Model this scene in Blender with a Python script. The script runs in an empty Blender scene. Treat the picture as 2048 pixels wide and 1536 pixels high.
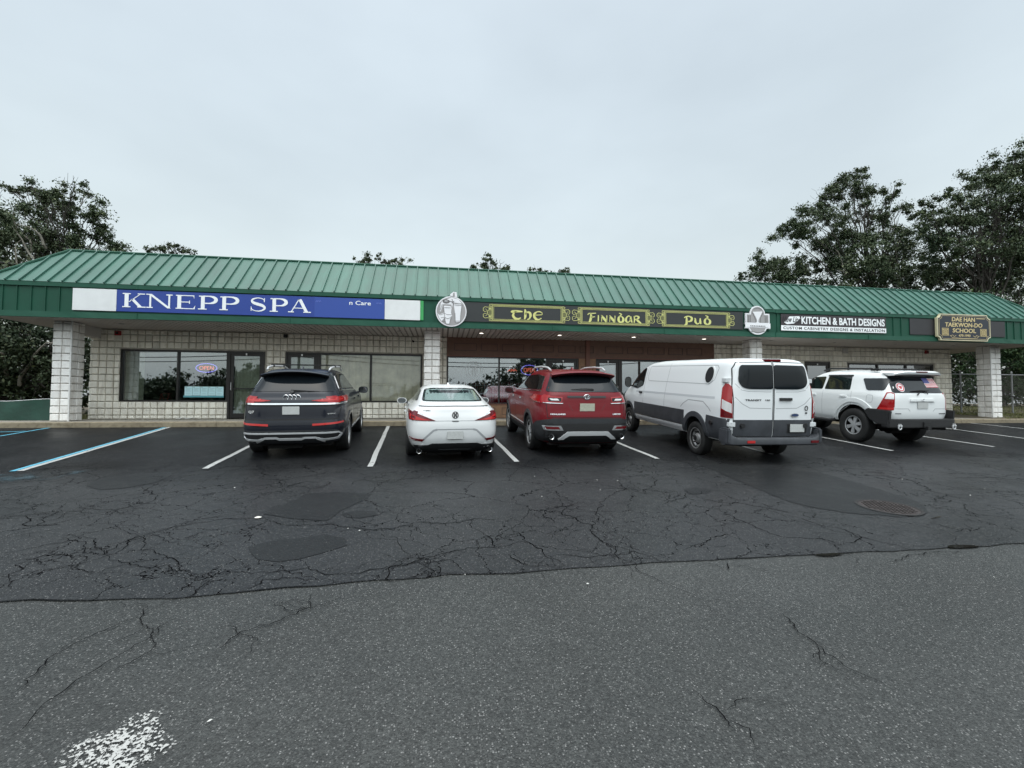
import bpy, bmesh, math, random
import numpy as np
from mathutils import Vector, Matrix, noise
from mathutils.bvhtree import BVHTree
from mathutils.geometry import delaunay_2d_cdt
C = bpy.context.scene.collection
SC = bpy.context.scene
R = math.radians
# ---------------- camera ----------------
cam = bpy.data.objects.new('camera', bpy.data.cameras.new('camera')); C.objects.link(cam)
_r = Vector((0.98820923, -0.15307927, 0.00304137)); _u = Vector((-0.00898713, -0.03816414, 0.99923107)); _f = Vector((0.15284549, 0.9874767, 0.0390899))
cam.matrix_world = Matrix(((_r.x, _u.x, -_f.x, 0), (_r.y, _u.y, -_f.y, -13.213), (_r.z, _u.z, -_f.z, .564), (0, 0, 0, 1)))
cam.data.sensor_width = 36; cam.data.lens = 36*900/2048; cam.data.clip_end = 2000; cam.data.clip_start = .05
SC.camera = cam
# ---------------- light: overcast, light rain ----------------
SUN_EL, SUN_AZ = R(78), R(200)
W = bpy.data.worlds.new('World'); SC.world = W; W.use_nodes = True
nt = W.node_tree; nt.nodes.clear(); N = nt.nodes.new; LK = nt.links.new
wo = N('ShaderNodeOutputWorld'); add = N('ShaderNodeAddShader'); bg1 = N('ShaderNodeBackground'); bg2 = N('ShaderNodeBackground')
sky = N('ShaderNodeTexSky'); sky.sky_type = 'NISHITA'; sky.sun_disc = False; sky.sun_elevation = SUN_EL; sky.sun_rotation = SUN_AZ
sky.air_density = 2; sky.dust_density = 5
LK(sky.outputs[0], bg1.inputs[0]); bg1.inputs[1].default_value = .05
tc = N('ShaderNodeTexCoord'); sx = N('ShaderNodeSeparateXYZ'); LK(tc.outputs['Generated'], sx.inputs[0])
rp = N('ShaderNodeValToRGB'); LK(sx.outputs['Z'], rp.inputs[0])
e = rp.color_ramp.elements; e[0].position = 0.0; e[0].color = (.38, .42, .435, 1); e[1].position = .18; e[1].color = (.53, .585, .60, 1)
q_ = e.new(.55); q_.color = (.465, .515, .53, 1); q_ = e.new(.70); q_.color = (.475, .525, .54, 1); q_ = e.new(.92); q_.color = (1.25, 1.34, 1.37, 1)
nz = N('ShaderNodeTexNoise'); nz.inputs['Scale'].default_value = 2.2; nz.inputs['Detail'].default_value = 4; mp = N('ShaderNodeMapping'); mp.inputs['Scale'].default_value = (1, 1, 2.2)
LK(tc.outputs['Generated'], mp.inputs[0]); LK(mp.outputs[0], nz.inputs[0])
nr = N('ShaderNodeMapRange'); nr.inputs[1].default_value = .3; nr.inputs[2].default_value = .7; nr.inputs[3].default_value = .90; nr.inputs[4].default_value = 1.06; LK(nz.outputs[0], nr.inputs[0])
mx = N('ShaderNodeMix'); mx.data_type = 'RGBA'; mx.blend_type = 'MULTIPLY'; mx.inputs[0].default_value = 1
LK(rp.outputs[0], mx.inputs[6]); LK(nr.outputs[0], mx.inputs[7]); LK(mx.outputs[2], bg2.inputs[0])
by = N('ShaderNodeMapRange'); by.interpolation_type = 'SMOOTHSTEP'; LK(sx.outputs['Y'], by.inputs[0])   # sky brightness added behind the camera to light walls and white cars
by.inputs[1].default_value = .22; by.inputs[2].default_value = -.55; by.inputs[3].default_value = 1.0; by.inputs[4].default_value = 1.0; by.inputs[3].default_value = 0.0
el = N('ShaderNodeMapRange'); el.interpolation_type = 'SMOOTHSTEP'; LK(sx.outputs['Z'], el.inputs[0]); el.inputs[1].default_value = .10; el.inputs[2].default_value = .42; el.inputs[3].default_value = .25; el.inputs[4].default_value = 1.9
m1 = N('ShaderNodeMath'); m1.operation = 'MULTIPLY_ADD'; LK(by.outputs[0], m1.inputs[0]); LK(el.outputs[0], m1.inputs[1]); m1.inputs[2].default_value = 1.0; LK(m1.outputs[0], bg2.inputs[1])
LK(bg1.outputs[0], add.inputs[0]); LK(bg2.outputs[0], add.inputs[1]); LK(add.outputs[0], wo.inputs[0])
sun = bpy.data.objects.new('sun', bpy.data.lights.new('sun', 'SUN')); C.objects.link(sun)
sun.data.energy = .6; sun.data.angle = R(60); sun.data.color = (1, .98, .95); sun.rotation_euler = (R(90)-SUN_EL, 0, R(-22)); sun.location = (0, -10, 30)
SC.view_settings.view_transform = 'Standard'; SC.view_settings.look = 'None'; SC.view_settings.exposure = 0.20; SC.view_settings.gamma = 1
SC.view_settings.use_curve_mapping = False
SC.cycles.max_bounces = 6; SC.cycles.transparent_max_bounces = 12; SC.cycles.caustics_reflective = False; SC.cycles.caustics_refractive = False
# ---------------- helpers ----------------
SLOPE = .07
def gz(y):
    'height of the lot, which falls towards the camera and levels off behind it'
    if y > 0: return -.14
    if y > -13: return -.14+SLOPE*y
    t = min(1, (-13-y)/8.); return -.14-SLOPE*13-SLOPE*8*(t-t*t/2)
def tag(o, label=None, cat=None, group=None, kind=None):
    for k, v in (('label', label), ('category', cat), ('group', group), ('kind', kind)):
        if v: o[k] = v
    return o
def empty(name, label, cat, loc=(0, 0, 0), group=None):
    o = bpy.data.objects.new(name, None); C.objects.link(o); o.location = loc; o.empty_display_size = .3
    return tag(o, label, cat, group)
class MB:
    def __init__(s): s.v = []; s.f = []; s.m = []
    def add(s, vs, fs, m=0):
        b = len(s.v); s.v += [tuple(p) for p in vs]
        for f in fs: s.f.append(tuple(i+b for i in f)); s.m.append(m)
        return s
    def box(s, a, b, m=0):
        x0, y0, z0 = a; x1, y1, z1 = b
        return s.add([(x0, y0, z0), (x1, y0, z0), (x1, y1, z0), (x0, y1, z0), (x0, y0, z1), (x1, y0, z1), (x1, y1, z1), (x0, y1, z1)],
                     [(0, 3, 2, 1), (4, 5, 6, 7), (0, 1, 5, 4), (1, 2, 6, 5), (2, 3, 7, 6), (3, 0, 4, 7)], m)
    def prism(s, pts, d, m=0):
        'pts: planar polygon (3D), d: thickness vector'
        n = len(pts); d = Vector(d); P = [Vector(p) for p in pts]
        return s.add(P+[p+d for p in P], [tuple(range(n))[::-1], tuple(range(n, 2*n))]+[(i, (i+1) % n, n+(i+1) % n, n+i) for i in range(n)], m)
    def tube(s, pts, r, seg=8, m=0, cap=True):
        P = [Vector(p) for p in pts]; rr = r if isinstance(r, (list, tuple)) else [r]*len(P); rings = []
        for i, p in enumerate(P):
            t = (P[min(i+1, len(P)-1)]-P[max(i-1, 0)]).normalized(); a = t.orthogonal().normalized() if i == 0 else (pa-t*pa.dot(t)).normalized()
            pa = a; b = t.cross(a); rings.append([p+(a*math.cos(2*math.pi*k/seg)+b*math.sin(2*math.pi*k/seg))*rr[i] for k in range(seg)])
        vs = [v for r_ in rings for v in r_]; fs = []
        for i in range(len(P)-1):
            for k in range(seg): fs.append((i*seg+k, i*seg+(k+1) % seg, (i+1)*seg+(k+1) % seg, (i+1)*seg+k))
        if cap: fs += [tuple(range(seg))[::-1], tuple((len(P)-1)*seg+k for k in range(seg))]
        return s.add(vs, fs, m)
    def lathe(s, prof, c, axis='x', seg=32, m=0):
        'prof: (radius, offset along axis) closed ring profile'
        n = len(prof); vs = []
        for k in range(seg):
            a = 2*math.pi*k/seg
            for r, o in prof:
                u, v = r*math.cos(a), r*math.sin(a)
                vs.append((c[0]+o, c[1]+u, c[2]+v) if axis == 'x' else ((c[0]+u, c[1]+o, c[2]+v) if axis == 'y' else (c[0]+u, c[1]+v, c[2]+o)))
        fs = [(k*n+i, k*n+(i+1) % n, ((k+1) % seg)*n+(i+1) % n, ((k+1) % seg)*n+i) for k in range(seg) for i in range(n)]
        return s.add(vs, fs, m)
    def build(s, name, mats, parent=None, smooth=None, bevel=None):
        me = bpy.data.meshes.new(name); me.from_pydata(s.v, [], s.f)
        for m in (mats if isinstance(mats, (list, tuple)) else [mats]): me.materials.append(m)
        if any(s.m): me.polygons.foreach_set('material_index', s.m)
        if bevel or smooth is not None:
            bm = bmesh.new(); bm.from_mesh(me)
            if bevel:
                bmesh.ops.remove_doubles(bm, verts=bm.verts, dist=1e-5)
                bmesh.ops.bevel(bm, geom=[e for e in bm.edges if e.calc_face_angle(0) > .5], offset=bevel, segments=2, affect='EDGES')
            bmesh.ops.recalc_face_normals(bm, faces=bm.faces); bm.to_mesh(me); bm.free()
        if smooth is not None:
            me.polygons.foreach_set('use_smooth', [True]*len(me.polygons)); me.set_sharp_from_angle(angle=R(smooth))
        o = bpy.data.objects.new(name, me); C.objects.link(o)
        if parent: o.parent = parent
        return o
# ---------------- materials ----------------
MATS = {}
def mat(name, col, rough=.5, metal=0, spec=.5, coat=0, noise_amt=0, noise_scale=5, bump=0, bump_scale=40, emis=None, es=1, rough_amt=0):
    if name in MATS: return MATS[name]
    m = bpy.data.materials.new(name); m.use_nodes = True; t = m.node_tree; b = t.nodes['Principled BSDF']
    b.inputs['Base Color'].default_value = (*col, 1); b.inputs['Roughness'].default_value = rough; b.inputs['Metallic'].default_value = metal
    b.inputs['Specular IOR Level'].default_value = spec; b.inputs['Coat Weight'].default_value = coat; b.inputs['Coat Roughness'].default_value = .06
    if emis: b.inputs['Emission Color'].default_value = (*emis, 1); b.inputs['Emission Strength'].default_value = es
    if noise_amt or bump or rough_amt:
        tcn = t.nodes.new('ShaderNodeTexCoord'); n = t.nodes.new('ShaderNodeTexNoise'); n.inputs['Scale'].default_value = noise_scale; n.inputs['Detail'].default_value = 6; n.inputs['Roughness'].default_value = .6
        t.links.new(tcn.outputs['Object'], n.inputs[0])
        if noise_amt:
            r = t.nodes.new('ShaderNodeMapRange'); r.inputs[1].default_value = .3; r.inputs[2].default_value = .7; r.inputs[3].default_value = 1-noise_amt; r.inputs[4].default_value = 1+noise_amt*.6
            t.links.new(n.outputs[0], r.inputs[0]); x = t.nodes.new('ShaderNodeMix'); x.data_type = 'RGBA'; x.blend_type = 'MULTIPLY'; x.inputs[0].default_value = 1
            x.inputs[6].default_value = (*col, 1); t.links.new(r.outputs[0], x.inputs[7]); t.links.new(x.outputs[2], b.inputs['Base Color'])
        if rough_amt:
            r2 = t.nodes.new('ShaderNodeMapRange'); r2.inputs[1].default_value = .3; r2.inputs[2].default_value = .7; r2.inputs[3].default_value = max(.02, rough-rough_amt); r2.inputs[4].default_value = rough+rough_amt
            t.links.new(n.outputs[0], r2.inputs[0]); t.links.new(r2.outputs[0], b.inputs['Roughness'])
        if bump:
            n2 = t.nodes.new('ShaderNodeTexNoise'); n2.inputs['Scale'].default_value = bump_scale; n2.inputs['Detail'].default_value = 4; t.links.new(tcn.outputs['Object'], n2.inputs[0])
            bp = t.nodes.new('ShaderNodeBump'); bp.inputs['Strength'].default_value = bump; bp.inputs['Distance'].default_value = .02; t.links.new(n2.outputs[0], bp.inputs['Height']); t.links.new(bp.outputs[0], b.inputs['Normal'])
    MATS[name] = m; return m
class NT:
    'tiny node helper'
    def __init__(s, m): s.t = m.node_tree; s.b = s.t.nodes['Principled BSDF']
    def n(s, typ, **k):
        x = s.t.nodes.new(typ)
        for a, v in k.items():
            if a.startswith('i_'): x.inputs[int(a[2:])].default_value = v
            else: setattr(x, a, v)
        return x
    def l(s, a, b): s.t.links.new(a, b)
    def math(s, op, a, b=None):
        x = s.n('ShaderNodeMath', operation=op)
        for i, v in enumerate((a, b)):
            if v is None: continue
            if isinstance(v, (int, float)): x.inputs[i].default_value = v
            else: s.l(v, x.inputs[i])
        return x.outputs[0]
    def rng(s, v, a, b, c=0., d=1.):
        x = s.n('ShaderNodeMapRange'); s.l(v, x.inputs[0])
        for i, q in zip((1, 2, 3, 4), (a, b, c, d)): x.inputs[i].default_value = q
        return x.outputs[0]
    def mix(s, f, a, b, mode='MIX'):
        x = s.n('ShaderNodeMix', data_type='RGBA', blend_type=mode)
        if isinstance(f, (int, float)): x.inputs[0].default_value = f
        else: s.l(f, x.inputs[0])
        for i, v in ((6, a), (7, b)):
            if isinstance(v, tuple): x.inputs[i].default_value = (*v, 1)
            else: s.l(v, x.inputs[i])
        return x.outputs[2]
    def noise(s, vec, scale, det=5, rough=.55, out=0, dist=0.):
        x = s.n('ShaderNodeTexNoise'); s.l(vec, x.inputs[0]); x.inputs['Scale'].default_value = scale; x.inputs['Detail'].default_value = det; x.inputs['Roughness'].default_value = rough; x.inputs['Distortion'].default_value = dist
        return x.outputs[out]
    def vor(s, vec, scale, feature='F1', out=0):
        x = s.n('ShaderNodeTexVoronoi', feature=feature); s.l(vec, x.inputs['Vector']); x.inputs['Scale'].default_value = scale; return x.outputs[out]
def asphalt(name, dark, light, cracks, speck, rough, darkzone=False, grain=.45):
    m = bpy.data.materials.new(name); m.use_nodes = True; h = NT(m); o = h.n('ShaderNodeTexCoord').outputs['Object']
    big = h.noise(o, .45, 5, .6); fine = h.noise(o, 48, 5, .9); vfine = h.noise(o, 160, 2, .6)
    f = h.rng(big, .3, .7, 0, 1)
    sp = h.n('ShaderNodeSeparateXYZ'); h.l(o, sp.inputs[0])
    if darkzone:   # newer black sealer in the parking bays, wearing off towards the aisle
        wob = h.noise(o, .8, 4, .6)
        yy = h.math('ADD', sp.outputs[1], h.math('MULTIPLY', h.math('SUBTRACT', wob, .5), 2.2))
        fy = h.rng(yy, -5.2, -6.6, 0, 1); f = h.math('MULTIPLY', h.math('ADD', h.math('MULTIPLY', f, .45), .55), h.math('ADD', h.math('MULTIPLY', fy, .85), .15))
    col = h.mix(f, dark, light)
    col = h.mix(1., col, h.mix(h.rng(fine, .3, .7, 0, 1), (.42, .42, .42), (1.55, 1.55, 1.55)), 'MULTIPLY')
    vr = h.n('ShaderNodeTexVoronoi'); h.l(o, vr.inputs['Vector']); vr.inputs['Scale'].default_value = 95; vr.inputs['Randomness'].default_value = 1
    sc = h.n('ShaderNodeSeparateColor'); h.l(vr.outputs['Color'], sc.inputs[0])
    vg = h.n('ShaderNodeTexVoronoi'); h.l(o, vg.inputs['Vector']); vg.inputs['Scale'].default_value = 105; sg_ = h.n('ShaderNodeSeparateColor'); h.l(vg.outputs['Color'], sg_.inputs[0])
    if grain: col = h.mix(1., col, h.mix(sg_.outputs[0], (1-grain,)*3, (1+grain,)*3), 'MULTIPLY')
    s1 = h.math('MULTIPLY', h.math('GREATER_THAN', sc.outputs[0], 1-speck), h.math('LESS_THAN', vr.outputs['Distance'], .40))
    col = h.mix(h.math('MULTIPLY', s1, h.math('ADD', h.math('MULTIPLY', h.math('POWER', sc.outputs[1], 3.), .9), .12)), col, (.18, .18, .175))
    vr2 = h.vor(o, 110, 'F1'); 
    hgt = h.math('ADD', h.math('MULTIPLY', vr2, -1.), h.math('MULTIPLY', fine, .6))
    if cracks:
        w = h.noise(o, 1.6, 5, .65, out=1); ds = h.n('ShaderNodeVectorMath', operation='SCALE'); h.l(w, ds.inputs[0]); ds.inputs['Scale'].default_value = .55
        av = h.n('ShaderNodeVectorMath', operation='ADD'); h.l(o, av.inputs[0]); h.l(ds.outputs[0], av.inputs[1])
        w2 = h.noise(o, 14, 3, .6, out=1); ds2 = h.n('ShaderNodeVectorMath', operation='SCALE'); h.l(w2, ds2.inputs[0]); ds2.inputs['Scale'].default_value = .06
        av2 = h.n('ShaderNodeVectorMath', operation='ADD'); h.l(av.outputs[0], av2.inputs[0]); h.l(ds2.outputs[0], av2.inputs[1])
        tot = None
        for sc_, wd, nlo, nhi, ns in ((.95, .0055, .38, .45, .7), (2.1, .008, .45, .53, .42), (4.4, .010, .58, .66, .5)):
            e_ = h.vor(av2.outputs[0], sc_, 'DISTANCE_TO_EDGE'); k = h.rng(e_, wd*.35, wd, 1, 0)
            msk = h.noise(o, ns, 4, .6)
            if sc_ > 2: msk = h.math('ADD', msk, h.rng(sp.outputs[0], -3.5, -5.5, 0, .085))
            if darkzone: msk = h.math('SUBTRACT', msk, h.rng(sp.outputs[1], -5.4, -4.2, 0, .3))
            k = h.math('MULTIPLY', k, h.rng(msk, nlo-.02, nhi-.02, 0, 1)); tot = k if tot is None else h.math('MAXIMUM', tot, k)
        if cracks < 1: tot = h.math('MULTIPLY', tot, cracks)
        col = h.mix(h.math('MULTIPLY', tot, .95), col, (.003, .003, .0035)); hgt = h.math('SUBTRACT', hgt, h.math('MULTIPLY', tot, 4.))
    h.l(col, h.b.inputs['Base Color'])
    wet = h.noise(o, .6, 5, .6); rr = h.rng(wet, .35, .65, rough-.12, rough+.1)
    if darkzone: rr = h.math('SUBTRACT', rr, h.math('MULTIPLY', h.math('SUBTRACT', 1., fy), -.04))
    h.l(rr, h.b.inputs['Roughness'])
    if cracks: h.l(h.math('MULTIPLY', h.math('SUBTRACT', 1., tot), h.math('ADD', h.math('MULTIPLY', fy, .17), h.rng(wet, .42, .62, .05, .13))), h.b.inputs['Specular IOR Level'])
    else: h.b.inputs['Specular IOR Level'].default_value = .2 if grain < .2 else .42
    bp = h.n('ShaderNodeBump'); bp.inputs['Strength'].default_value = .28 if darkzone else .55; bp.inputs['Distance'].default_value = .004; h.l(hgt, bp.inputs['Height']); h.l(bp.outputs[0], h.b.inputs['Normal'])
    MATS[name] = m; return m
def glass(name, tint, refl, rough=.01):
    m = bpy.data.materials.new(name); m.use_nodes = True; t = m.node_tree; t.nodes.clear()
    o = t.nodes.new('ShaderNodeOutputMaterial'); tr = t.nodes.new('ShaderNodeBsdfTransparent'); tr.inputs[0].default_value = (*tint, 1)
    gl = t.nodes.new('ShaderNodeBsdfGlossy'); gl.inputs[0].default_value = (.92, .96, 1, 1); gl.inputs['Roughness'].default_value = rough
    mx_ = t.nodes.new('ShaderNodeMixShader'); fr = t.nodes.new('ShaderNodeFresnel'); fr.inputs[0].default_value = 1.5
    mr = t.nodes.new('ShaderNodeMapRange'); mr.inputs[1].default_value = .04; mr.inputs[2].default_value = 1; mr.inputs[3].default_value = refl; mr.inputs[4].default_value = 1
    t.links.new(fr.outputs[0], mr.inputs[0]); t.links.new(mr.outputs[0], mx_.inputs[0]); t.links.new(tr.outputs[0], mx_.inputs[1]); t.links.new(gl.outputs[0], mx_.inputs[2]); t.links.new(mx_.outputs[0], o.inputs[0])
    MATS[name] = m; return m
# ---------------- lettering ----------------
def text_mesh(body, x0, x1, z0, z1, y, ext=.004, bold=0., shear=0., name='lettering', m=None, parent=None, space=1.):
    cu = bpy.data.curves.new('t', 'FONT'); cu.body = body; cu.size = 1; cu.offset = bold; cu.shear = shear; cu.space_character = space; cu.resolution_u = 3
    ob = bpy.data.objects.new('t', cu); C.objects.link(ob); bpy.context.view_layer.update()
    me = bpy.data.meshes.new_from_object(ob.evaluated_get(bpy.context.evaluated_depsgraph_get())); bpy.data.objects.remove(ob); bpy.data.curves.remove(cu)
    P = np.array([v.co[:] for v in me.vertices]); a = P.min(0); b = P.max(0)
    vs = [((p[0]-a[0])/(b[0]-a[0])*(x1-x0)+x0, y, (p[1]-a[1])/(b[1]-a[1])*(z1-z0)+z0) for p in P]
    fs = [tuple(p.vertices) for p in me.polygons]; bpy.data.meshes.remove(me)
    mb = MB(); mb.add(vs, fs); n = len(vs)
    # give it thickness: front face plus side walls from boundary edges
    ec = {}
    for f in fs:
        for i in range(len(f)): k = (f[i], f[(i+1) % len(f)]); ec[k] = 1
    side = [k for k in ec if (k[1], k[0]) not in ec]
    mb.add([(v[0], v[1]+ext, v[2]) for v in vs], []); mb.f += [(b_, a_, a_+n, b_+n) for a_, b_ in side]; mb.m += [0]*len(side)
    return mb.build(name, m, parent) if m else mb
def ribbon2(pts, w, closed=False):
    'flat ribbon around a 2D polyline; w: width or list'
    n = len(pts); W_ = w if isinstance(w, (list, tuple)) else [w]*n; L = []; Rr = []
    for i in range(n):
        p0 = pts[(i-1) % n] if (closed or i > 0) else pts[i]; p1 = pts[(i+1) % n] if (closed or i < n-1) else pts[i]
        dx, dy = p1[0]-p0[0], p1[1]-p0[1]; l = math.hypot(dx, dy) or 1; nx, ny = -dy/l, dx/l
        L.append((pts[i][0]+nx*W_[i]/2, pts[i][1]+ny*W_[i]/2)); Rr.append((pts[i][0]-nx*W_[i]/2, pts[i][1]-ny*W_[i]/2))
    return L, Rr
def stroke(mb, pts, w, y, ext=.005, closed=False, m=0, map=lambda p: p):
    pts = [map(p) for p in pts]; L, Rr = ribbon2(pts, w, closed); n = len(pts); vs = [(p[0], y, p[1]) for p in L+Rr]+[(p[0], y+ext, p[1]) for p in L+Rr]
    fs = []
    for i in range(n if closed else n-1):
        j = (i+1) % n; fs += [(i, n+i, n+j, j), (2*n+i, 2*n+j, 3*n+j, 3*n+i), (i, j, 2*n+j, 2*n+i), (n+i, 3*n+i, 3*n+j, n+j)]
    mb.add(vs, fs, m)
def arc(cx, cy, rx, ry, a0, a1, n=12): return [(cx+rx*math.cos(R(a0+(a1-a0)*i/n)), cy+ry*math.sin(R(a0+(a1-a0)*i/n))) for i in range(n+1)]

# ---- layout data (metres) ----
SEAM = [(-4.905,-9.537),(-3.8,-9.602),(-2.972,-9.586),(-2.393,-9.639),(-1.854,-9.68),(-1.366,-9.641),(-0.679,-9.595),(0.073,-9.562),(0.567,-9.579),(1.094,-9.57),(1.768,-9.535),(2.696,-9.554),(3.398,-9.552),(4.116,-9.57),(4.769,-9.576),(5.661,-9.557),(8.7,-9.545),(13.835,-9.794)]
PATCH = [[(-1.941,-7.854),(-1.912,-7.643),(-1.775,-7.298),(-1.678,-7.015),(-1.315,-6.981),(-0.883,-7.121),(-0.909,-7.346),(-1.098,-7.731),(-1.215,-8.15),(-1.55,-8.032)],[(-1.707,-8.794),(-1.607,-8.7),(-1.329,-8.608),(-1.112,-8.568),(-0.93,-8.642),(-0.858,-8.86),(-1.009,-8.99),(-1.182,-9.106),(-1.323,-9.159),(-1.505,-9.087),(-1.63,-8.948)],[(4.953,-5.006),(4.933,-5.759),(5.436,-6.136),(6.186,-6.585),(6.199,-7.126),(6.156,-7.643),(6.125,-8.018),(5.986,-8.382),(5.717,-8.63),(5.221,-8.721),(4.85,-8.571),(4.532,-8.346),(4.387,-8.039),(4.408,-7.465),(4.456,-6.733),(4.515,-5.808)],[(3.334,-7.303),(3.594,-7.248),(3.709,-7.394),(3.553,-7.556),(3.299,-7.555)],[(-4.719,-6.332),(-4.806,-5.935),(-4.532,-5.651),(-4.109,-5.557),(-3.96,-5.769),(-3.937,-6.221),(-4.093,-6.473),(-4.383,-6.569)],[(-1.111,-7.929),(-0.971,-7.82),(-0.745,-7.863),(-0.716,-7.99),(-0.869,-8.092),(-1.035,-8.04)]]
WORN = [(-1.54,-11.135),(-1.589,-11.037),(-1.537,-10.97),(-1.513,-10.864),(-1.477,-10.794),(-1.366,-10.768),(-1.319,-10.831),(-1.315,-10.891),(-1.244,-10.943),(-1.168,-10.972),(-1.161,-11.021),(-1.195,-11.062),(-1.222,-11.111),(-1.206,-11.181)]
MANHOLE = [(5.45,-8.385),(5.165,-8.293),(5.709,-8.494)]
LINES = [((-9.87,-0.06),(-9.45,-5.3),'c'),((-9.9,-0.7),(-12.2,-1.3),'c'),((-7.151,-0.06),(-6.335,-5.317),'cw'),((-4.17,-0.06),(-3.701,-5.384),'w'),((-1.5,-0.06),(-1.169,-5.463),'w'),((1.1,-0.06),(1.323,-5.272),'w'),((3.95,-0.06),(4.008,-5.226),'w'),((6.78,-0.06),(6.597,-4.981),'w'),((9.95,-0.06),(9.62,-4.818),'w'),((12.95,-0.06),(12.695,-4.535),'w'),((15.75,-0.06),(15.167,-4.645),'w'),((18.3,-0.06),(18.134,-4.171),'w')]
CRACKS = [[(-2.09,-10.639),(-2.108,-10.368),(-2.086,-10.144),(-2.006,-10.024),(-1.904,-9.864)],[(-1.861,-10.912),(-1.83,-10.835),(-1.846,-10.612),(-1.804,-10.429),(-1.773,-10.326),(-1.712,-10.193),(-1.731,-10.114),(-1.909,-9.893),(-2.047,-9.75)],[(-1.721,-10.5),(-1.649,-10.365),(-1.714,-10.168)],[(-1.262,-10.36),(-1.21,-10.182),(-1.04,-10.094),(-0.943,-10.018),(-0.799,-9.909),(-0.673,-9.805)],[(-1.161,-9.813),(-0.974,-9.967),(-0.873,-9.932),(-0.906,-9.721)],[(-3.563,-8.27),(-2.838,-8.824),(-2.753,-8.297),(-2.403,-8.047),(-1.987,-7.934)],[(-2.06,-9.298),(-1.672,-9.325),(-1.397,-9.328),(-1.266,-9.33),(-0.897,-9.442),(-0.564,-9.394),(-0.135,-9.202),(0.49,-9.056),(0.47,-8.805),(0.236,-8.096)],[(-0.511,-9.49),(-0.354,-9.326),(-0.131,-9.304),(0.078,-9.279),(0.269,-9.586)],[(-0.343,-9.637),(-0.354,-9.326)],[(-0.1,-9.626),(-0.09,-9.309)],[(-0.024,-9.593),(-0.037,-9.365)],[(-2.902,-9.194),(-2.797,-8.829),(-2.881,-8.477),(-2.756,-8.33),(-2.277,-8.783)],[(-2.818,-8.826),(-2.46,-9.069),(-2.184,-9.103),(-2.022,-9.303)],[(-1.914,-7.857),(-1.591,-8.216),(-1.264,-8.253),(-0.658,-8.469),(-0.169,-8.3),(0.605,-8.307),(0.787,-8.157)],[(-4.349,-7.128),(-3.643,-7.49),(-3.423,-7.123),(-3.924,-5.772)],[(-2.8,-8.291),(-2.512,-8.755),(-2.041,-9.301)],[(-2.05,-6.807),(-1.896,-6.35),(-1.565,-6.454),(-1.792,-6.833)],[(-1.232,-6.761),(-1.138,-6.35),(-0.523,-6.484)],[(-3.747,-8.662),(-3.531,-8.578),(-3.35,-8.422),(-2.838,-8.824)],[(-3.055,-9.414),(-3.397,-8.954),(-3.331,-8.765),(-2.636,-9.184)],[(-1.443,-9.616),(-1.344,-9.471),(-1.114,-9.458),(-0.958,-9.56)],[(-1.763,-9.702),(-1.746,-9.54),(-1.717,-9.383)],[(-4.678,-7.551),(-4.231,-7.763),(-3.81,-7.963),(-4.377,-7.125)],[(2.68,-6.222),(2.587,-6.863),(2.306,-7.378),(1.943,-7.8),(1.732,-8.262),(1.505,-8.718),(1.511,-8.927),(1.578,-9.272),(1.635,-9.569),(1.636,-9.755),(1.803,-10.063),(1.848,-10.247),(1.915,-10.476)],[(1.511,-8.927),(1.703,-9.258),(1.678,-9.574)],[(0.726,-8.555),(0.769,-8.905),(0.905,-9.274),(0.966,-9.559)],[(1.037,-9.29),(1.263,-9.371),(1.714,-9.288),(1.871,-9.548)],[(1.149,-7.496),(1.353,-7.737),(1.349,-8.22),(1.58,-8.576),(1.621,-8.767)],[(3.332,-8.253),(3.303,-8.772),(3.355,-9.142),(3.732,-9.22),(3.791,-9.387),(3.627,-9.602)],[(3.923,-8.46),(4.029,-8.774),(4.183,-9.026),(4.208,-9.308),(4.413,-9.522)],[(2.156,-9.369),(2.524,-9.175),(2.818,-9.011),(3.04,-8.894)],[(2.295,-10.403),(2.249,-10.577),(2.24,-10.761),(2.238,-10.902),(2.255,-11.011),(2.314,-11.127)],[(6.903,-6.795),(7.278,-7.003),(7.008,-7.592),(6.764,-8.025),(6.283,-8.318)],[(9.838,-5.295),(10.032,-5.83),(11.175,-6.048)],[(2.693,-7.54),(3.11,-6.915),(3.296,-6.455)],[(3.299,-7.48),(3.3,-7.722),(3.46,-7.962),(3.858,-8.213),(4.169,-8.621)],[(1.279,-11.016),(1.327,-11.175),(1.324,-11.309)],[(5.421,-8.932),(5.414,-9.205),(5.66,-9.119)],[(3.791,-9.387),(4.17,-9.237),(4.183,-9.026)],[(1.157,-8.528),(1.393,-7.945),(1.71,-7.721)],[(6.648,-8.303),(6.232,-8.761),(6.572,-8.977)],[(2.677,-7.983),(3.167,-7.708),(3.334,-7.355)],[(0.628,-9.186),(0.713,-9.456),(0.966,-9.559)],[(7.844,-7.223),(8.721,-7.142),(9.852,-6.89)],[(3.837,-9.787),(4.275,-9.68),(4.83,-9.631)],[(2.432,-9.616),(2.34,-9.751)],[(7.188,-5.082),(7.012,-5.807),(7.426,-6.171)]]
SPA = [('K',-8.352,-7.794),('N',-7.782,-7.132),('E',-7.079,-6.581),('P',-6.512,-6.059),('P',-5.985,-5.521),('S',-5.234,-4.804),('P',-4.705,-4.278),('A',-4.219,-3.662)]
SUB = [-2.604,-2.496,-2.4,-2.031]
PUBT = [(1.984,2.963),(4.359,6.116),(7.522,8.512)]
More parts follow.
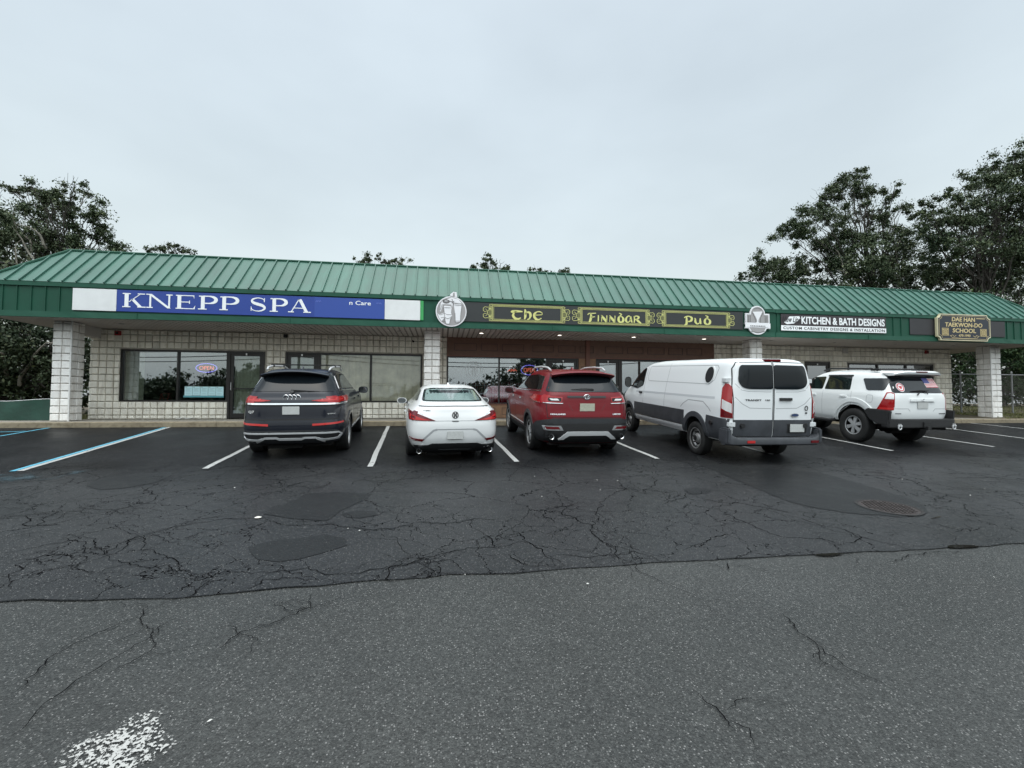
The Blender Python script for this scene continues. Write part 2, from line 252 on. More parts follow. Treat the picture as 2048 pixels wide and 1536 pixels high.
TL1=[(-21.38,13.46,11.74,0.57),(-22.13,13.43,11.33,0.36),(-18.35,10.58,10.28,0.52),(-17.3,10.67,10.76,0.47),(-18.61,13.07,11.24,0.42),(-21.0,12.76,10.45,0.76),(-19.83,12.54,10.18,0.86),(-17.99,11.39,9.82,0.73),(-17.68,12.34,10.12,0.61),(-17.32,12.34,9.49,0.56),(-20.99,12.26,9.35,0.74),(-19.05,10.91,8.7,0.8),(-18.78,11.78,8.93,0.89),(-17.72,11.66,8.83,0.84),(-17.43,12.71,8.9,0.57),(-17.76,13.58,8.73,0.53),(-17.19,13.44,8.66,0.37),(-20.53,12.14,8.21,0.84),(-19.31,11.82,7.92,0.83),(-17.82,11.26,7.69,0.82),(-16.24,10.51,7.41,0.61)]
TL0=[(-22.82,13.11,10.48,0.86),(-23.73,14.86,10.35,0.76),(-23.99,14.27,9.29,1.06),(-23.16,14.52,9.16,0.81),(-25.2,16.57,8.61,1.15),(-25.45,15.1,10.34,1.09),(-24.99,15.24,7.65,1.36),(-22.05,13.94,7.41,1.05)]
TS1=[(-17.39,16.43,9.67,0.27),(-16.92,16.79,9.91,0.37),(-16.25,16.56,9.99,0.27),(-16.07,17.01,9.91,0.34),(-15.8,17.6,9.96,0.25),(-17.0,17.21,9.55,0.49),(-17.49,16.62,9.27,0.42)]
TS2=[(-5.81,18.47,10.17,0.31),(-4.97,18.36,10.35,0.41),(-4.13,18.28,10.17,0.34),(-3.82,18.49,10.11,0.28),(-2.7,18.32,10.32,0.31),(-4.96,18.35,9.8,0.55),(-3.25,17.82,9.59,0.47)]
TS3=[(2.22,18.58,10.08,0.29),(3.01,18.55,10.69,0.29),(3.37,17.59,10.27,0.42),(3.99,18.3,10.23,0.43),(2.73,18.26,10.08,0.42),(4.66,17.95,9.87,0.28),(3.42,18.04,9.66,0.56)]
TS4=[(6.32,17.99,10.03,0.25),(6.87,18.51,10.1,0.29),(7.57,18.0,9.81,0.22),(8.6,18.4,10.19,0.29),(8.82,17.82,9.85,0.22),(8.06,18.46,9.74,0.51)]
TR1=[(28.99,14.6,17.08,0.58),(26.76,12.84,15.53,0.68),(28.47,13.27,16.23,0.48),(28.0,14.68,15.69,0.79),(28.62,13.9,15.37,0.85),(28.59,12.95,14.57,0.68),(29.57,11.89,14.94,0.4),(29.83,12.3,14.37,0.61),(32.17,13.8,14.32,0.79),(28.67,11.66,13.0,0.59),(26.51,14.63,15.01,0.78),(23.14,12.07,12.79,0.84),(26.9,14.65,13.95,1.0),(26.07,12.24,13.06,0.86),(30.82,14.83,14.29,0.88),(23.75,13.82,12.7,0.75),(22.65,13.02,11.48,0.66),(24.01,13.07,11.75,0.8),(26.05,13.61,11.89,0.82),(27.17,13.35,12.04,0.96),(27.54,12.25,11.32,0.93),(28.61,11.83,11.4,0.92),(31.42,13.05,12.18,0.83),(26.51,14.74,11.43,0.64),(27.27,13.49,10.7,1.03),(26.48,11.3,9.63,1.02),(31.36,14.28,10.82,1.08),(32.6,13.9,11.12,1.0),(27.99,14.63,10.03,1.07),(26.57,11.77,8.64,1.03),(30.56,13.98,9.43,1.13),(28.97,11.24,8.76,1.03)]
TR0=[(22.65,15.37,10.71,0.57),(21.35,14.46,10.0,0.62),(20.49,14.34,9.41,0.48),(23.87,15.9,10.57,0.73),(23.32,14.06,10.15,0.69),(25.16,15.05,10.38,0.79),(22.6,15.85,9.69,0.72),(23.0,14.39,9.19,0.83),(24.47,14.31,9.13,0.9),(27.57,15.91,9.63,0.81),(20.35,14.82,9.36,0.28),(27.43,15.52,10.45,0.51)]
TR2=[(33.59,8.16,15.1,0.77),(34.99,9.81,15.79,0.7),(35.81,8.86,15.29,1.24),(36.28,11.36,15.97,0.88),(33.19,8.41,13.92,0.96),(36.83,12.77,16.18,0.71),(29.0,8.13,12.7,0.64),(34.98,11.65,14.28,1.01),(31.4,8.11,12.43,0.99),(34.82,9.28,13.05,1.18),(33.31,12.07,14.0,0.68),(29.3,8.79,11.38,0.83),(30.9,8.92,11.38,1.02),(36.26,11.46,12.57,1.28),(35.95,9.93,11.79,1.28),(27.19,8.22,11.3,0.57),(32.54,12.95,12.74,0.7),(28.52,8.76,10.27,0.82),(29.12,8.18,9.66,1.04),(33.07,9.72,10.1,1.25),(37.24,11.08,10.62,1.4),(31.53,11.71,10.69,0.86),(35.55,8.57,12.01,1.52),(37.65,9.69,10.34,1.6),(34.79,8.15,13.61,1.2),(29.99,10.24,8.85,1.06),(33.6,11.83,9.14,1.34),(35.42,11.7,8.85,1.42),(38.68,12.51,9.04,1.55),(39.68,11.78,8.71,1.59),(31.42,12.31,8.84,1.01)]
TRE=[(28.69,6.99,6.46,0.71),(29.16,6.43,5.8,0.86),(29.52,5.84,4.9,0.94),(29.6,6.89,4.54,0.93),(29.79,6.06,3.62,1.0),(26.88,5.54,4.77,0.71),(28.94,6.37,2.85,0.9),(31.96,7.4,2.43,1.01),(26.44,5.61,3.24,0.56),(27.78,6.7,2.32,0.64),(28.52,6.24,1.51,0.79),(30.4,6.54,1.13,0.91),(30.73,5.65,3.33,1.3),(33.81,7.6,1.61,1.43),(26.61,5.92,4.05,0.51),(27.48,6.75,1.25,0.59),(31.25,6.31,5.58,0.97)]
TLU=[(-14.72,3.64,2.81,0.97),(-14.96,4.94,3.19,0.52),(-13.55,3.94,2.73,0.6),(-12.81,3.74,2.38,0.59),(-13.89,3.68,2.19,0.65),(-13.41,3.99,1.73,0.67),(-12.7,3.83,1.4,0.6),(-15.04,5.12,1.27,0.77),(-14.02,4.82,0.83,0.63),(-13.63,5.96,1.7,0.56),(-13.52,5.84,0.76,0.56),(-13.51,5.99,2.46,0.57),(-15.4,4.16,1.55,0.99),(-16.74,4.67,2.24,1.35),(-14.54,4.2,0.57,0.5),(-13.39,5.02,0.57,0.46),(-12.75,5.1,2.92,0.36),(-17.17,5.52,0.74,1.06)]

# ---------------- ground ----------------
A_lot = asphalt('lot_asphalt', (.005, .0055, .0066), (.021, .0225, .024), 1, .30, .42, True)
A_street = asphalt('street_asphalt', (.021, .0225, .0215), (.036, .038, .0365), .0, .45, .43, False, .44)
A_patch = asphalt('patch_asphalt', (.011, .012, .013), (.015, .0165, .0175), 0, .03, .40, False, .12)
def subdiv_x(poly, step):
    out = []
    for a, b in zip(poly[:-1], poly[1:]):
        n = max(1, int((b[0]-a[0])/step))
        for i in range(n):
            t = i/n; out.append((a[0]+(b[0]-a[0])*t, a[1]+(b[1]-a[1])*t))
    return out+[poly[-1]]
rnd = random.Random(5)
seam = subdiv_x([(-150., SEAM[0][1]-.3), (-20., SEAM[0][1]-.1)]+[p for p in SEAM]+[(150., SEAM[-1][1]-.3)], .18)
seam = [(x, y+(noise.noise(Vector((x*3, 0, 0)))*.035+noise.noise(Vector((x*11, 5, 0)))*.018 if abs(x) < 25 else 0)) for x, y in seam]
mb = MB(); n = len(seam); rows = 10
vs = []
for r_ in range(rows+1):
    for x, y in seam:
        yy = y+(0-y)*r_/rows; vs.append((x, yy, gz(yy)))
mb.add(vs, [(r_*n+i, r_*n+i+1, (r_+1)*n+i+1, (r_+1)*n+i) for r_ in range(rows) for i in range(n-1)])
tag(mb.build('parking_lot', A_lot), kind='structure')
mb = MB(); lv = [0, -.8, -1.6, -3, -4.5, -6, -8, -11, -16, -30, -60, -300]
vs = []
for r_, d in enumerate(lv):
    for x, y in seam:
        yy = y+.25 if r_ == 0 else (y+d if r_ < 8 else min(y-11.5, -20)+d+11); vs.append((x, yy, gz(yy)-(.006 if r_ else .006)))
mb.add(vs, [((r_+1)*n+i, (r_+1)*n+i+1, r_*n+i+1, r_*n+i) for r_ in range(len(lv)-1) for i in range(n-1)])
tag(mb.build('street', A_street), kind='structure')
def sheet(mb, poly, h, m=0):
    'polygon in plan laid on the sloping lot'
    vs = [Vector((p[0], p[1])) for p in poly]; nn = len(vs)
    r_ = delaunay_2d_cdt(vs, [(i, (i+1) % nn) for i in range(nn)], [list(range(nn))], 1, 1e-6)
    fs = []
    for f in r_[2]:
        a, b, c = [r_[0][i] for i in f[:3]]; fs.append(tuple(f) if (b-a).cross(c-a) > 0 else tuple(f)[::-1])
    mb.add([(p.x, p.y, gz(p.y)+h) for p in r_[0]], fs, m)
def ragged(poly, step=.12, amp=.03, seed=0):
    out = []; nn = len(poly)
    for i in range(nn):
        a, b = poly[i], poly[(i+1) % nn]; L = math.dist(a, b); k = max(1, int(L/step))
        for j in range(k):
            t = j/k; x = a[0]+(b[0]-a[0])*t; y = a[1]+(b[1]-a[1])*t
            out.append((x+noise.noise(Vector((x*5, y*5, seed)))*amp*2, y+noise.noise(Vector((x*5, y*5, seed+9)))*amp*2))
    return out
for i, p in enumerate(PATCH):
    mb = MB(); sheet(mb, ragged(p, .1, .02, i), .004); tag(mb.build('asphalt_patch', A_patch), kind='structure')
# jagged cracks
M_crack = mat('crack_void', (.0035, .0035, .004), .9, spec=.05)
mb = MB(); rc = random.Random(3)
def fract(a, b, amp, depth):
    if depth == 0 or math.dist(a, b) < .035: return [a]
    L = math.dist(a, b); t = rc.uniform(.38, .62); o_ = rc.gauss(0, amp)*L; nx, ny = -(b[1]-a[1])/(L+1e-9), (b[0]-a[0])/(L+1e-9)
    m_ = (a[0]+(b[0]-a[0])*t+nx*o_, a[1]+(b[1]-a[1])*t+ny*o_); return fract(a, m_, amp, depth-1)+fract(m_, b, amp, depth-1)
def crackline(pts, w0):
    nn = len(pts)
    if nn < 3: return
    ph = rc.uniform(0, 50); ws = [max(.0015, w0*(.5+1.2*abs(noise.noise(Vector((i*.11, ph, 1)))))*min(1, 4*i/nn+.15, 4*(nn-1-i)/nn+.15)) for i in range(nn)]
    L_, R_ = ribbon2(pts, ws); mb.add([(p[0], p[1], gz(p[1])+.0045) for p in L_+R_], [(nn+i, nn+i+1, i+1, i) for i in range(nn-1)])
def branch(p, a, L, w, lev):
    pts = [p]; q = p
    k = rc.randint(2, 4)
    for s_ in range(k): a += rc.gauss(0, .5); q = (q[0]+math.cos(a)*L/k, q[1]+math.sin(a)*L/k); pts.append(q)
    fp = []
    for u, v in zip(pts[:-1], pts[1:]): fp += fract(u, v, .13, 4)
    fp.append(pts[-1]); crackline(fp, w)
    if lev > 0:
        for s_ in range(rc.randint(0, 2)): branch(rc.choice(fp), a+rc.choice((-1, 1))*rc.uniform(.6, 1.4), L*.6, w*.7, lev-1)
for line in CRACKS:
    street_ = sum(p[1] for p in line)/len(line) < -8.6; pts = []
    for a, b in zip(line[:-1], line[1:]): pts += fract(a, b, .11, 6)
    pts.append(line[-1]); crackline(pts, .0085 if street_ else .009)
    for q in range(rc.randint(2, 4) if street_ else rc.randint(4, 8)):
        i = rc.randrange(1, len(pts)-1); d = math.atan2(pts[i+1][1]-pts[i][1], pts[i+1][0]-pts[i][0]); branch(pts[i], d+rc.choice((-1, 1))*rc.uniform(.5, 1.5), rc.uniform(.15, .5) if street_ else rc.uniform(.2, .9), .004 if street_ else .005, 0 if street_ else 2)
# seam between the two pavings
ws = []; ptss = [p for p in seam if -16 < p[0] < 25]
for i, p in enumerate(ptss): ws.append(.002+.012*max(0, noise.noise(Vector((p[0]*1.3, 3, 0)))+.05))
L_, R_ = ribbon2(ptss, ws); k = len(ptss)
mb.add([(p[0], p[1], gz(p[1])+.0045) for p in L_+R_], [(k+i, k+i+1, i+1, i) for i in range(k-1)])
tag(mb.build('pavement_cracks', M_crack), kind='structure')
def paint(name, col, thr, sc=9):
    m = bpy.data.materials.new(name); m.use_nodes = True; h = NT(m); o = h.n('ShaderNodeTexCoord').outputs['Object']
    a = h.noise(o, sc, 6, .7); b = h.noise(o, 70, 3, .7); k = h.math('ADD', h.math('MULTIPLY', a, .6), h.math('MULTIPLY', b, .4))
    f = h.rng(k, thr-.03, thr+.03, 0, 1)
    c = h.mix(h.noise(o, 3, 4), tuple(x*.8 for x in col), col); h.l(c, h.b.inputs['Base Color']); h.b.inputs['Roughness'].default_value = .45
    h.l(f, h.b.inputs['Alpha']); MATS[name] = m; return m
def wornpaint():
    m = bpy.data.materials.new('worn_white_paint'); m.use_nodes = True; h = NT(m); o = h.n('ShaderNodeTexCoord').outputs['Object']
    sp = h.n('ShaderNodeSeparateXYZ'); h.l(o, sp.inputs[0]); x = h.math('SUBTRACT', sp.outputs[0], -1.37); y = h.math('SUBTRACT', sp.outputs[1], -11.03)
    d = h.math('SQRT', h.math('ADD', h.math('POWER', h.math('DIVIDE', x, .12), 2.), h.math('POWER', h.math('DIVIDE', y, .135), 2.)))
    k = h.math('ADD', h.math('ADD', h.math('MULTIPLY', h.noise(o, 7, 3, .5), .50), h.math('MULTIPLY', h.noise(o, 75, 4, .8), .40)), h.math('MULTIPLY', d, -.17))
    vg = h.n('ShaderNodeTexVoronoi'); h.l(o, vg.inputs['Vector']); vg.inputs['Scale'].default_value = 95; sg_ = h.n('ShaderNodeSeparateColor'); h.l(vg.outputs['Color'], sg_.inputs[0]); k = h.math('ADD', k, h.math('MULTIPLY', h.math('SUBTRACT', sg_.outputs[0], .5), .34))
    h.l(h.rng(k, .33, .37, 0, .92), h.b.inputs['Alpha']); h.b.inputs['Base Color'].default_value = (.42, .42, .405, 1); h.b.inputs['Roughness'].default_value = .5; return m
P_white = paint('white_line_paint', (.42, .43, .42), .40); P_cyan = paint('blue_line_paint', (.10, .38, .52), .38); P_worn = wornpaint(); P_ghost = paint('faded_blue_paint', (.035, .065, .08), .55, 2)
def line(mb, a, b, w, off=0, seed=0):
    L = math.dist(a, b); d = ((b[0]-a[0])/L, (b[1]-a[1])/L); nrm = (-d[1], d[0]); k = int(L/.08); le = []; ri = []
    for i in range(k+1):
        t = i/k; x = a[0]+(b[0]-a[0])*t; y = a[1]+(b[1]-a[1])*t; wv = .012*noise.noise(Vector((t*6, seed, 0))); c_ = off+wv
        w_ = w*(1+.10*noise.noise(Vector((t*30, seed, 4))))
        le.append((x+nrm[0]*(c_+w_/2), y+nrm[1]*(c_+w_/2))); ri.append((x+nrm[0]*(c_-w_/2), y+nrm[1]*(c_-w_/2)))
    k += 1
    mb.add([(p[0], p[1], gz(p[1])+.008) for p in le+ri], [(i, i+1, k+i+1, k+i) if d[1] < 0 else (k+i, k+i+1, i+1, i) for i in range(k-1)])
for i, (a, b, c) in enumerate(LINES):
    if 'w' in c:
        mb = MB(); line(mb, a, b, .09, .04 if c == 'cw' else 0, i); tag(mb.build('parking_line', P_white), kind='structure')
    if 'c' in c:
        mb = MB(); line(mb, a, b, .075, -.055 if c == 'cw' else 0, i+20); tag(mb.build('parking_line', P_cyan), kind='structure')
mb = MB(); sheet(mb, [(-1.36+.36*math.cos(a*.3927), -11.0+.36*math.sin(a*.3927)) for a in range(16)], .002); tag(mb.build('worn_paint', P_worn), kind='structure')
mb = MB(); sheet(mb, ragged([(-8.5, -5.6), (-6.2, -5.5), (-5.3, -5.35), (-5.4, -5.9), (-6.8, -6.3), (-8.2, -6.8)], .1, .05, 7), .006); tag(mb.build('faded_paint', P_ghost), kind='structure')
# manhole cover
Mx, My = MANHOLE[0]; M_iron = mat('cast_iron', (.062, .052, .050), .55, .6, noise_amt=.5, noise_scale=25, bump=.3, bump_scale=60)
mb = MB(); z0 = gz(My)
T = lambda x, y, z: (Mx+x, My+y, z0+SLOPE*y+z)
def ring(mb, r0, r1, z, sg=40):
    vs = [T(r*math.cos(2*math.pi*i/sg), r*math.sin(2*math.pi*i/sg), z) for r in (r0, r1) for i in range(sg)]
    mb.add(vs, [(i, sg+i, sg+(i+1) % sg, (i+1) % sg) for i in range(sg)])
ring(mb, 0.001, .30, .007); mh = tag(mb.build('manhole_cover', M_iron), 'round cast iron manhole cover set in the long dark asphalt patch', 'manhole cover')
mb = MB(); ring(mb, .305, .335, .009); mb.build('frame', mat('iron_frame', (.035, .033, .032), .5, .6), mh)
mb = MB()
for i in range(-5, 6):
    for j in range(-5, 6):
        x, y = i*.052+(j % 2)*.026, j*.048
        if math.hypot(x, y) < .27: mb.add([T(x+dx, y+dy, z) for z in (.007, .014) for dx, dy in ((-.015, -.012), (.015, -.012), (.015, .012), (-.015, .012))], [(4, 5, 6, 7), (0, 1, 5, 4), (1, 2, 6, 5), (2, 3, 7, 6), (3, 0, 4, 7)])
mb.build('tread_studs', M_iron, mh)
# small white stone and rain puddles on the lot
def puddle(cx, cy, rx, ry, s):
    mb = MB(); sheet(mb, ragged([(cx+rx*math.cos(a*.4), cy+ry*math.sin(a*.4)) for a in range(16)][:15], .08, .04, s), .0055); tag(mb.build('puddle', mat('puddle_water', (.012, .011, .010), .04, spec=.5)), kind='structure')
puddle(3.46, -9.585, .15, .022, 1); puddle(4.93, -9.575, .17, .028, 2); puddle(5.39, -8.722, .08, .014, 4); puddle(5.60, -8.80, .10, .014, 5)
mb = MB(); mb.lathe([(.001, .0), (.03, .0), (.035, .006), (.02, .013), (.001, .014)], (-1.949, -7.954, gz(-7.954)+.002), 'z', 12); tag(mb.build('pale_pebble', mat('pale_stone', (.62, .60, .55), .6), smooth=60), 'single pale stone beside the upper dark asphalt patch', 'stone')
# kerb + sidewalk
def concrete(name, c1, c2, moss):
    m = bpy.data.materials.new(name); m.use_nodes = True; h = NT(m); o = h.n('ShaderNodeTexCoord').outputs['Object']
    c = h.mix(h.rng(h.noise(o, 2.2, 7, .7), .3, .7), c1, c2); c = h.mix(h.rng(h.noise(o, 7, 6, .75), .5, .64, 0, .8), c, moss); h.l(c, h.b.inputs['Base Color']); h.b.inputs['Roughness'].default_value = .7
    bp = h.n('ShaderNodeBump'); bp.inputs['Strength'].default_value = .5; bp.inputs['Distance'].default_value = .01; h.l(h.noise(o, 30, 6, .7), bp.inputs['Height']); h.l(bp.outputs[0], h.b.inputs['Normal']); MATS[name] = m; return m
M_conc = concrete('sidewalk_concrete', (.34, .31, .26), (.24, .22, .19), (.20, .17, .12)); M_kerb = concrete('kerb_concrete', (.26, .22, .15), (.17, .14, .095), (.10, .075, .04))
mb = MB(); x = -45.
rk = random.Random(8)
while x < 48:
    w = 3.0; x1 = x+w-.012; prof = [(0.0, -.16), (0.0, -.02), (.02, -.004), (.16, 0), (.16, -.16)]
    k = 12; vs = []
    for i in range(k+1):
        xx = x+(x1-x)*i/k; dz = noise.noise(Vector((xx*2, 0, 7)))*.008
        for (yy, zz) in prof: vs.append((xx, yy+(noise.noise(Vector((xx*3, 3, zz*8)))*.012 if yy < .1 and zz > -.15 else 0), zz+(dz if zz > -.1 else 0)))
    p_ = len(prof)
    mb.add(vs, [(i*p_+j, (i+1)*p_+j, (i+1)*p_+j+1, i*p_+j+1) for i in range(k) for j in range(p_-1)]+[tuple(range(p_)), tuple(k*p_+j for j in range(p_))[::-1]])
    x += w
tag(mb.build('kerb', M_kerb, smooth=40), kind='structure')
mb = MB(); mb.box((-14, .162, -.2), (24, 2.05, -.004)); tag(mb.build('sidewalk', M_conc), kind='structure')
# soil and grass behind the kerb
M_soil = mat('damp_soil', (.075, .06, .035), .9, noise_amt=.5, noise_scale=3, bump=.5, bump_scale=20)
def soilz(x, y):
    h = .0
    if x > 19.5: h = .02+min(1, max(0, (y-.3)/6))*.32+noise.noise(Vector((x*.6, y*.6, 0)))*.05
    elif x < -10.5: h = -.01+noise.noise(Vector((x*.6, y*.6, 3)))*.02
    if y < .2: h = -.03
    if -10.5 <= x <= 19.5 or y < .2: h -= .03
    return h
mb = MB(); xs = [-150, -80, -50]+[-30+i for i in range(0, 20)]+[-10.5, 0, 10, 19.5]+[20.2+.8*i for i in range(22)]+[50, 80, 150]; ys = [.15, .25, .6, 1, 1.5, 2.2, 3, 4.5, 6.5, 9, 13, 20, 40, 90, 300]
mb.add([(x, y, soilz(x, y)-(.0 if x < 0 or x > 20 else 0)) for y in ys for x in xs], [(j*len(xs)+i, j*len(xs)+i+1, (j+1)*len(xs)+i+1, (j+1)*len(xs)+i) for j in range(len(ys)-1) for i in range(len(xs)-1)])
tag(mb.build('ground', M_soil, smooth=60), kind='structure')
rg = random.Random(11)
def grass(name, x0, x1, y0, y1, cnt, h, m):
    mb = MB(); vs = []; fs = []
    for i in range(cnt):
        x = rg.uniform(x0, x1); y = y0+(y1-y0)*rg.random()**1.4
        if noise.noise(Vector((x*.9, y*.9, 2))) < -.15 and rg.random() < .7: continue
        z = soilz(x, y)-.01; a = rg.uniform(0, 3.14); w = rg.uniform(.006, .014); hh = h*rg.uniform(.4, 1.1); lx, ly = rg.gauss(0, .4)*hh, rg.gauss(0, .4)*hh
        dx, dy = math.cos(a)*w, math.sin(a)*w; b = len(vs)
        vs += [(x-dx, y-dy, z), (x+dx, y+dy, z), (x+dx*.7+lx*.4, y+dy*.7+ly*.4, z+hh*.6), (x-dx*.7+lx*.4, y-dy*.7+ly*.4, z+hh*.6), (x+lx, y+ly, z+hh)]
        fs += [(b, b+1, b+2, b+3), (b+3, b+2, b+4)]
    mb.add(vs, fs); return tag(mb.build(name, m), kind='stuff', cat='grass')
M_grass = mat('grass_blades', (.115, .12, .035), .7, noise_amt=.6, noise_scale=1.5)
tag(grass('grass', 20.3, 34, .22, 7.5, 26000, .10, M_grass), 'rough yellow green grass on the bank beyond the right end of the building')
tag(grass('grass', -24, -10.4, 1.75, 4.5, 7000, .14, MATS['grass_blades']), 'weeds growing behind the low green fabric fence')

# ---------------- building ----------------
HS, HF, YW, YC = 2.71, 3.613, 1.95, .65
EX0, EX1, RX0, RX1, RY, RZ = -11.53, 22.08, -10.42, 20.97, 1.10, 4.775
M_green = mat('green_roof_metal', (.044, .126, .097), .42, noise_amt=.18, noise_scale=1.0, bump=.12, bump_scale=1.2, rough_amt=.06)
M_greenf = mat('green_fascia_metal', (.012, .068, .042), .5, spec=.22, noise_amt=.16, noise_scale=1.8, bump=.15, bump_scale=2.2, rough_amt=.08)
M_greent = mat('green_trim_metal', (.014, .076, .048), .5, spec=.25, noise_amt=.14, noise_scale=2.5, bump=.10, bump_scale=2)
h = NT(M_green); o = h.n('ShaderNodeTexCoord').outputs['Object']; sp = h.n('ShaderNodeSeparateXYZ'); h.l(o, sp.inputs[0])   # every roof panel has faded a little differently
wn = h.n('ShaderNodeTexWhiteNoise', noise_dimensions='1D'); h.l(h.math('FLOOR', h.math('DIVIDE', h.math('ADD', sp.outputs[0], 200+5+9.728), .3188)), wn.inputs['W'])
mp2 = h.n('ShaderNodeMapping'); mp2.inputs['Scale'].default_value = (7, 1, .35); h.l(o, mp2.inputs[0]); stx = h.rng(h.noise(mp2.outputs[0], 1.6, 5, .7), .3, .7, .86, 1.12)
src_ = h.b.inputs['Base Color'].links[0].from_socket; fac = h.math('MULTIPLY', h.rng(wn.outputs[0], 0, 1, .92, 1.07), stx); cb = h.n('ShaderNodeCombineColor')
for i_ in range(3): h.l(fac, cb.inputs[i_])
h.l(h.mix(1., src_, cb.outputs[0], 'MULTIPLY'), h.b.inputs['Base Color'])
def blockmat(name, c, dirt):
    m = bpy.data.materials.new(name); m.use_nodes = True; h = NT(m); o = h.n('ShaderNodeTexCoord').outputs['Object']
    sp = h.n('ShaderNodeSeparateXYZ'); h.l(o, sp.inputs[0])
    gi = h.n('ShaderNodeNewGeometry'); ri = h.rng(gi.outputs['Random Per Island'], 0, 1, .86, 1.08)
    cc = h.mix(1., c, h.mix(ri, (0, 0, 0), (1, 1, 1)), 'MULTIPLY'); 
    x = h.n('ShaderNodeVectorMath', operation='SCALE'); x.inputs[0].default_value = c; h.l(ri, x.inputs['Scale'])
    mp_ = h.n('ShaderNodeMapping'); mp_.inputs['Scale'].default_value = (3, 3, .6); h.l(o, mp_.inputs[0])
    st = h.noise(mp_.outputs[0], 2.4, 6, .7); gr = h.noise(o, 28, 4, .7)
    cc = h.mix(h.rng(st, .5, .72, 0, .7), x.outputs[0], dirt); cc = h.mix(h.rng(gr, .55, .75, 0, .5), cc, dirt); h.l(cc, h.b.inputs['Base Color']); h.b.inputs['Roughness'].default_value = .75
    bp = h.n('ShaderNodeBump'); bp.inputs['Strength'].default_value = .8; bp.inputs['Distance'].default_value = .012; h.l(h.noise(o, 22, 5, .7), bp.inputs['Height']); h.l(bp.outputs[0], h.b.inputs['Normal']); MATS[name] = m; return m
M_block = blockmat('split_face_block', (.84, .80, .71), (.50, .45, .38)); M_blockc = blockmat('column_block', (.82, .80, .77), (.50, .45, .40))
M_mortar = mat('mortar', (.42, .39, .34), .85, noise_amt=.3, noise_scale=6); M_mortarc = mat('column_mortar', (.58, .55, .51), .85, noise_amt=.2, noise_scale=8)
M_frame = mat('bronze_aluminium', (.018, .016, .015), .35, .3); M_frame2 = mat('door_closer_metal', (.5, .5, .5), .3, .8)
M_soffit = mat('grey_soffit_panel', (.46, .425, .40), .5, noise_amt=.10, noise_scale=1.5, rough_amt=.1); M_soffitd = mat('soffit_groove', (.16, .14, .13), .6)
M_wood = mat('brown_painted_wood', (.125, .062, .040), .55, noise_amt=.18, noise_scale=6, bump=.1, bump_scale=30); M_woodd = mat('dark_wood_moulding', (.055, .026, .018), .5); M_woodl = mat('tan_painted_panel', (.24, .125, .065), .55, noise_amt=.25, noise_scale=7)
M_dark = mat('dark_interior', (.035, .033, .032), .9)
G_spa = glass('storefront_glass', (.80, .86, .86), .26); G_door = glass('door_glass', (.80, .86, .86), .16); G_drap = glass('draped_window_glass', (.94, .95, .93), .08); G_pub = glass('pub_glass', (.72, .78, .80), .32)
B = empty('strip_mall', 'long single storey block walled shop building with green standing seam mansard roof', 'building', (5, 1.95, 0))
OB = Vector((5, 1.95, 0))
def part(mb, name, mats, smooth=None, label=None, parent=None):
    mb.v = [(v[0]-OB.x, v[1]-OB.y, v[2]-OB.z) for v in mb.v]; o = mb.build(name, mats, parent or B, smooth)
    if label: o['label'] = label
    return o
rb = random.Random(21); PIT = .2032
def blocks(mb, rect, axis, face, out, skip=(), u0=None, z0=.0, zb=0., half=False, dep=.06):
    'square split blocks on a plane; rect (u0,u1,z0,z1); axis x or y is the running direction; face is plane coordinate, out +-1'
    u = rect[0] if u0 is None else u0
    cols = []
    while u < rect[1]-.02: cols.append((max(u, rect[0]), min(u+PIT, rect[1]))); u += PIT
    z = rect[2] if not half else rect[2]+.12-PIT
    while z < rect[3]-.02:
        za, zc = max(z, rect[2]), min(z+PIT, rect[3])
        for ua, uc in cols:
            if uc <= ua+.03: continue
            um, zm = (ua+uc)/2, (za+zc)/2
            if any(a < um < b and c < zm < d for a, b, c, d in skip): continue
            for (a, b, c, d) in skip:   # trim against openings
                if c < zm < d:
                    if ua < b < uc: ua = b
                    if ua < a < uc: uc = a
                if a < um < b:
                    pass
            if uc-ua < .04: continue
            g = .010; t = .034; dd = dep*rb.uniform(.8, 1.1); j = lambda s=.004: rb.uniform(-s, s)
            base = [(ua+g, za+g), (uc-g, za+g), (uc-g, zc-g), (ua+g, zc-g)]; top = [(ua+g+t*.6+j(), za+g+t*.6+j()), (uc-g-t*.6+j(), za+g+t*.6+j()), (uc-g-t*.6+j(), zc-g-t*.6+j()), (ua+g+t*.6+j(), zc-g-t*.6+j())]
            P = []
            for (uu, zz) in base: P.append((uu, face, zz))
            for (uu, zz) in base: P.append((uu, face+out*(dd-.020), zz))
            for (uu, zz) in top: P.append((uu, face+out*(dd+j(.004)), zz))
            if axis == 'y': P = [(p[1], p[0], p[2]) for p in P]
            fs = [(8, 9, 10, 11)]+[(k+i, k+(i+1) % 4, k+4+(i+1) % 4, k+4+i) for k in (0, 4) for i in range(4)]
            mb.add(P, fs)
        z += PIT
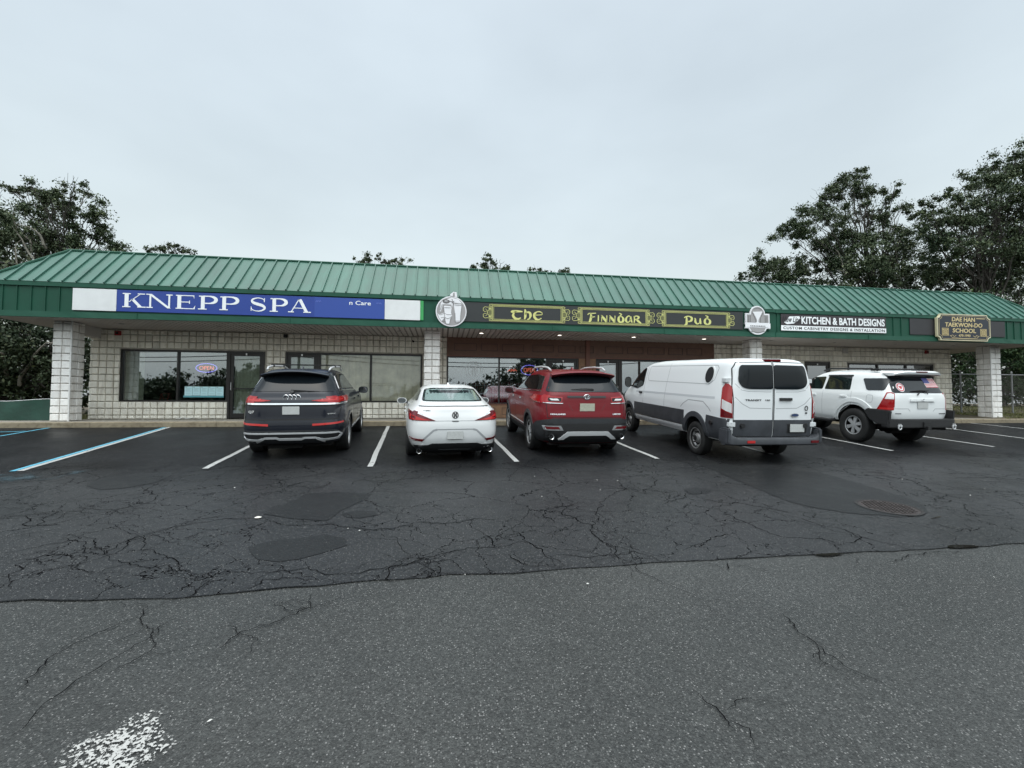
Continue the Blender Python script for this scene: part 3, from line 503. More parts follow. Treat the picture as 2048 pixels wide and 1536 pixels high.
# front wall with openings
WX0, WX1, FY = -10.363, 20.221, YW
OPEN = [(-9.602, -5.545, .535, 2.115), (-6.60, -5.545, -.1, 2.115), (-4.93, -.67, .535, 2.12), (-4.93, -3.93, -.1, 2.12), (.14, 9.85, -.1, 2.75), (13.60, 14.723, -.1, 2.12), (15.514, 19.427, .535, 2.10)]
mb = MB(); wallparts = []
xsb = [WX0, -9.602, -6.60, -5.545, -4.93, -3.93, -.67, .14, 9.85, 13.60, 14.723, 15.514, 19.427, WX1]; top = HS+.1
for a, b in zip(xsb[:-1], xsb[1:]):
    m_ = (a+b)/2; o = [q for q in OPEN if q[0] < m_ < q[1]]
    lo = min([q[2] for q in o], default=None); hi = max([q[3] for q in o], default=None)
    if lo is None: mb.box((a, FY+.04, -.1), (b, FY+.22, top))
    else:
        if lo > 0: mb.box((a, FY+.04, -.1), (b, FY+.22, lo))
        if hi < top-.02 and hi < 2.7: mb.box((a, FY+.04, hi), (b, FY+.22, top))
mb.box((WX0, FY+.22, -.1), (WX0+.2, 14, 3.4)); mb.box((WX1-.2, FY+.22, -.1), (WX1, 14, 3.4)); mb.box((WX0, 13.8, -.1), (WX1, 14, 3.4))
wall = part(mb, 'wall', M_mortar)
mb = MB(); blocks(mb, (WX0, WX1, 0, HS), 'x', FY+.04, -1, [(q[0], q[1], q[2]-.01, q[3]) for q in OPEN], half=True, dep=.062)
mb.v = [(v[0]-5, v[1]-YW, v[2]) for v in mb.v]; mb.build('block_facing', M_block, wall)
mb = MB(); blocks(mb, (FY, 9, 0, HS), 'y', WX0, -1, half=True); blocks(mb, (FY, 9, 0, HS), 'y', WX1, 1, half=True)
mb.v = [(v[0]-5, v[1]-YW, v[2]) for v in mb.v]; mb.build('block_facing', M_block, wall)
# columns
for i, (cx, s) in enumerate([(-10.415, .45), (-.545, .45), (10.375, .44), (20.27, .46)]):
    mb = MB(); mb.box((cx+.035, YC+.035, 0), (cx+s-.035, YC+s-.035, HS+.02)); col = part(mb, 'column', M_mortarc)
    mb = MB(); sk = []
    PIT_ = PIT; 
    for (r_, ax, fc, ot) in (((cx, cx+s, 0, HS), 'x', YC+.035, -1), ((cx, cx+s, 0, HS), 'x', YC+s-.035, 1), ((YC, YC+s, 0, HS), 'y', cx+.035, -1), ((YC, YC+s, 0, HS), 'y', cx+s-.035, 1)):
        w_ = s/2; u = r_[0]; PIT = w_
        z = 0; k = 0
        while z < HS-.02:
            zc = min(z+.2032, HS)
            for q in range(2):
                ua, uc = u+q*w_, u+(q+1)*w_; g = .011; t = .02; dd = .05*rb.uniform(.8, 1.1); j = lambda s_=.004: rb.uniform(-s_, s_)
                base = [(ua+g, z+g), (uc-g, z+g), (uc-g, zc-g), (ua+g, zc-g)]; tp = [(ua+g+.012+j(), z+g+.012+j()), (uc-g-.012+j(), z+g+.012+j()), (uc-g-.012+j(), zc-g-.012+j()), (ua+g+.012+j(), zc-g-.012+j())]
                P = [(a, fc, b) for a, b in base]+[(a, fc+ot*(dd-.012), b) for a, b in base]+[(a, fc+ot*(dd+j()), b) for a, b in tp]
                if ax == 'y': P = [(p[1], p[0], p[2]) for p in P]
                mb.add(P, [(8, 9, 10, 11)]+[(kk+i_, kk+(i_+1) % 4, kk+4+(i_+1) % 4, kk+4+i_) for kk in (0, 4) for i_ in range(4)])
            z += .2032
        PIT = .2032
    mb.v = [(v[0]-5, v[1]-YW, v[2]) for v in mb.v]; mb.build('block_facing', M_blockc, col)
    if i in (0, 3):
        xx = cx+s-.005 if i == 0 else cx-.005
        mb = MB(); mb.box((xx-.012, YC-.022, 0), (xx+.022, YC+.012, HS)); mb.v = [(v[0]-5, v[1]-YW, v[2]) for v in mb.v]; mb.build('corner_strip', mat('white_corner_strip', (.66, .65, .63), .5), col)
# canopy header boards at left end
mb = MB(); mb.box((-10.36, YC+.46, 2.42), (-10.12, YW-.02, HS+.01)); part(mb, 'header_board', mat('pale_header_paint', (.50, .48, .46), .6))
# soffit : ribbed panels running front to back
mb = MB(); x = EX0+.03; vs = []; prof = []
while x < EX1-.03:
    prof += [(x, 0, 0), (x+.112, 0, 0), (x+.118, .022, 1), (x+.152, .022, 1), (x+.158, 0, 0)]; x += .160
for k_, (yy0, yy1) in enumerate([(.03, 1.99)]):
    n_ = len(prof); vs = [(p[0], y, HS+.006+p[1]) for y in (yy0, yy1) for p in prof]
    for i in range(n_-1): mb.add([vs[i], vs[n_+i], vs[n_+i+1], vs[i+1]], [(0, 1, 2, 3)], 1 if prof[i][2] and prof[i+1][2] else 0)
for (a, b) in ((EX0+.03, WX0), (WX1, EX1-.03)): mb.add([(a, 1.99, HS+.006), (a, 12, HS+.006), (b, 12, HS+.006), (b, 1.99, HS+.006)], [(0, 1, 2, 3)])
mb.box((EX0+.1, .1, HS+.03), (EX1-.1, 12, HS+.05)); soffit = part(mb, 'soffit', [M_soffit, M_soffitd])
M_lampoff = mat('unlit_recess', (.05, .045, .04), .5); M_lampon = mat('lit_downlight', (1, .95, .85), .4, emis=(1, .93, .82), es=3)
M_lrim = mat('downlight_rim', (.45, .43, .42), .4)
for i in range(12):
    x = -8.916+2.5295*i; y = .86; lit = 4 <= i <= 7
    mb = MB(); sg = 20; z = HS-.004
    mb.add([(x+r_*math.cos(2*math.pi*k/sg), y+r_*math.sin(2*math.pi*k/sg), z) for r_ in (.085, .065) for k in range(sg)], [(k, (k+1) % sg, sg+(k+1) % sg, sg+k) for k in range(sg)])
    mb.add([(x+.065*math.cos(2*math.pi*k/sg), y+.065*math.sin(2*math.pi*k/sg), z+zz) for zz in (0, .008) for k in range(sg)], [(k, (k+1) % sg, sg+(k+1) % sg, sg+k) for k in range(sg)])
    dl = part(mb, 'downlight', M_lrim, label='lit recessed downlight' if lit else 'unlit recessed downlight')
    mb = MB(); mb.add([(x+.066*math.cos(2*math.pi*k/sg)-5, y+.066*math.sin(2*math.pi*k/sg)-YW, HS+(-.001 if lit else .003)) for k in range(sg)], [tuple(range(sg))[::-1]]); mb.build('lamp_disc', M_lampon if lit else M_lampoff, dl)
# fascia
mb = MB()
mb.box((EX0, .0, HS+.10), (EX1, .03, HF-.06)); mb.box((EX0, .03, HS+.10), (EX0+.03, 12, HF-.06)); mb.box((EX1-.03, .03, HS+.10), (EX1, 12, HF-.06))
fas = part(mb, 'fascia', M_greenf)
mb = MB(); x = -11.40
k = 0
while x < EX1-.02:
    if not any(a < x < b for a, b in ((-9.52, -.53), (.6, 9.66), (10.95, 15.02), (15.94, 20.0))): mb.box((x-.012, -.022, HS+.145), (x+.012, .001, HF-.11))
    x += .318
for y in [.3+.318*i for i in range(30)]: mb.box((EX0-.022, y, HS+.145), (EX0+.001, y+.024, HF-.11)); mb.box((EX1-.001, y, HS+.145), (EX1+.022, y+.024, HF-.11))
mb.v = [(v[0]-5, v[1]-YW, v[2]) for v in mb.v]; mb.build('fascia_batten', M_greenf, fas)
mb = MB()
segs = [-11.53, -8.0, -4.2, -.36, 3.30, 6.9, 10.8, 14.3, 18.1, 22.08]
for a, b in zip(segs[:-1], segs[1:]):   # drip edge and lower band in overlapping lengths
    dz = rb.uniform(-.006, .006); dy = rb.uniform(-.004, .004)
    mb.box((a+.004, -.045+dy, HF-.105+dz), (b-.004, .012, HF+.004+dz)); dz = rb.uniform(-.005, .005)
    k = 14; xs_ = [a+.004+(b-a-.008)*i/k for i in range(k+1)]; P = []
    for xx in xs_:
        wv = .010*noise.noise(Vector((xx*1.4, 4, 0)))+.006*noise.noise(Vector((xx*5, 2, 0)))
        P += [(xx, -.03+wv, HS+.145), (xx, -.034-wv*.8, HS-.004+dz), (xx, .02, HS-.006+dz), (xx, .02, HS+.147)]
    mb.add(P, [(i*4+j, i*4+(j+1) % 4, (i+1)*4+(j+1) % 4, (i+1)*4+j) for i in range(k) for j in range(4)]+[(3, 2, 1, 0), (k*4, k*4+1, k*4+2, k*4+3)])
for a in segs[1:-1]: mb.box((a-.02, -.052, HF-.112), (a+.02, -.0, HF+.008)); mb.box((a-.018, -.046, HS-.008), (a+.018, .0, HS+.15))
for xx, s_ in ((EX0, -1), (EX1, 1)):
    mb.box((min(xx, xx+s_*.045), -.045, HF-.105), (max(xx, xx+s_*.045), 12, HF+.004)); mb.box((min(xx, xx+s_*.03), -.03, HS-.004), (max(xx, xx+s_*.03), 12, HS+.145))
part(mb, 'fascia_trim', M_greent)
# roof
ez = HF+.006
mb = MB(); y0 = -.05
k = 120; P = []
for i in range(k+1):
    t = i/k; xa = EX0-.04+(EX1-EX0+.08)*t; xb = RX0+(RX1-RX0)*t
    P += [(xa, y0, ez), (xb, RY, RZ)]
mb.add(P, [(2*i, 2*i+2, 2*i+3, 2*i+1) for i in range(k)])
for ex, rx in ((EX0-.04, RX0), (EX1+.04, RX1)): mb.add([(ex, y0, ez), (rx, RY, RZ), (rx, 11, RZ), (ex, 12.2, ez)], [(0, 1, 2, 3) if ex > 0 else (3, 2, 1, 0)])
mb.add([(RX0, RY, RZ), (RX1, RY, RZ), (RX1-.3, RY+.35, RZ-.5), (RX0+.3, RY+.35, RZ-.5)], [(0, 1, 2, 3)])
mb.add([(RX0, RY+.3, RZ-.5), (RX1, RY+.3, RZ-.5), (RX1, 12.2, RZ-.5), (RX0, 12.2, RZ-.5)], [(0, 1, 2, 3)])
roof = part(mb, 'roof', M_green)
mb = MB(); sl = Vector((0, RY-y0, RZ-ez)); nrm = Vector((0, -(RZ-ez), RY-y0)).normalized()
x = -9.728-.3188*5
while x < EX1:
    tmax = 1.
    if x < RX0: tmax = (x-(EX0-.04))/(RX0-EX0+.04)
    if x > RX1: tmax = ((EX1+.04)-x)/(EX1+.04-RX1)
    if tmax > .03:
        a = Vector((x, y0-.004, ez))+nrm*.001; b = Vector((x, y0, ez))+sl*tmax+nrm*.001; w = .013
        q = [a+Vector((-w, 0, 0)), a+Vector((w, 0, 0)), b+Vector((w, 0, 0)), b+Vector((-w, 0, 0))]
        mb.prism(q, nrm*.042)
    x += .3188
for y in [.3+.3188*i for i in range(36)]:
    for ex, rx, sg_ in ((EX0-.04, RX0, -1), (EX1+.04, RX1, 1)):
        tm = min(1, (y-y0)/(RY-y0)); a = Vector((ex, y, ez)); b = a+(Vector((rx, y, RZ))-a)*tm; n2 = Vector((sg_*(RZ-ez), 0, abs(rx-ex))).normalized()
        mb.prism([a+Vector((0, -.013, 0)), a+Vector((0, .013, 0)), b+Vector((0, .013, 0)), b+Vector((0, -.013, 0))], n2*.042)
mb.v = [(v[0]-5, v[1]-YW, v[2]) for v in mb.v]; mb.build('standing_seam', M_green, roof)
mb = MB(); mb.tube([(RX0-.02, RY, RZ+.018), (RX1+.02, RY, RZ+.018)], .035, 6); 
mb.tube([(EX0-.04, y0, ez+.02), (RX0, RY, RZ+.02)], .038, 6); mb.tube([(EX1+.04, y0, ez+.02), (RX1, RY, RZ+.02)], .038, 6)
mb.v = [(v[0]-5, v[1]-YW, v[2]) for v in mb.v]; mb.build('ridge_cap', M_greent, roof)
# ---- interiors (dark rooms behind the glass) ----
mb = MB(); M_floor = mat('dim_floor', (.10, .09, .08), .7)
for a, b in ((WX0+.2, -.3), (-.28, 10.0), (10.02, WX1-.2)):
    mb.add([(a, 2.2, .02), (b, 2.2, .02), (b, 6, .02), (a, 6, .02)], [(0, 1, 2, 3)], 1)
    mb.add([(a, 6, 0), (b, 6, 0), (b, 6, 2.7), (a, 6, 2.7)], [(3, 2, 1, 0)], 0); mb.add([(a, 2.2, 0), (a, 6, 0), (a, 6, 2.7), (a, 2.2, 2.7)], [(0, 1, 2, 3)]); mb.add([(b, 2.2, 0), (b, 6, 0), (b, 6, 2.7), (b, 2.2, 2.7)], [(3, 2, 1, 0)])
    mb.add([(a, 2.2, 2.65), (b, 2.2, 2.65), (b, 6, 2.65), (a, 6, 2.65)], [(3, 2, 1, 0)])
part(mb, 'interior_room', [mat('dim_wall', (.16, .155, .15), .8), M_floor])
# ---- storefront frames ----
FRY0, FRY1 = FY+.02, FY+.12
def window(x0, x1, z0, z1, mull, g, fr=.055, names='window'):
    mb = MB(); f = fr
    mb.box((x0, FRY0, z1-f), (x1, FRY1, z1)); mb.box((x0, FRY0, z0), (x1, FRY1, z0+f*.8))
    for x in [x0+f/2]+list(mull)+[x1-f/2]: mb.box((x-f/2, FRY0+.002, z0+f*.8), (x+f/2, FRY1-.002, z1-f))
    w = part(mb, names, M_frame)
    ed = [x0+f/2]+list(mull)+[x1-f/2]
    for a, b in zip(ed[:-1], ed[1:]):
        mb = MB(); mb.box((a+f/2-.002-5, .068, z0+f*.8-.002), (b-f/2+.002-5, .074, z1-f+.002)); mb.build('pane', g, w)
    return w
def door(x0, x1, z1, g, closer=True, hinge=1, handle=True):
    mb = MB(); f = .06; 
    mb.box((x0, FRY0-.006, z1-f), (x1, FRY1, z1)); mb.box((x0, FRY0-.006, .0), (x0+f, FRY1, z1-f)); mb.box((x1-f, FRY0-.006, .0), (x1, FRY1, z1-f))
    fr_ = part(mb, 'door_frame', M_frame)
    mb = MB(); a, b, s = x0+f+.006, x1-f-.006, .085; y0_, y1_ = FRY0+.012, FRY0+.055
    mb.box((a, y0_, .03), (a+s, y1_, z1-f-.008)); mb.box((b-s, y0_, .03), (b, y1_, z1-f-.008)); mb.box((a+s, y0_+.001, .03), (b-s, y1_-.001, .17)); mb.box((a+s, y0_+.001, z1-f-.09), (b-s, y1_-.001, z1-f-.008))
    d = part(mb, 'door', M_frame)
    mb = MB(); mb.box((a+s-5, .05, .17), (b-s-5, .056, z1-f-.09)); mb.build('pane', g, d)
    if handle:
        hx = a+.045 if hinge > 0 else b-.045
        mb = MB(); mb.tube([(hx-5, .005, .88), (hx-5, -.035, .90), (hx-5, -.035, 1.12), (hx-5, .005, 1.14)], .011, 6); mb.build('door_handle', M_frame2, d)
        mb = MB(); mb.box((a+s-5, .02, .93), (b-s-5, .045, .965)); mb.build('push_bar', M_frame, d)
    if closer: mb = MB(); xm = (a+b)/2; mb.box((xm-.02-5, -.004, z1-f-.065), (xm+.02-5, .014, z1-f-.005)); mb.build('closer_bracket', M_frame2, d)
window(-9.602, -6.60, .535, 2.115, [-8.027], G_spa); door(-6.60, -5.545, 2.115, G_door)
window(-3.93, -.67, .535, 2.12, [-2.316], G_drap); door(-4.93, -3.93, 2.12, G_door, handle=True)
window(.14, 3.60, .47, 2.10, [1.908], G_pub, .05); door(3.60, 4.70, 2.07, G_pub)
door(5.33, 6.24, 2.08, G_pub, True, -1); window(6.24, 9.60, .47, 2.08, [7.9], G_pub, .07)
door(13.60, 14.723, 2.12, G_pub); window(15.514, 19.427, .535, 2.10, [16.85, 18.15], G_pub)
# ---- pub front of painted wood ----
mb = MB()
mb.box((.14, FY-.02, 2.10), (9.85, FY+.2, HS+.02)); mb.box((.14, FY, -.05), (3.60, FY+.2, .47)); mb.box((6.24, FY, -.05), (9.85, FY+.2, .47)); mb.box((9.60, FY, .47), (9.85, FY+.19, 2.10))
mb.box((4.70, FY-.01, -.05), (5.33, FY+.2, 2.10)); pub = part(mb, 'pub_front', M_wood, label='brown panelled wood front')
mb = MB()
def mould(x0, x1, z0, z1, y, w=.018, d=.014):
    mb = MB()
    for a in ((x0, z0, x1, z0+w), (x0, z1-w, x1, z1), (x0, z0+w, x0+w, z1-w), (x1-w, z0+w, x1, z1-w)): mb.box((a[0]-5, y-YW-d, a[1]), (a[2]-5, y-YW+.001, a[3]))
    mb.build('panel_moulding', M_woodd, pub)
xx = .38
for wd in (.75, .55, .75, .0, .75, .62, .5, 0, .0, .65, .6, .65, .55, .6, .65): 
    if wd and xx+wd < 9.7: mould(xx, xx+wd, 2.27, 2.52, FY-.02)
    xx += wd+.16 if wd else .14
for x0_ in (.3, 1.15, 2.0, 2.85, 6.5, 7.35, 8.2, 9.0): mould(x0_, x0_+.62, .12, .36, FY)
mould(4.80, 5.22, .9, 1.8, FY-.01)
mb = MB(); mb.box((.14-5, -.035, 2.075), (9.85-5, -.021, 2.11)); mb.box((.14-5, -.04, .455), (3.6-5, -.001, .49)); mb.box((4.955-5, -.075, 0), (5.09-5, -.012, HS)); mb.build('pilaster', mat('red_brown_pilaster', (.15, .055, .035), .5), pub)
mb = MB(); mb.box((.14-5, -.012, .02), (3.6-5, -.0005, .452)); mb.box((6.26-5, -.012, .02), (9.83-5, -.0005, .452)); mb.box((4.71-5, -.016, .02), (4.95-5, -.0105, 2.07)); mb.box((5.1-5, -.016, .02), (5.32-5, -.0105, 2.07)); mb.build('wainscot', M_woodl, pub)
# ---- things on or behind the front ----
def hung_cloth(name, x0, x1, z0, z1, y, m, label, cat, amp=.018, freq=26, see=False, wav=.0):
    k = max(8, int((x1-x0)*60)); mb = MB(); P = []
    for i in range(k+1):
        x = x0+(x1-x0)*i/k; f = amp*(math.sin(x*freq)+.5*math.sin(x*freq*2.3+1)+.4*noise.noise(Vector((x*4, 0, 0))))
        P += [(x, y+f, z0), (x+.01*math.sin(x*9), y+f*.8, (z0+z1)/2), (x, y+f*.7, z1)]
    mb.add(P, [(i*3+j, (i+1)*3+j, (i+1)*3+j+1, i*3+j+1) for i in range(k) for j in range(2)])
    mb.add([(v[0], v[1]+.004, v[2]) for v in P], [(i*3+j+1, (i+1)*3+j+1, (i+1)*3+j, i*3+j) for i in range(k) for j in range(2)])
    return tag(mb.build(name, m, smooth=70), label, cat)
M_curt = mat('beige_curtain', (.80, .71, .52), .8, noise_amt=.15, noise_scale=3); M_curt2 = mat('green_grey_curtain', (.82, .77, .62), .8, noise_amt=.2, noise_scale=4)
hung_cloth('curtain', -9.54, -9.02, .56, 2.07, 2.10, M_curt, 'beige curtain drawn aside at the left edge of the far left shop window', 'curtain')
hung_cloth('curtain', -6.46, -5.7, .05, 2.0, 2.10, M_curt, 'beige curtain hanging behind the glass door beside the taped papers', 'curtain')
hung_cloth('curtain', -3.9, -2.36, .55, 2.08, 2.065, M_curt2, 'grey green curtain behind the window pane next to the second shop door', 'curtain')
hung_cloth('curtain', -2.28, -.72, .55, 2.08, 2.065, M_curt2, 'grey green curtain behind the pane beside the block column', 'curtain', .012, 20)
hung_cloth('curtain', -4.8, -4.0, .05, 2.0, 2.10, M_curt2, 'grey curtain behind the second shop door, above the black vehicle', 'curtain')
# plaid curtain in pub
mp_ = bpy.data.materials.new('red_plaid'); mp_.use_nodes = True; h = NT(mp_); o = h.n('ShaderNodeTexCoord').outputs['Object']; sp = h.n('ShaderNodeSeparateXYZ'); h.l(o, sp.inputs[0])
def stripes(c, per, w, off=0.): return h.math('LESS_THAN', h.math('FRACT', h.math('ADD', h.math('DIVIDE', c, per), off)), w)
c = h.mix(stripes(sp.outputs[0], .30, .45), (.30, .018, .03), (.10, .01, .015)); c = h.mix(stripes(sp.outputs[2], .30, .4), c, (.10, .012, .02)); c = h.mix(stripes(sp.outputs[0], .30, .09, .3), c, (.75, .72, .70)); c = h.mix(stripes(sp.outputs[2], .30, .07, .3), c, (.75, .72, .70)); c = h.mix(stripes(sp.outputs[0], .15, .08, .1), c, (.55, .45, .45))
h.l(c, h.b.inputs['Base Color']); h.b.inputs['Roughness'].default_value = .8
hung_cloth('cafe_curtain', .18, 1.87, .50, 1.24, 2.16, mp_, 'red plaid half curtain in the pub window behind the white sedan', 'curtain', .008, 22)
hung_cloth('cafe_curtain', 1.95, 3.54, .50, 1.24, 2.16, mp_, 'red plaid half curtain in the pub window left of the red vehicle', 'curtain', .008, 22)
# papers taped in window
M_paper = mat('blue_white_paper', (.55, .82, .86), .6); M_ink = mat('grey_print', (.35, .50, .52), .6)
for i in range(5):
    x = -7.83+i*.222; mb = MB(); mb.box((x, 1.995, .72+.004*(i % 2)), (x+.214, 1.998, 1.0)); p = tag(mb.build('window_notice', M_paper), f'pale blue printed paper sheet taped to the shop window, {["first", "second", "third", "fourth", "fifth"][i]} from the left', 'notice', 'sheets taped in a row in the window')
    mb = MB()
    for r_ in range(7):
        if r_ != 2: mb.box((x+.035, 1.992, .76+r_*.03), (x+.18-.02*(r_ % 3), 1.9945, .768+r_*.03))
    mb.box((x+.02, 1.992, .965), (x+.06, 1.9945, .99)); mb.build('print', M_ink, p)
mb = MB(); mb.box((-7.86, 1.9985, .665), (-6.72, 2.0, .72)); tag(mb.build('blue_strip', mat('teal_tape', (.10, .34, .38), .6)), 'teal strip of tape under the row of papers in the window', 'tape')
# step ladder inside
mb = MB(); M_lad = mat('red_ladder', (.42, .07, .06), .5)
for x in (-8.92, -8.70): mb.tube([(x, 2.55, .02), (x+.03, 2.75, .80)], .018, 6); mb.tube([(x+.16, 3.05, .02), (x+.03, 2.75, .80)], .014, 6)
for z in (.25, .45, .63, .78): mb.box((-8.92+.03*z, 2.53+.25*z, z), (-8.66+.03*z, 2.66+.25*z, z+.02))
tag(mb.build('step_ladder', M_lad), 'red folding step ladder standing inside the far left window', 'ladder')
# neon signs
N_blue = mat('blue_neon', (.1, .1, .8), .3, emis=(.28, .22, .9), es=1.7); N_red = mat('red_neon', (.8, .1, .05), .3, emis=(1.0, .18, .10), es=1.5); M_nb = mat('neon_backing', (.03, .03, .05), .4)
def neon(cx, cz, w, h_, label, y=2.10):
    e_ = empty('neon_open_sign', label, 'neon sign', (cx, y, cz))
    mb = MB(); mb.tube([(p[0], 0, p[1]) for p in arc(0, 0, w, h_, 0, 360, 40)], .011, 6, cap=False); mb.build('neon_ring', N_blue, e_)
    t = text_mesh('OPEN', -w*.68, w*.68, -h_*.45, h_*.45, .0, .012, 0.0, name='neon_letters', m=N_red, parent=e_)
    mb = MB(); mb.box((-w*.7, .03, -.006), (w*.7, .04, .006)); mb.box((-.004, .02, h_), (.004, .026, 2.06-cz)); mb.build('hanger', M_nb, e_)
neon(-7.285, 1.585, .30, .135, 'small oval blue and red neon OPEN sign above the taped papers')
neon(2.98, 1.66, .29, .17, 'neon OPEN sign with blue ring in the pub window above the red vehicle')
e_ = empty('neon_beer_sign', 'small dim red and white neon sign in the pub window left of the OPEN sign', 'neon sign', (2.37, 2.10, 1.62))
mb = MB(); mb.tube([(p[0], 0, p[1]) for p in [(-.16, -.02), (-.08, .03), (-.04, -.03), (.02, .06), (.06, -.02), (.12, .04), (.17, -.01)]], .012, 5); mb.tube([(p[0], 0, p[1]) for p in [(-.14, .0), (-.06, .07), (.03, .01), (.1, .08)]], .008, 5); mb.build('neon_script', N_red, e_)
mb = MB(); mb.tube([(-.1, 0, -.09), (.11, 0, -.085)], .01, 5); mb.tube([(-.08, 0, .10), (-.07, 0, .17), (.0, 0, .14)], .006, 5); mb.build('neon_bar', mat('white_neon', (.9, .9, .9), .3, emis=(1, .9, .9), es=1.2), e_)
# etched round logo on pub window
M_etch = mat('white_window_decal', (.55, .58, .60), .6)
e_ = empty('window_decal', 'round white line drawn decal on the leftmost pub window', 'decal', (1.066, 2.012, 1.61))
mb = MB()
for r_, w in ((.30, .012), (.215, .016)): stroke(mb, arc(0, 0, r_, r_, 0, 360, 48)[:-1], w, 0, .003, True)
mb.build('ring', M_etch, e_)
mb = MB()
for k in range(-3, 4): stroke(mb, [(-.13+abs(k)*.01, -.02+k*.045+.02*math.sin(k)), (-.05, .02+k*.045), (.04, -.015+k*.045), (.13-abs(k)*.01, .015+k*.045)], [.006, .018, .02, .006], 0, .003)
stroke(mb, arc(0, -.12, .06, .07, 180, 360, 10), .012, 0, .003); mb.build('drawing', M_etch, e_)
# alarm bells, camera, boxes on the wall
def wallbox(name, x, z, w, h_, d, m, label, cat):
    mb = MB(); mb.box((x-w/2, FY-.01-d, z-h_/2), (x+w/2, FY-.006, z+h_/2)); return tag(mb.build(name, m, smooth=30, bevel=.008), label, cat)
M_red = mat('red_alarm_paint', (.30, .02, .02), .4)
for x, lb in ((-9.66, 'red alarm box high on the wall by the left end of the building'), (19.05, 'red alarm box high on the wall by the right end of the building')):
    al = wallbox('fire_alarm', x, 2.585, .16, .13, .06, M_red, lb, 'alarm')
    mb = MB(); mb.tube([(x, FY-.075, 2.585), (x, FY-.10, 2.585)], .035, 12); mb.build('strobe', mat('dark_lens', (.05, .03, .03), .2), al)
wallbox('junction_box', -4.93, 2.62, .10, .10, .06, mat('black_plastic', (.012, .012, .013), .45), 'small black box under the canopy above the second shop door', 'junction box')
wallbox('junction_box', 15.35, 2.56, .22, .19, .05, mat('grey_box_paint', (.50, .48, .45), .6), 'pale grey box above the window right of the white van', 'junction box')
cmr = empty('security_camera', 'small black security camera on the wall left of the block column', 'camera', (-.98, FY-.04, 2.55))
mb = MB(); mb.tube([(0, -.02, 0), (.03, -.15, -.03)], .032, 10); mb.build('housing', MATS['black_plastic'], cmr); mb = MB(); mb.tube([(-.01, .03, .05), (-.01, .03, -.0), (0, -.04, -.01)], .012, 6); mb.build('bracket', MATS['black_plastic'], cmr)
# white litter at wall foot
mb = MB()
rl = random.Random(4)
for i in range(9):
    x = -7.95+i*.055+rl.uniform(-.02, .02); z = .01+rl.uniform(0, .02); mb.prism([(x, FY-.12, z), (x+.05, FY-.10, z+.015), (x+.045, FY-.05, z+.03), (x+.005, FY-.07, z+.012)], (0, 0, .006))
tag(mb.build('plastic_litter', mat('white_plastic', (.8, .8, .78), .5)), 'crumpled white plastic lying at the foot of the block wall', 'litter')

# ---------------- signs on the fascia ----------------
SY = -.012   # back of the sign panels
M_sw = mat('sign_white', (.70, .71, .71), .45, noise_amt=.06, noise_scale=4); M_blue = mat('sign_blue', (.008, .040, .26), .4, noise_amt=.06, noise_scale=3); M_ltr = mat('letter_white', (.82, .84, .85), .4); M_blue2 = mat('sign_faded_blue', (.018, .058, .30), .45); M_pale = mat('sign_pale_blue', (.14, .20, .62), .5)
M_blk = mat('sign_charcoal', (.018, .021, .022), .45, noise_amt=.1, noise_scale=5); M_gold = mat('sign_gold_green', (.60, .60, .22), .5); M_goldd = mat('sign_olive', (.13, .135, .05), .5)
def panel(name, x0, x1, z0, z1, m, label, cat, d=.014, y=SY, dz=0):
    mb = MB(); mb.prism([(x0, y-d, z0), (x1, y-d, z0+dz), (x1, y-d, z1+dz), (x0, y-d, z1)], (0, d, 0)); o = mb.build(name, m); 
    return tag(o, label, cat)
sp_ = panel('shop_sign', -8.475, -1.65, 2.905, 3.475, M_blue, 'long blue sign board reading KNEPP SPA in white serif capitals', 'sign', .022)
panel('white_board', -9.49, -8.479, 2.905, 3.475, M_sw, 'blank white panel at the left end of the blue sign', 'sign panel', .03)
panel('white_board', -1.646, -.655, 2.905, 3.475, M_sw, 'blank white panel at the right end of the blue sign beside a green strip', 'sign panel', .03)
panel('green_strip', -.652, -.56, 2.91, 3.475, mat('bright_green', (.03, .30, .08), .4), 'narrow bright green strip right of the white blank panel', 'sign panel', .02)
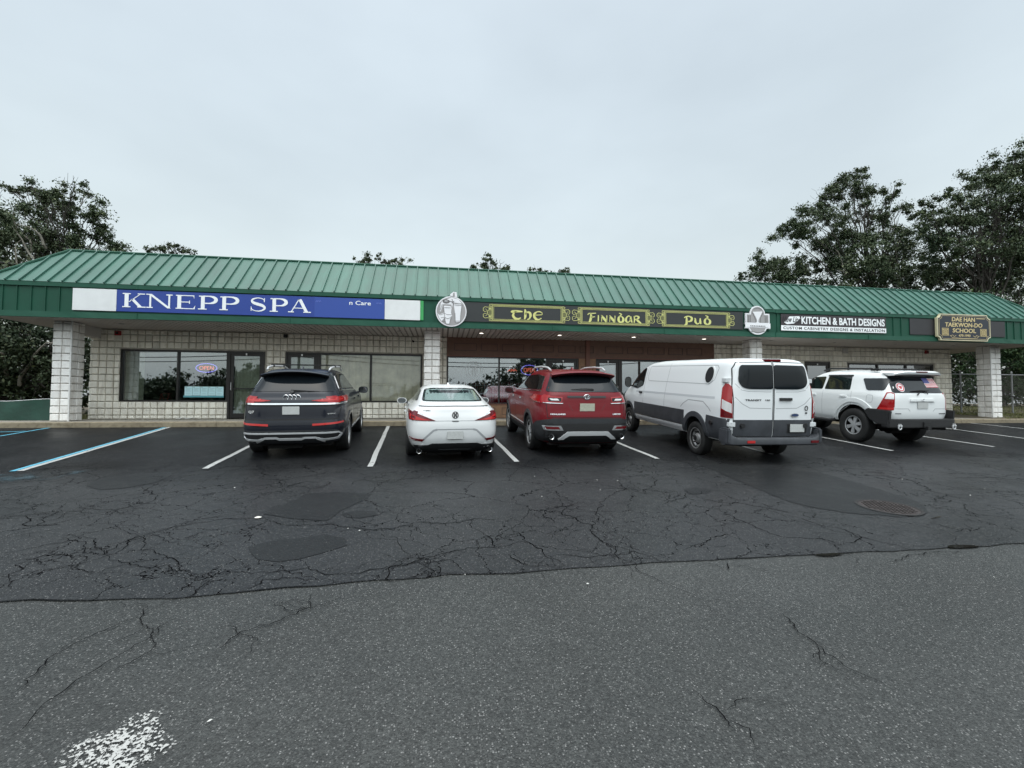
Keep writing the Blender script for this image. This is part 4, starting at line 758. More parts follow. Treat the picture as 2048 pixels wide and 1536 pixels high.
def serif(mb, ch, x0, x1, z0=3.018, z1=3.392, y=SY-.030):
    W_, H_ = x1-x0, z1-z0; T_ = .085*1.0; th = .092; hn = .034; sf = .026
    px = lambda x: x0+x*W_; pz = lambda z: z0+z*H_
    def stem(x, w=th, zb=0, zt=1): mb.box((px(x)-w/2, y, pz(zb)), (px(x)+w/2, y+.008, pz(zt)))
    def ser(x, z, w=.19):
        zz = pz(z); mb.box((px(x)-w/2, y-.0005, zz if z < .5 else zz-sf), (px(x)+w/2, y+.008, zz+sf if z < .5 else zz))
    def dia(xa, za, xb, zb, w): mb.prism([(px(xa)-w/2, y+.001, pz(za)), (px(xa)+w/2, y+.001, pz(za)), (px(xb)+w/2, y+.001, pz(zb)), (px(xb)-w/2, y+.001, pz(zb))], (0, .007, 0))
    def bowl(xa, zlo, zhi, xr, w0=.03, w1=.09):
        pts = []; ws = []
        for i in range(15):
            a = math.pi/2-math.pi*i/14; cx_ = xa+(xr-xa)*.45; pts.append((px(cx_+(xr-cx_)*math.cos(a)), pz((zlo+zhi)/2+(zhi-zlo)/2*math.sin(a)))); ws.append(w0+(w1-w0)*math.cos(a)**1.5 if math.cos(a) > 0 else w0)
        pts = [(px(xa), pz(zhi))]+pts+[(px(xa), pz(zlo))]; ws = [w0]+ws+[w0]; stroke(mb, pts, ws, y+.0015, .006)
    if ch == 'K': stem(.2); ser(.2, 0); ser(.2, 1); dia(.30, .38, .80, .98, .03); dia(.80, .02, .45, .58, .09); ser(.82, 1, .17); ser(.84, 0, .20)
    if ch == 'N': stem(.16, hn+.008); ser(.14, 0, .15); ser(.10, 1, .12); dia(.86, 0, .14, 1, .085); stem(.86, hn+.008); ser(.86, 1, .15)
    if ch == 'E':
        stem(.2); ser(.2, 0, .17); ser(.2, 1, .17); mb.box((px(.2), y+.002, pz(1)-.022), (px(.93), y+.008, pz(1))); mb.box((px(.2), y+.002, pz(0)), (px(.97), y+.008, pz(0)+.022)); mb.box((px(.2), y+.002, pz(.5)-.010), (px(.70), y+.008, pz(.5)+.012))
        mb.prism([(px(.93), y+.0018, pz(1)), (px(.93), y+.0018, pz(.76)), (px(.86), y+.0018, pz(1))], (0, .006, 0)); mb.prism([(px(.99), y+.0018, pz(.28)), (px(.95), y+.0018, pz(0)), (px(.86), y+.0018, pz(0))], (0, .006, 0)); stem(.70, .02, .38, .62)
    if ch == 'P': stem(.24); ser(.22, 0, .21); ser(.2, 1, .16); bowl(.24, .46, .975, .96)
    if ch == 'A': dia(.10, 0, .47, 1, .03); dia(.84, 0, .50, 1, .09); mb.box((px(.24), y+.002, pz(.30)), (px(.74), y+.008, pz(.30)+.022)); ser(.10, 0, .15); ser(.86, 0, .20)
    if ch == 'S':
        pts = [(.86, .74), (.84, .88), (.62, .975), (.42, .975), (.20, .88), (.14, .74), (.24, .62), (.50, .52), (.76, .43), (.90, .28), (.82, .12), (.60, .025), (.38, .025), (.16, .12), (.10, .28)]; ws = [.016, .02, .022, .026, .045, .055, .07, .08, .075, .06, .045, .026, .022, .02, .016]
        P_ = []; W2 = []
        for i in range(len(pts)-1):
            for k in range(4):
                t = k/4; p0, p1, p2, p3 = pts[max(i-1, 0)], pts[i], pts[i+1], pts[min(i+2, len(pts)-1)]
                cr = lambda a, b, c, d: .5*(2*b+(c-a)*t+(2*a-5*b+4*c-d)*t*t+(3*b-a-3*c+d)*t**3)
                P_.append((px(cr(p0[0], p1[0], p2[0], p3[0])), pz(cr(p0[1], p1[1], p2[1], p3[1])))); W2.append(ws[i]+(ws[i+1]-ws[i])*t)
        stroke(mb, P_, W2, y+.0015, .006); stem(.88, .016, .68, .99); stem(.10, .016, .01, .34)
mb = MB()
for ch, a, b in SPA: serif(mb, ch, a, b)
mb.build('lettering', M_ltr, sp_)
mb = MB(); mb.box((-3.55, SY-.026, 2.912), (-1.66, SY-.0221, 3.47)); mb.build('faded_area', M_blue2, sp_)
text_mesh('n Care', -2.62, -2.03, 3.285, 3.405, SY-.030, .003, .012, name='lettering', m=M_ltr, parent=sp_)
mb = MB(); 
for s_, x_ in ((1, -3.52), (-1, -1.74)): 
    for k in range(3): stroke(mb, [(x_+s_*k*.045, 3.33), (x_+s_*(.03+k*.045), 3.37), (x_+s_*(.06+k*.045), 3.34)], [.006, .014, .006], SY-.030, .003)
mb.build('flourish', M_pale, sp_)
# --- pub banner with three framed words ---
pb = panel('pub_sign', .60, 9.62, 2.915, 3.49, M_blk, 'long charcoal sign band reading The Finnbar Pub in gold lettering', 'sign', .016)
FR = [(1.425, 3.598, 1.168, 3.82), (4.149, 6.326, 3.887, 6.558), (6.879, 9.08, 6.637, 9.301)]
ZT, ZB = 3.452, 2.945
for (x0, x1, xl, xr) in FR:
    mb = MB(); yy = SY-.024
    for ins, w in ((.0, .008), (.022, .013), (.058, .008)):
        a, b, c, d = x0+ins, x1-ins, ZB+ins, ZT-ins
        for q in ((a, c, b, c+w), (a, d-w, b, d), (a, c+w, a+w, d-w), (b-w, c+w, b, d-w)): mb.box((q[0], yy, q[1]), (q[2], yy+.008, q[3]))
    for s_, xe, xx in ((-1, xl, x0), (1, xr, x1)):
        L_ = abs(xe-xx); zc = (ZT+ZB)/2
        for sz in (1, -1):
            m_ = lambda p: (xx+s_*p[0]*L_, zc+sz*p[1]*(ZT-ZB)/2)
            stroke(mb, [m_(p) for p in [(0, 1.0), (.10, .95), (.22, .98), (.30, .86), (.20, .76), (.12, .84)]], .012, yy, .006)
            stroke(mb, [m_(p) for p in [(0, .70), (.22, .66), (.50, .62), (.78, .66), (.97, .50), (.98, .24), (.80, .08), (.60, .16), (.58, .36), (.74, .42), (.80, .32)]], [.014, .012, .012, .013, .014, .013, .012, .010, .009, .008, .007], yy, .006)
            stroke(mb, [m_(p) for p in [(0, .30), (.28, .34), (.46, .22), (.52, .05), (.45, 0)]], .014, yy, .006)
            stroke(mb, [m_(p) for p in [(.05, .50), (.2, .52), (.34, .44)]], .03, yy, .006)
    mb.build('gilt_frame', M_gold, pb)
    mb = MB(); mb.box((x0+.046, yy+.003, ZB+.046), (x1-.046, yy+.0075, ZB+.060)); mb.box((x0+.046, yy+.003, ZT-.060), (x1-.046, yy+.0075, ZT-.046))
    for s_, xx in ((-1, x0), (1, x1)): mb.prism([(xx, yy+.004, ZB+.09), (xx+s_*.10, yy+.004, ZB+.17), (xx+s_*.10, yy+.004, ZT-.17), (xx, yy+.004, ZT-.09)], (0, .004, 0))
    mb.build('frame_shading', M_goldd, pb)
def cr_path(pts, ws, n=5):
    P_ = []; W2 = []
    for i in range(len(pts)-1):
        for k in range(n):
            t = k/n; p0, p1, p2, p3 = pts[max(i-1, 0)], pts[i], pts[i+1], pts[min(i+2, len(pts)-1)]
            cr = lambda a, b, c, d: .5*(2*b+(c-a)*t+(2*a-5*b+4*c-d)*t*t+(3*b-a-3*c+d)*t**3)
            P_.append((cr(p0[0], p1[0], p2[0], p3[0]), cr(p0[1], p1[1], p2[1], p3[1]))); W2.append(ws[i]+(ws[i+1]-ws[i])*t)
    return P_+[pts[-1]], W2+[ws[-1]]
def uncial(mb, strokes, x0, x1, z0, z1, y):
    'strokes in a unit box'
    for pts, ws in strokes:
        P_, W2 = cr_path([(x0+p[0]*(x1-x0), z0+p[1]*(z1-z0)) for p in pts], ws); stroke(mb, P_, W2, y, .006)
b, t_ = .074, .030
U = {
 'T': [([(0, .72), (.1, .80), (.5, .86), (1, .84)], [t_, b, b, .03]), ([(.48, .84), (.26, .66), (.18, .36), (.34, .08), (.62, .02), (.86, .14)], [t_, .04, b, b, t_*1.6, t_])],
 'h': [([(.18, 1.12), (.22, .8), (.20, .3), (.12, 0)], [.03, b, b, .03]), ([(.20, .55), (.45, .80), (.72, .70), (.78, .40), (.66, .10), (.44, -.02)], [t_, t_*1.5, b, b, .035, t_])],
 'e': [([(.94, .80), (.70, .90), (.40, .86), (.14, .62), (.12, .30), (.34, .04), (.64, .02), (.90, .18)], [t_, .035, .03, b, b, b, .03, t_]), ([(.18, .50), (.5, .52), (.96, .56)], [t_, .022, .022]), ([(.96, .56), (.98, .72), (.92, .84)], [.022, .02, t_])],
 'F': [([(.34, 1.05), (.40, .6), (.28, .1), (.12, -.10)], [.03, b, b, .02]), ([(.0, .84), (.14, 1.0), (.5, 1.02), (.98, 1.08)], [t_, .03, .035, .02]), ([(.36, .56), (.6, .56), (.86, .62)], [t_, .03, .02])],
 'I': [([(.5, .82), (.5, .4), (.46, 0)], [.035, .042, .035])],
 'N': [([(.14, 0), (.16, .4), (.14, .82)], [.02, .022, .025]), ([(.10, .84), (.45, .42), (.82, .0)], [.03, b, b]), ([(.84, 0), (.84, .4), (.84, .82)], [t_, .02, .03])],
 'B': [([(.30, 1.18), (.62, 1.02), (.42, .80), (.24, .50), (.28, .14), (.56, .0), (.82, .16), (.86, .46), (.66, .72), (.36, .74)], [.02, .04, .035, b, b, .03, b, b, .03, t_])],
 'A': [([(.78, .72), (.52, .86), (.22, .62), (.14, .26), (.34, .02), (.60, .14), (.78, .42)], [.02, .03, .045, b, .03, t_, t_]), ([(.80, .82), (.80, .4), (.98, .0)], [.03, b, .03])],
 'R': [([(.16, .84), (.20, .4), (.14, 0)], [.035, .045, .03]), ([(.18, .80), (.50, .88), (.72, .72), (.60, .50), (.28, .42)], [t_, .03, b, .04, t_]), ([(.42, .42), (.68, .2), (1.05, -.06)], [.03, b, .03])],
 'P': [([(.28, .92), (.30, .45), (.26, .0), (.02, -.22)], [.035, b, b, .02]), ([(.02, .78), (.26, .96), (.62, .98), (.88, .76), (.80, .44), (.54, .30), (.34, .40)], [t_, .03, .035, b, b, .03, t_])],
 'u': [([(.10, .80), (.20, .66), (.20, .3), (.42, .02), (.68, .16)], [.02, .045, b, .04, t_]), ([(.78, .80), (.78, .3), (.86, 0)], [.035, b, .03])]}
yy = SY-.026
def word(chars, x0, x1, z0, z1):
    mb = MB(); tot = sum(w for c, w in chars); x = x0
    for c_, w in chars: ww = (x1-x0)*w/tot; uncial(mb, U[c_], x+ww*.04, x+ww*.96, z0, z1, yy); x += ww
    mb.build('lettering', M_gold, pb)
word([('T', 1.25), ('h', 1.0), ('e', 1.0)], 1.99, 2.97, 3.03, 3.30)
word([('F', 1.05), ('I', .42), ('N', .95), ('N', .95), ('B', .95), ('A', .95), ('R', 1.0)], 4.37, 6.11, 3.03, 3.27)
word([('P', 1.0), ('u', .95), ('B', .95)], 7.54, 8.50, 3.05, 3.29)
# --- round sign with beer glasses ---
M_grey = mat('sign_grey', (.30, .29, .29), .5); M_wh2 = mat('sign_bright_white', (.74, .74, .76), .45); M_line = mat('sign_dark_line', (.13, .125, .125), .5)
rs = empty('round_sign', 'round grey and white sign with two beer glasses, above the middle block column', 'sign', (.235, -.05, 3.185))
def disc(name, pts, y0, y1, m, parent): mb = MB(); mb.prism([(p[0], y0, p[1]) for p in pts], (0, y1-y0, 0)); return mb.build(name, m, parent)
disc('board', arc(0, 0, .445, .445, 0, 360, 56)[:-1], -.03, .02, M_wh2, rs)
disc('face', arc(0, 0, .415, .415, 0, 360, 56)[:-1], -.034, -.0302, M_grey, rs)
disc('tap_handle', [(-.02, .43), (-.035, .50), (.06, .58), (.15, .57), (.17, .43)], -.03, .02, M_wh2, rs); disc('tap_shade', [(.045, .44), (.05, .54), (.09, .56), (.10, .44)], -.034, -.0302, M_grey, rs)
disc('glass_white', [(.07, .20), (.10, .24), (.28, .24), (.31, .20), (.28, -.02), (.26, -.30), (.15, -.32), (.12, -.30), (.11, -.05)], -.037, -.0342, M_wh2, rs)
disc('glass_white', [(-.22, .12), (-.19, .16), (-.02, .15), (.01, .10), (-.03, -.30), (-.05, -.37), (-.14, -.37), (-.17, -.30)], -.037, -.0342, M_wh2, rs)
disc('upper_white', [(-.30, .22), (-.26, .30), (-.10, .36), (.0, .405), (.20, .36), (.33, .22), (.31, .23), (.07, .26), (.02, .12), (-.0, .20), (-.24, .20), (-.30, -.02), (-.33, .0)], -.0365, -.0342, M_wh2, rs)
disc('hand', [(-.40, -.06), (-.32, -.10), (-.20, -.04), (-.12, -.08), (.0, -.06), (.03, -.12), (-.02, -.17), (.0, -.20), (-.04, -.24), (-.20, -.20), (-.27, -.30), (-.35, -.20)], -.040, -.0372, M_wh2, rs)
mb = MB()
for pts, w in [([(.08, .19), (.29, .19), (.30, .235), (.10, .235)], .012), ([(.13, -.28), (.25, -.28)], .01), ([(-.20, .10), (-.02, .10)], .012), ([(-.22, .12), (-.17, -.30), (-.14, -.37), (-.05, -.37), (-.01, -.2)], .012), ([(-.38, -.08), (-.30, -.12), (-.20, -.06), (-.12, -.10), (.02, -.10)], .012), ([(-.30, -.20), (-.20, -.18), (-.10, -.22), (.0, -.18)], .012), ([(-.25, .30), (-.15, .27), (-.05, .30), (.05, .27), (.06, .18)], .02), ([(.02, .36), (.04, .28), (.08, .30), (.02, .24)], .016), ([(-.32, .02), (-.26, .20)], .012), ([(.11, -.05), (.12, -.3), (.15, -.33), (.26, -.31), (.28, -.03), (.31, .2)], .012), ([(-.16, -.30), (-.27, -.29)], .010)]: stroke(mb, pts, w, -.043, .004)
stroke(mb, arc(-.15, .285, .09, .045, 0, 360, 16)[:-1], .03, -.043, .004, True); mb.build('line_drawing', M_line, rs)
# --- shield sign ---
ss = empty('shield_sign', 'grey and white shield shaped sign right of the gold lettered band', 'sign', (10.10, -.05, 3.23))
sh = lambda k, e: [(-.43-e, -.10), (-.47-e, -.10), (-.40, -.19), (-.46-e, -.27), (-.33, -.27)]+arc(0, -.20, .33+e, .27+e, 195, 345, 14)+[(.33, -.27), (.46+e, -.27), (.40, -.19), (.47+e, -.10), (.43+e, -.10), (.43+e, .22), (.27+e, .22)]+arc(0, .20, .27+e, .27+e, 10, 170, 16)+[(-.27-e, .22), (-.43-e, .22)]
disc('board', sh(1, .0), -.03, .02, M_wh2, ss)
disc('face', [(-.39, -.08), (-.39, .18), (-.23, .18)]+arc(0, .20, .235, .235, 175, 5, 16)+[(.23, .18), (.39, .18), (.39, -.08)], -.034, -.0302, M_grey, ss)
disc('lower_face', [(-.29, -.24)]+arc(0, -.20, .29, .225, 195, 345, 14)+[(.29, -.24)], -.034, -.0302, M_grey, ss)
disc('ribbon', [(-.45, -.11), (.45, -.11), (.45, -.26)]+arc(0, -.27, .42, .06, 0, 180, 12)+[(-.45, -.26)], -.040, -.0342, M_wh2, ss)
disc('glass_white', [(-.17, .27), (.17, .29), (.13, .20), (.03, .02), (.02, -.06), (.12, -.12), (-.10, -.12), (-.02, -.04), (-.03, .02)], -.038, -.0342, M_wh2, ss)
mb = MB()
for x_ in (-.33, -.27, .27, .33): mb.box((x_-.012, -.038, -.07), (x_+.012, -.0342, .15))
for pts in ([(-.19, .24), (-.10, .08), (-.06, -.08)], [(.19, .24), (.10, .08), (.10, -.08)], [(-.15, .36), (.0, .40), (.15, .36)], [(-.25, -.36), (0, -.41), (.25, -.36)]): stroke(mb, pts, .016, -.0385, .004)
for k in range(9): mb.box((-.27+k*.062, -.044, -.205), (-.235+k*.062, -.0402, -.175))
mb.build('line_drawing', M_line, ss)
# --- kitchen sign ---
ks = panel('shop_sign', 10.985, 14.99, 2.93, 3.475, mat('sign_dark_brown', (.028, .020, .024), .45), 'dark sign reading KITCHEN & BATH DESIGNS above a white strip', 'sign', .02, dz=.01)
mb = MB(); mb.prism([(10.985, SY-.026, 2.932), (14.99, SY-.026, 2.942), (14.99, SY-.026, 3.10), (10.985, SY-.026, 3.10)], (0, .0055, 0)); mb.build('white_strip', M_ltr, ks)
KT = mat('sign_black_text', (.03, .025, .028), .5)
text_mesh('KITCHEN & BATH DESIGNS', 11.74, 14.94, 3.165, 3.415, SY-.026, .005, .028, name='lettering', m=M_ltr, parent=ks)
text_mesh('CUSTOM CABINETRY DESIGNS & INSTALLATION', 11.06, 14.93, 2.975, 3.065, SY-.031, .005, .008, name='lettering', m=KT, parent=ks, space=1.15)
mb = MB(); mb.prism([(11.10, SY-.026, 3.20), (11.20, SY-.026, 3.14), (11.45, SY-.026, 3.17), (11.70, SY-.026, 3.33), (11.66, SY-.026, 3.42), (11.30, SY-.026, 3.40)], (0, .0055, 0)); mb.build('brush_swoosh', M_ltr, ks)
t = text_mesh('New Line', 11.04, 11.70, 3.21, 3.40, SY-.031, .004, .012, .35, name='lettering', m=KT, parent=ks)
# --- dark panels and martial arts school sign ---
M_dp = mat('sign_dark_vinyl', (.020, .019, .022), .5, noise_amt=.15, noise_scale=3)
panel('blank_board', 15.96, 16.99, 2.93, 3.485, M_dp, 'plain dark panel left of the navy school sign', 'sign panel'); panel('blank_board', 19.15, 19.97, 2.93, 3.485, M_dp, 'plain dark panel right of the navy school sign', 'sign panel')
M_navy = mat('sign_navy', (.008, .012, .024), .4, noise_amt=.1, noise_scale=8); M_cream = mat('sign_cream_edge', (.62, .57, .38), .45); M_gt = mat('sign_gold_text', (.60, .48, .24), .45)
ts = empty('school_sign', 'navy sign with cream notched border reading DAE HAN TAEKWON-DO SCHOOL', 'sign', (18.07, -.09, 3.205))
def notched(w, h_, r_):
    P_ = []
    for sx_, sz_, a0 in ((1, -1, 180), (1, 1, 270), (-1, 1, 0), (-1, -1, 90)): P_ += arc(sx_*w, sz_*h_, r_, r_, a0, a0-90, 6)
    return P_
disc('border', notched(1.115, .465, .13), -.04, .04, M_cream, ts); disc('board', notched(1.085, .435, .13), -.044, -.0402, M_navy, ts)
mb = MB(); N1 = notched(1.05, .40, .13); stroke(mb, N1, .010, -.048, .0035, True); 
for pts in ([(-.62, -.28), (-.52, -.36), (-.40, -.37), (0, -.385), (.40, -.37), (.52, -.36), (.62, -.28)], [(-.60, -.30), (-.50, -.27), (-.44, -.33), (-.36, -.28)], [(.60, -.30), (.50, -.27), (.44, -.33), (.36, -.28)]): stroke(mb, pts, .013, -.049, .004)
mb.build('gold_lining', M_gt, ts)
text_mesh('DAE HAN', -.52, .46, .21, .36, -.050, .006, .02, .08, name='lettering', m=M_gt, parent=ts)
text_mesh('TAEKWON-DO', -.80, .76, .015, .165, -.050, .006, .02, .08, name='lettering', m=M_gt, parent=ts)
text_mesh('SCHOOL', -.50, .48, -.185, -.035, -.050, .006, .02, .08, name='lettering', m=M_gt, parent=ts)
text_mesh('479-1990', -.25, .24, -.33, -.24, -.050, .006, .01, .1, name='lettering', m=M_gt, parent=ts)
for sx_ in (-1, 1):
    mb = MB(); cx = sx_*.80; mb.box((cx-.14, -.046, -.30), (cx+.14, -.0442, -.03)); o = mb.build('crest', mat('crest_tan', (.22, .17, .08), .5), ts)
    mb = MB(); stroke(mb, [(cx-.13, -.29), (cx+.13, -.29), (cx+.13, -.04), (cx-.13, -.04)], .012, -.049, .0028, True)
    for r_ in (.035, .075): stroke(mb, arc(cx, -.165, r_, r_, 0, 360, 16)[:-1], .012, -.049, .0028, True)
    for dx, dz in ((-.09, .08), (.09, .08), (-.09, -.08), (.09, -.08)): mb.box((cx+dx-.018, -.049, -.165+dz-.014), (cx+dx+.018, -.0462, -.165+dz+.014))
    mb.build('crest_lines', M_gt, o)
mb = MB(); mb.box((.52, -.048, .32), (.88, -.0442, .345)); mb.build('small_print', M_gt, ts)

# ---------------- vehicles ----------------
def paintmat(name, col, metal=.0, rough=.28, flake=0, coat=1.0):
    m = bpy.data.materials.new(name); m.use_nodes = True; h = NT(m); o = h.n('ShaderNodeTexCoord').outputs['Object']
    sp = h.n('ShaderNodeSeparateXYZ'); h.l(o, sp.inputs[0]); ds = h.noise(o, 3.5, 6, .7)
    dirt = h.math('MULTIPLY', h.rng(sp.outputs[2], .70, .25, 0, .22), h.rng(ds, .35, .7, .2, 1)); c = h.mix(dirt, col, (.10, .095, .085)); 
    dr = h.n('ShaderNodeTexVoronoi'); h.l(o, dr.inputs['Vector']); dr.inputs['Scale'].default_value = 75
    h.l(c, h.b.inputs['Base Color']); h.b.inputs['Metallic'].default_value = metal; h.b.inputs['Roughness'].default_value = rough; h.b.inputs['Specular IOR Level'].default_value = .15; h.b.inputs['Coat Weight'].default_value = coat; h.b.inputs['Coat Roughness'].default_value = .05
    bp = h.n('ShaderNodeBump'); bp.inputs['Strength'].default_value = .07; bp.inputs['Distance'].default_value = .002; h.l(h.rng(dr.outputs['Distance'], .12, .35, 1, 0), bp.inputs['Height']); h.l(bp.outputs[0], h.b.inputs['Coat Normal'])
    MATS[name] = m; return m
PA_black = paintmat('graphite_car_paint', (.007, .009, .016), .0, .35, coat=.6); PA_white = paintmat('pearl_white_car_paint', (.76, .77, .77)); PA_red = paintmat('dark_red_car_paint', (.135, .0012, .006), .0, .35, coat=.32)
PA_van = paintmat('white_van_paint', (.74, .76, .77), coat=.6); PA_white2 = paintmat('white_truck_paint', (.74, .76, .76), coat=.7)
M_glassd = mat('dark_car_glass', (.008, .011, .014), .05, spec=.28); M_glassg = mat('wet_green_car_glass', (.16, .22, .22), .10, spec=1.0, coat=1, noise_amt=.12, noise_scale=9); M_glassf = mat('privacy_glass', (.006, .008, .009), .05, spec=.5, coat=.5)
M_trim = mat('grey_plastic_trim', (.030, .032, .035), .55, spec=.3, noise_amt=.15, noise_scale=8); M_trimb = mat('black_plastic_trim', (.014, .014, .015), .45); M_vtrim = mat('van_grey_plastic', (.050, .054, .062), .45, noise_amt=.3, noise_scale=4)
M_chrome = mat('chrome', (.75, .76, .78), .12, 1); M_alu = mat('brushed_aluminium', (.66, .67, .68), .28, .35); M_tyre = mat('tyre_rubber', (.012, .012, .012), .75, noise_amt=.2, noise_scale=10, bump=.2, bump_scale=50); M_hub = mat('hub_black', (.01, .01, .01), .6)
M_red1 = mat('red_lamp', (.26, .006, .008), .15, spec=.3, coat=.5, emis=(.8, .01, .01), es=.03); M_red2 = mat('dark_red_lamp', (.11, .004, .007), .15, spec=.3, coat=.5); M_lred = mat('glowing_red_lens', (.38, .022, .022), .18, spec=.3, coat=.5, emis=(1, .05, .04), es=.06); M_clear = mat('clear_lamp', (.62, .62, .62), .12, coat=1)  # faint emission put into red lenses and bumper reflectors for brightness
M_plate = mat('licence_plate', (.50, .51, .50), .4, noise_amt=.1, noise_scale=30); M_gap = mat('panel_gap', (.006, .006, .007), .7); M_platey = mat('pale_licence_plate', (.42, .42, .34), .4, noise_amt=.15, noise_scale=25); M_gap_shade = mat('gap_and_crease_shade', (.34, .35, .36), .6)  # soft grey serves real panel gaps and painted crease shade
M_under = mat('underbody', (.006, .006, .006), .9); M_wrim = mat('silver_alloy', (.46, .47, .48), .3, .3, noise_amt=.1); M_steel = mat('painted_steel_wheel', (.36, .36, .36), .4, .5, noise_amt=.3, noise_scale=12); M_brake = mat('brake_disc', (.10, .095, .09), .5, .6)
def lerp_tab(tab, z):
    zs = [r[0] for r in tab]; out = []
    for c in range(1, len(tab[0])):
        ys = [r[c] for r in tab]; n = len(zs)
        if z <= zs[0]: out.append(ys[0]); continue
        if z >= zs[-1]: out.append(ys[-1]); continue
        i = max(j for j in range(n-1) if zs[j] <= z); h = zs[i+1]-zs[i]; t = (z-zs[i])/h
        d = [(ys[j+1]-ys[j])/(zs[j+1]-zs[j]) for j in range(n-1)]
        def sl(j):
            if j == 0: return d[0]
            if j == n-1: return d[-1]
            return 0 if d[j-1]*d[j] <= 0 else 2*d[j-1]*d[j]/(d[j-1]+d[j])
        m0, m1 = sl(i)*h, sl(i+1)*h
        out.append((2*t**3-3*t*t+1)*ys[i]+(t**3-2*t*t+t)*m0+(-2*t**3+3*t*t)*ys[i+1]+(t**3-t*t)*m1)
    return out
class Car:
    'tab rows: z, halfwidth, y_rear, y_front, y_mid, n_rear, n_front.  x right, y forward from rear axle, z up'
    def __init__(s, name, label, cat, pos, heading, scale, tab, paint, levels=64):
        s.root = empty(name, label, cat, (pos[0], pos[1], gz(pos[1])+.003)); s.root.rotation_euler = Matrix.Rotation(-heading, 4, 'Z').to_3x3().to_euler()
        s.root.rotation_euler = (Matrix.Rotation(-heading, 3, 'Z') @ Matrix.Identity(3)).to_euler()
        M_ = Matrix.Rotation(math.atan(SLOPE), 3, 'X') @ Matrix.Rotation(-heading, 3, 'Z'); s.root.rotation_euler = M_.to_euler(); s.root.scale = (scale,)*3
        s.tab = tab; s.paint = paint; z0, z1 = tab[0][0], tab[-1][0]; NQR, NQF = 30, 22; rings = []
        zs = [z0+(z1-z0)*i/levels for i in range(levels+1)]; zs = sorted(set(zs+[z1-(z1-z0)*.004, z1-(z1-z0)*.01]))
        for z in zs:
            w, yr, yf, ym, nr_, nf_ = lerp_tab(tab, z); ym = min(max(ym, yr+.05), yf-.05)
            def quarter(L, n, cnt, sgn):
                a = np.linspace(0, math.pi/2, 1500); x = w*np.sin(a)**(2/n); y = ym+sgn*L*np.cos(a)**(2/n)
                d = np.r_[0, np.cumsum(np.hypot(np.diff(x), np.diff(y)))]; q = np.linspace(0, d[-1], cnt+1); return list(zip(np.interp(q, d, x), np.interp(q, d, y)))
            r_ = quarter(ym-yr, nr_, NQR, -1); f_ = quarter(yf-ym, nf_, NQF, 1)   # both from centre line out to side
            half = r_+f_[::-1][1:]                                               # rear centre -> side -> front centre
            ring = half+[(-x, y) for x, y in half[::-1][1:-1]]; rings.append([(x, y, z) for x, y in ring])
        n = len(rings[0]); mb = MB(); mb.v = [p for r_ in rings for p in r_]
        mb.f = [(k*n+i, k*n+(i+1) % n, (k+1)*n+(i+1) % n, (k+1)*n+i) for k in range(len(rings)-1) for i in range(n)]
        # caps as strips mirrored across the centre line
        def cap(b, flip):
            H = n//2; fs = []
            for i in range(H):
                a0, a1 = i, i+1; b0, b1 = (n-i) % n, (n-i-1) % n
                q = [a0, a1, b1, b0]; q = [v for j, v in enumerate(q) if v not in q[:j]]
                if len(q) > 2: fs.append(tuple(b+v for v in (q if flip else q[::-1])))
            return fs
        mb.f += cap(0, False)+cap((len(rings)-1)*n, True); mb.m = [0]*len(mb.f); s.mb = mb
        s.bvh = BVHTree.FromPolygons([Vector(v) for v in mb.v], mb.f)
    def cut_body(s, arches, xin, name='body', bmats=None):
        'arches: (y, r, z)'
        body = s.mb.build(name, [s.paint, M_under], s.root)
        cb = MB()
        for (y, r_, z) in arches:
            for sg in (-1, 1):
                k = 36; x0, x1 = sg*xin, sg*1.4; vs = [(x, y+r_*math.cos(2*math.pi*i/k), z+r_*math.sin(2*math.pi*i/k)) for x in (x0, x1) for i in range(k)]
                fs = [(i, (i+1) % k, k+(i+1) % k, k+i) for i in range(k)]+[tuple(range(k))[::-1], tuple(k+i for i in range(k))]
                if sg < 0: fs = [f[::-1] for f in fs]
                cb.add(vs, [f[::-1] for f in fs])
        co = cb.build('cutter', M_under, s.root); bmx = bmesh.new(); bmx.from_mesh(co.data); bmesh.ops.recalc_face_normals(bmx, faces=bmx.faces); bmx.to_mesh(co.data); bmx.free()
        b2 = bmesh.new(); b2.from_mesh(body.data); bmesh.ops.recalc_face_normals(b2, faces=b2.faces); b2.to_mesh(body.data); b2.free()
        co.data.materials.clear(); co.data.materials.append(M_under)
        md = body.modifiers.new('b', 'BOOLEAN'); md.operation = 'DIFFERENCE'; md.object = co; md.solver = 'EXACT'; md.material_mode = 'TRANSFER'
        bpy.context.view_layer.update(); me = bpy.data.meshes.new_from_object(body.evaluated_get(bpy.context.evaluated_depsgraph_get()))
        body.modifiers.clear(); body.data = me; me.name = name; bpy.data.objects.remove(co)
        me.materials.clear(); me.materials.append(s.paint); me.materials.append(M_under); mi = []
        for p in me.polygons:
            k_ = 0
            for (y, r_, z) in arches:
                dd = math.hypot(p.center.y-y, p.center.z-z)
                if abs(p.center.x) > xin-.02 and abs(p.center.x) < 1.3 and dd < r_+.004 and (abs(p.normal.x) < .5 or abs(abs(p.center.x)-xin) < .01): k_ = 1
            if p.normal.z < -.9 and p.center.z < s.tab[0][0]+.02: k_ = 1
            mi.append(k_)
        me.polygons.foreach_set('material_index', mi)
        me.polygons.foreach_set('use_smooth', [True]*len(me.polygons)); me.set_sharp_from_angle(angle=R(32)); s.body = body; return body
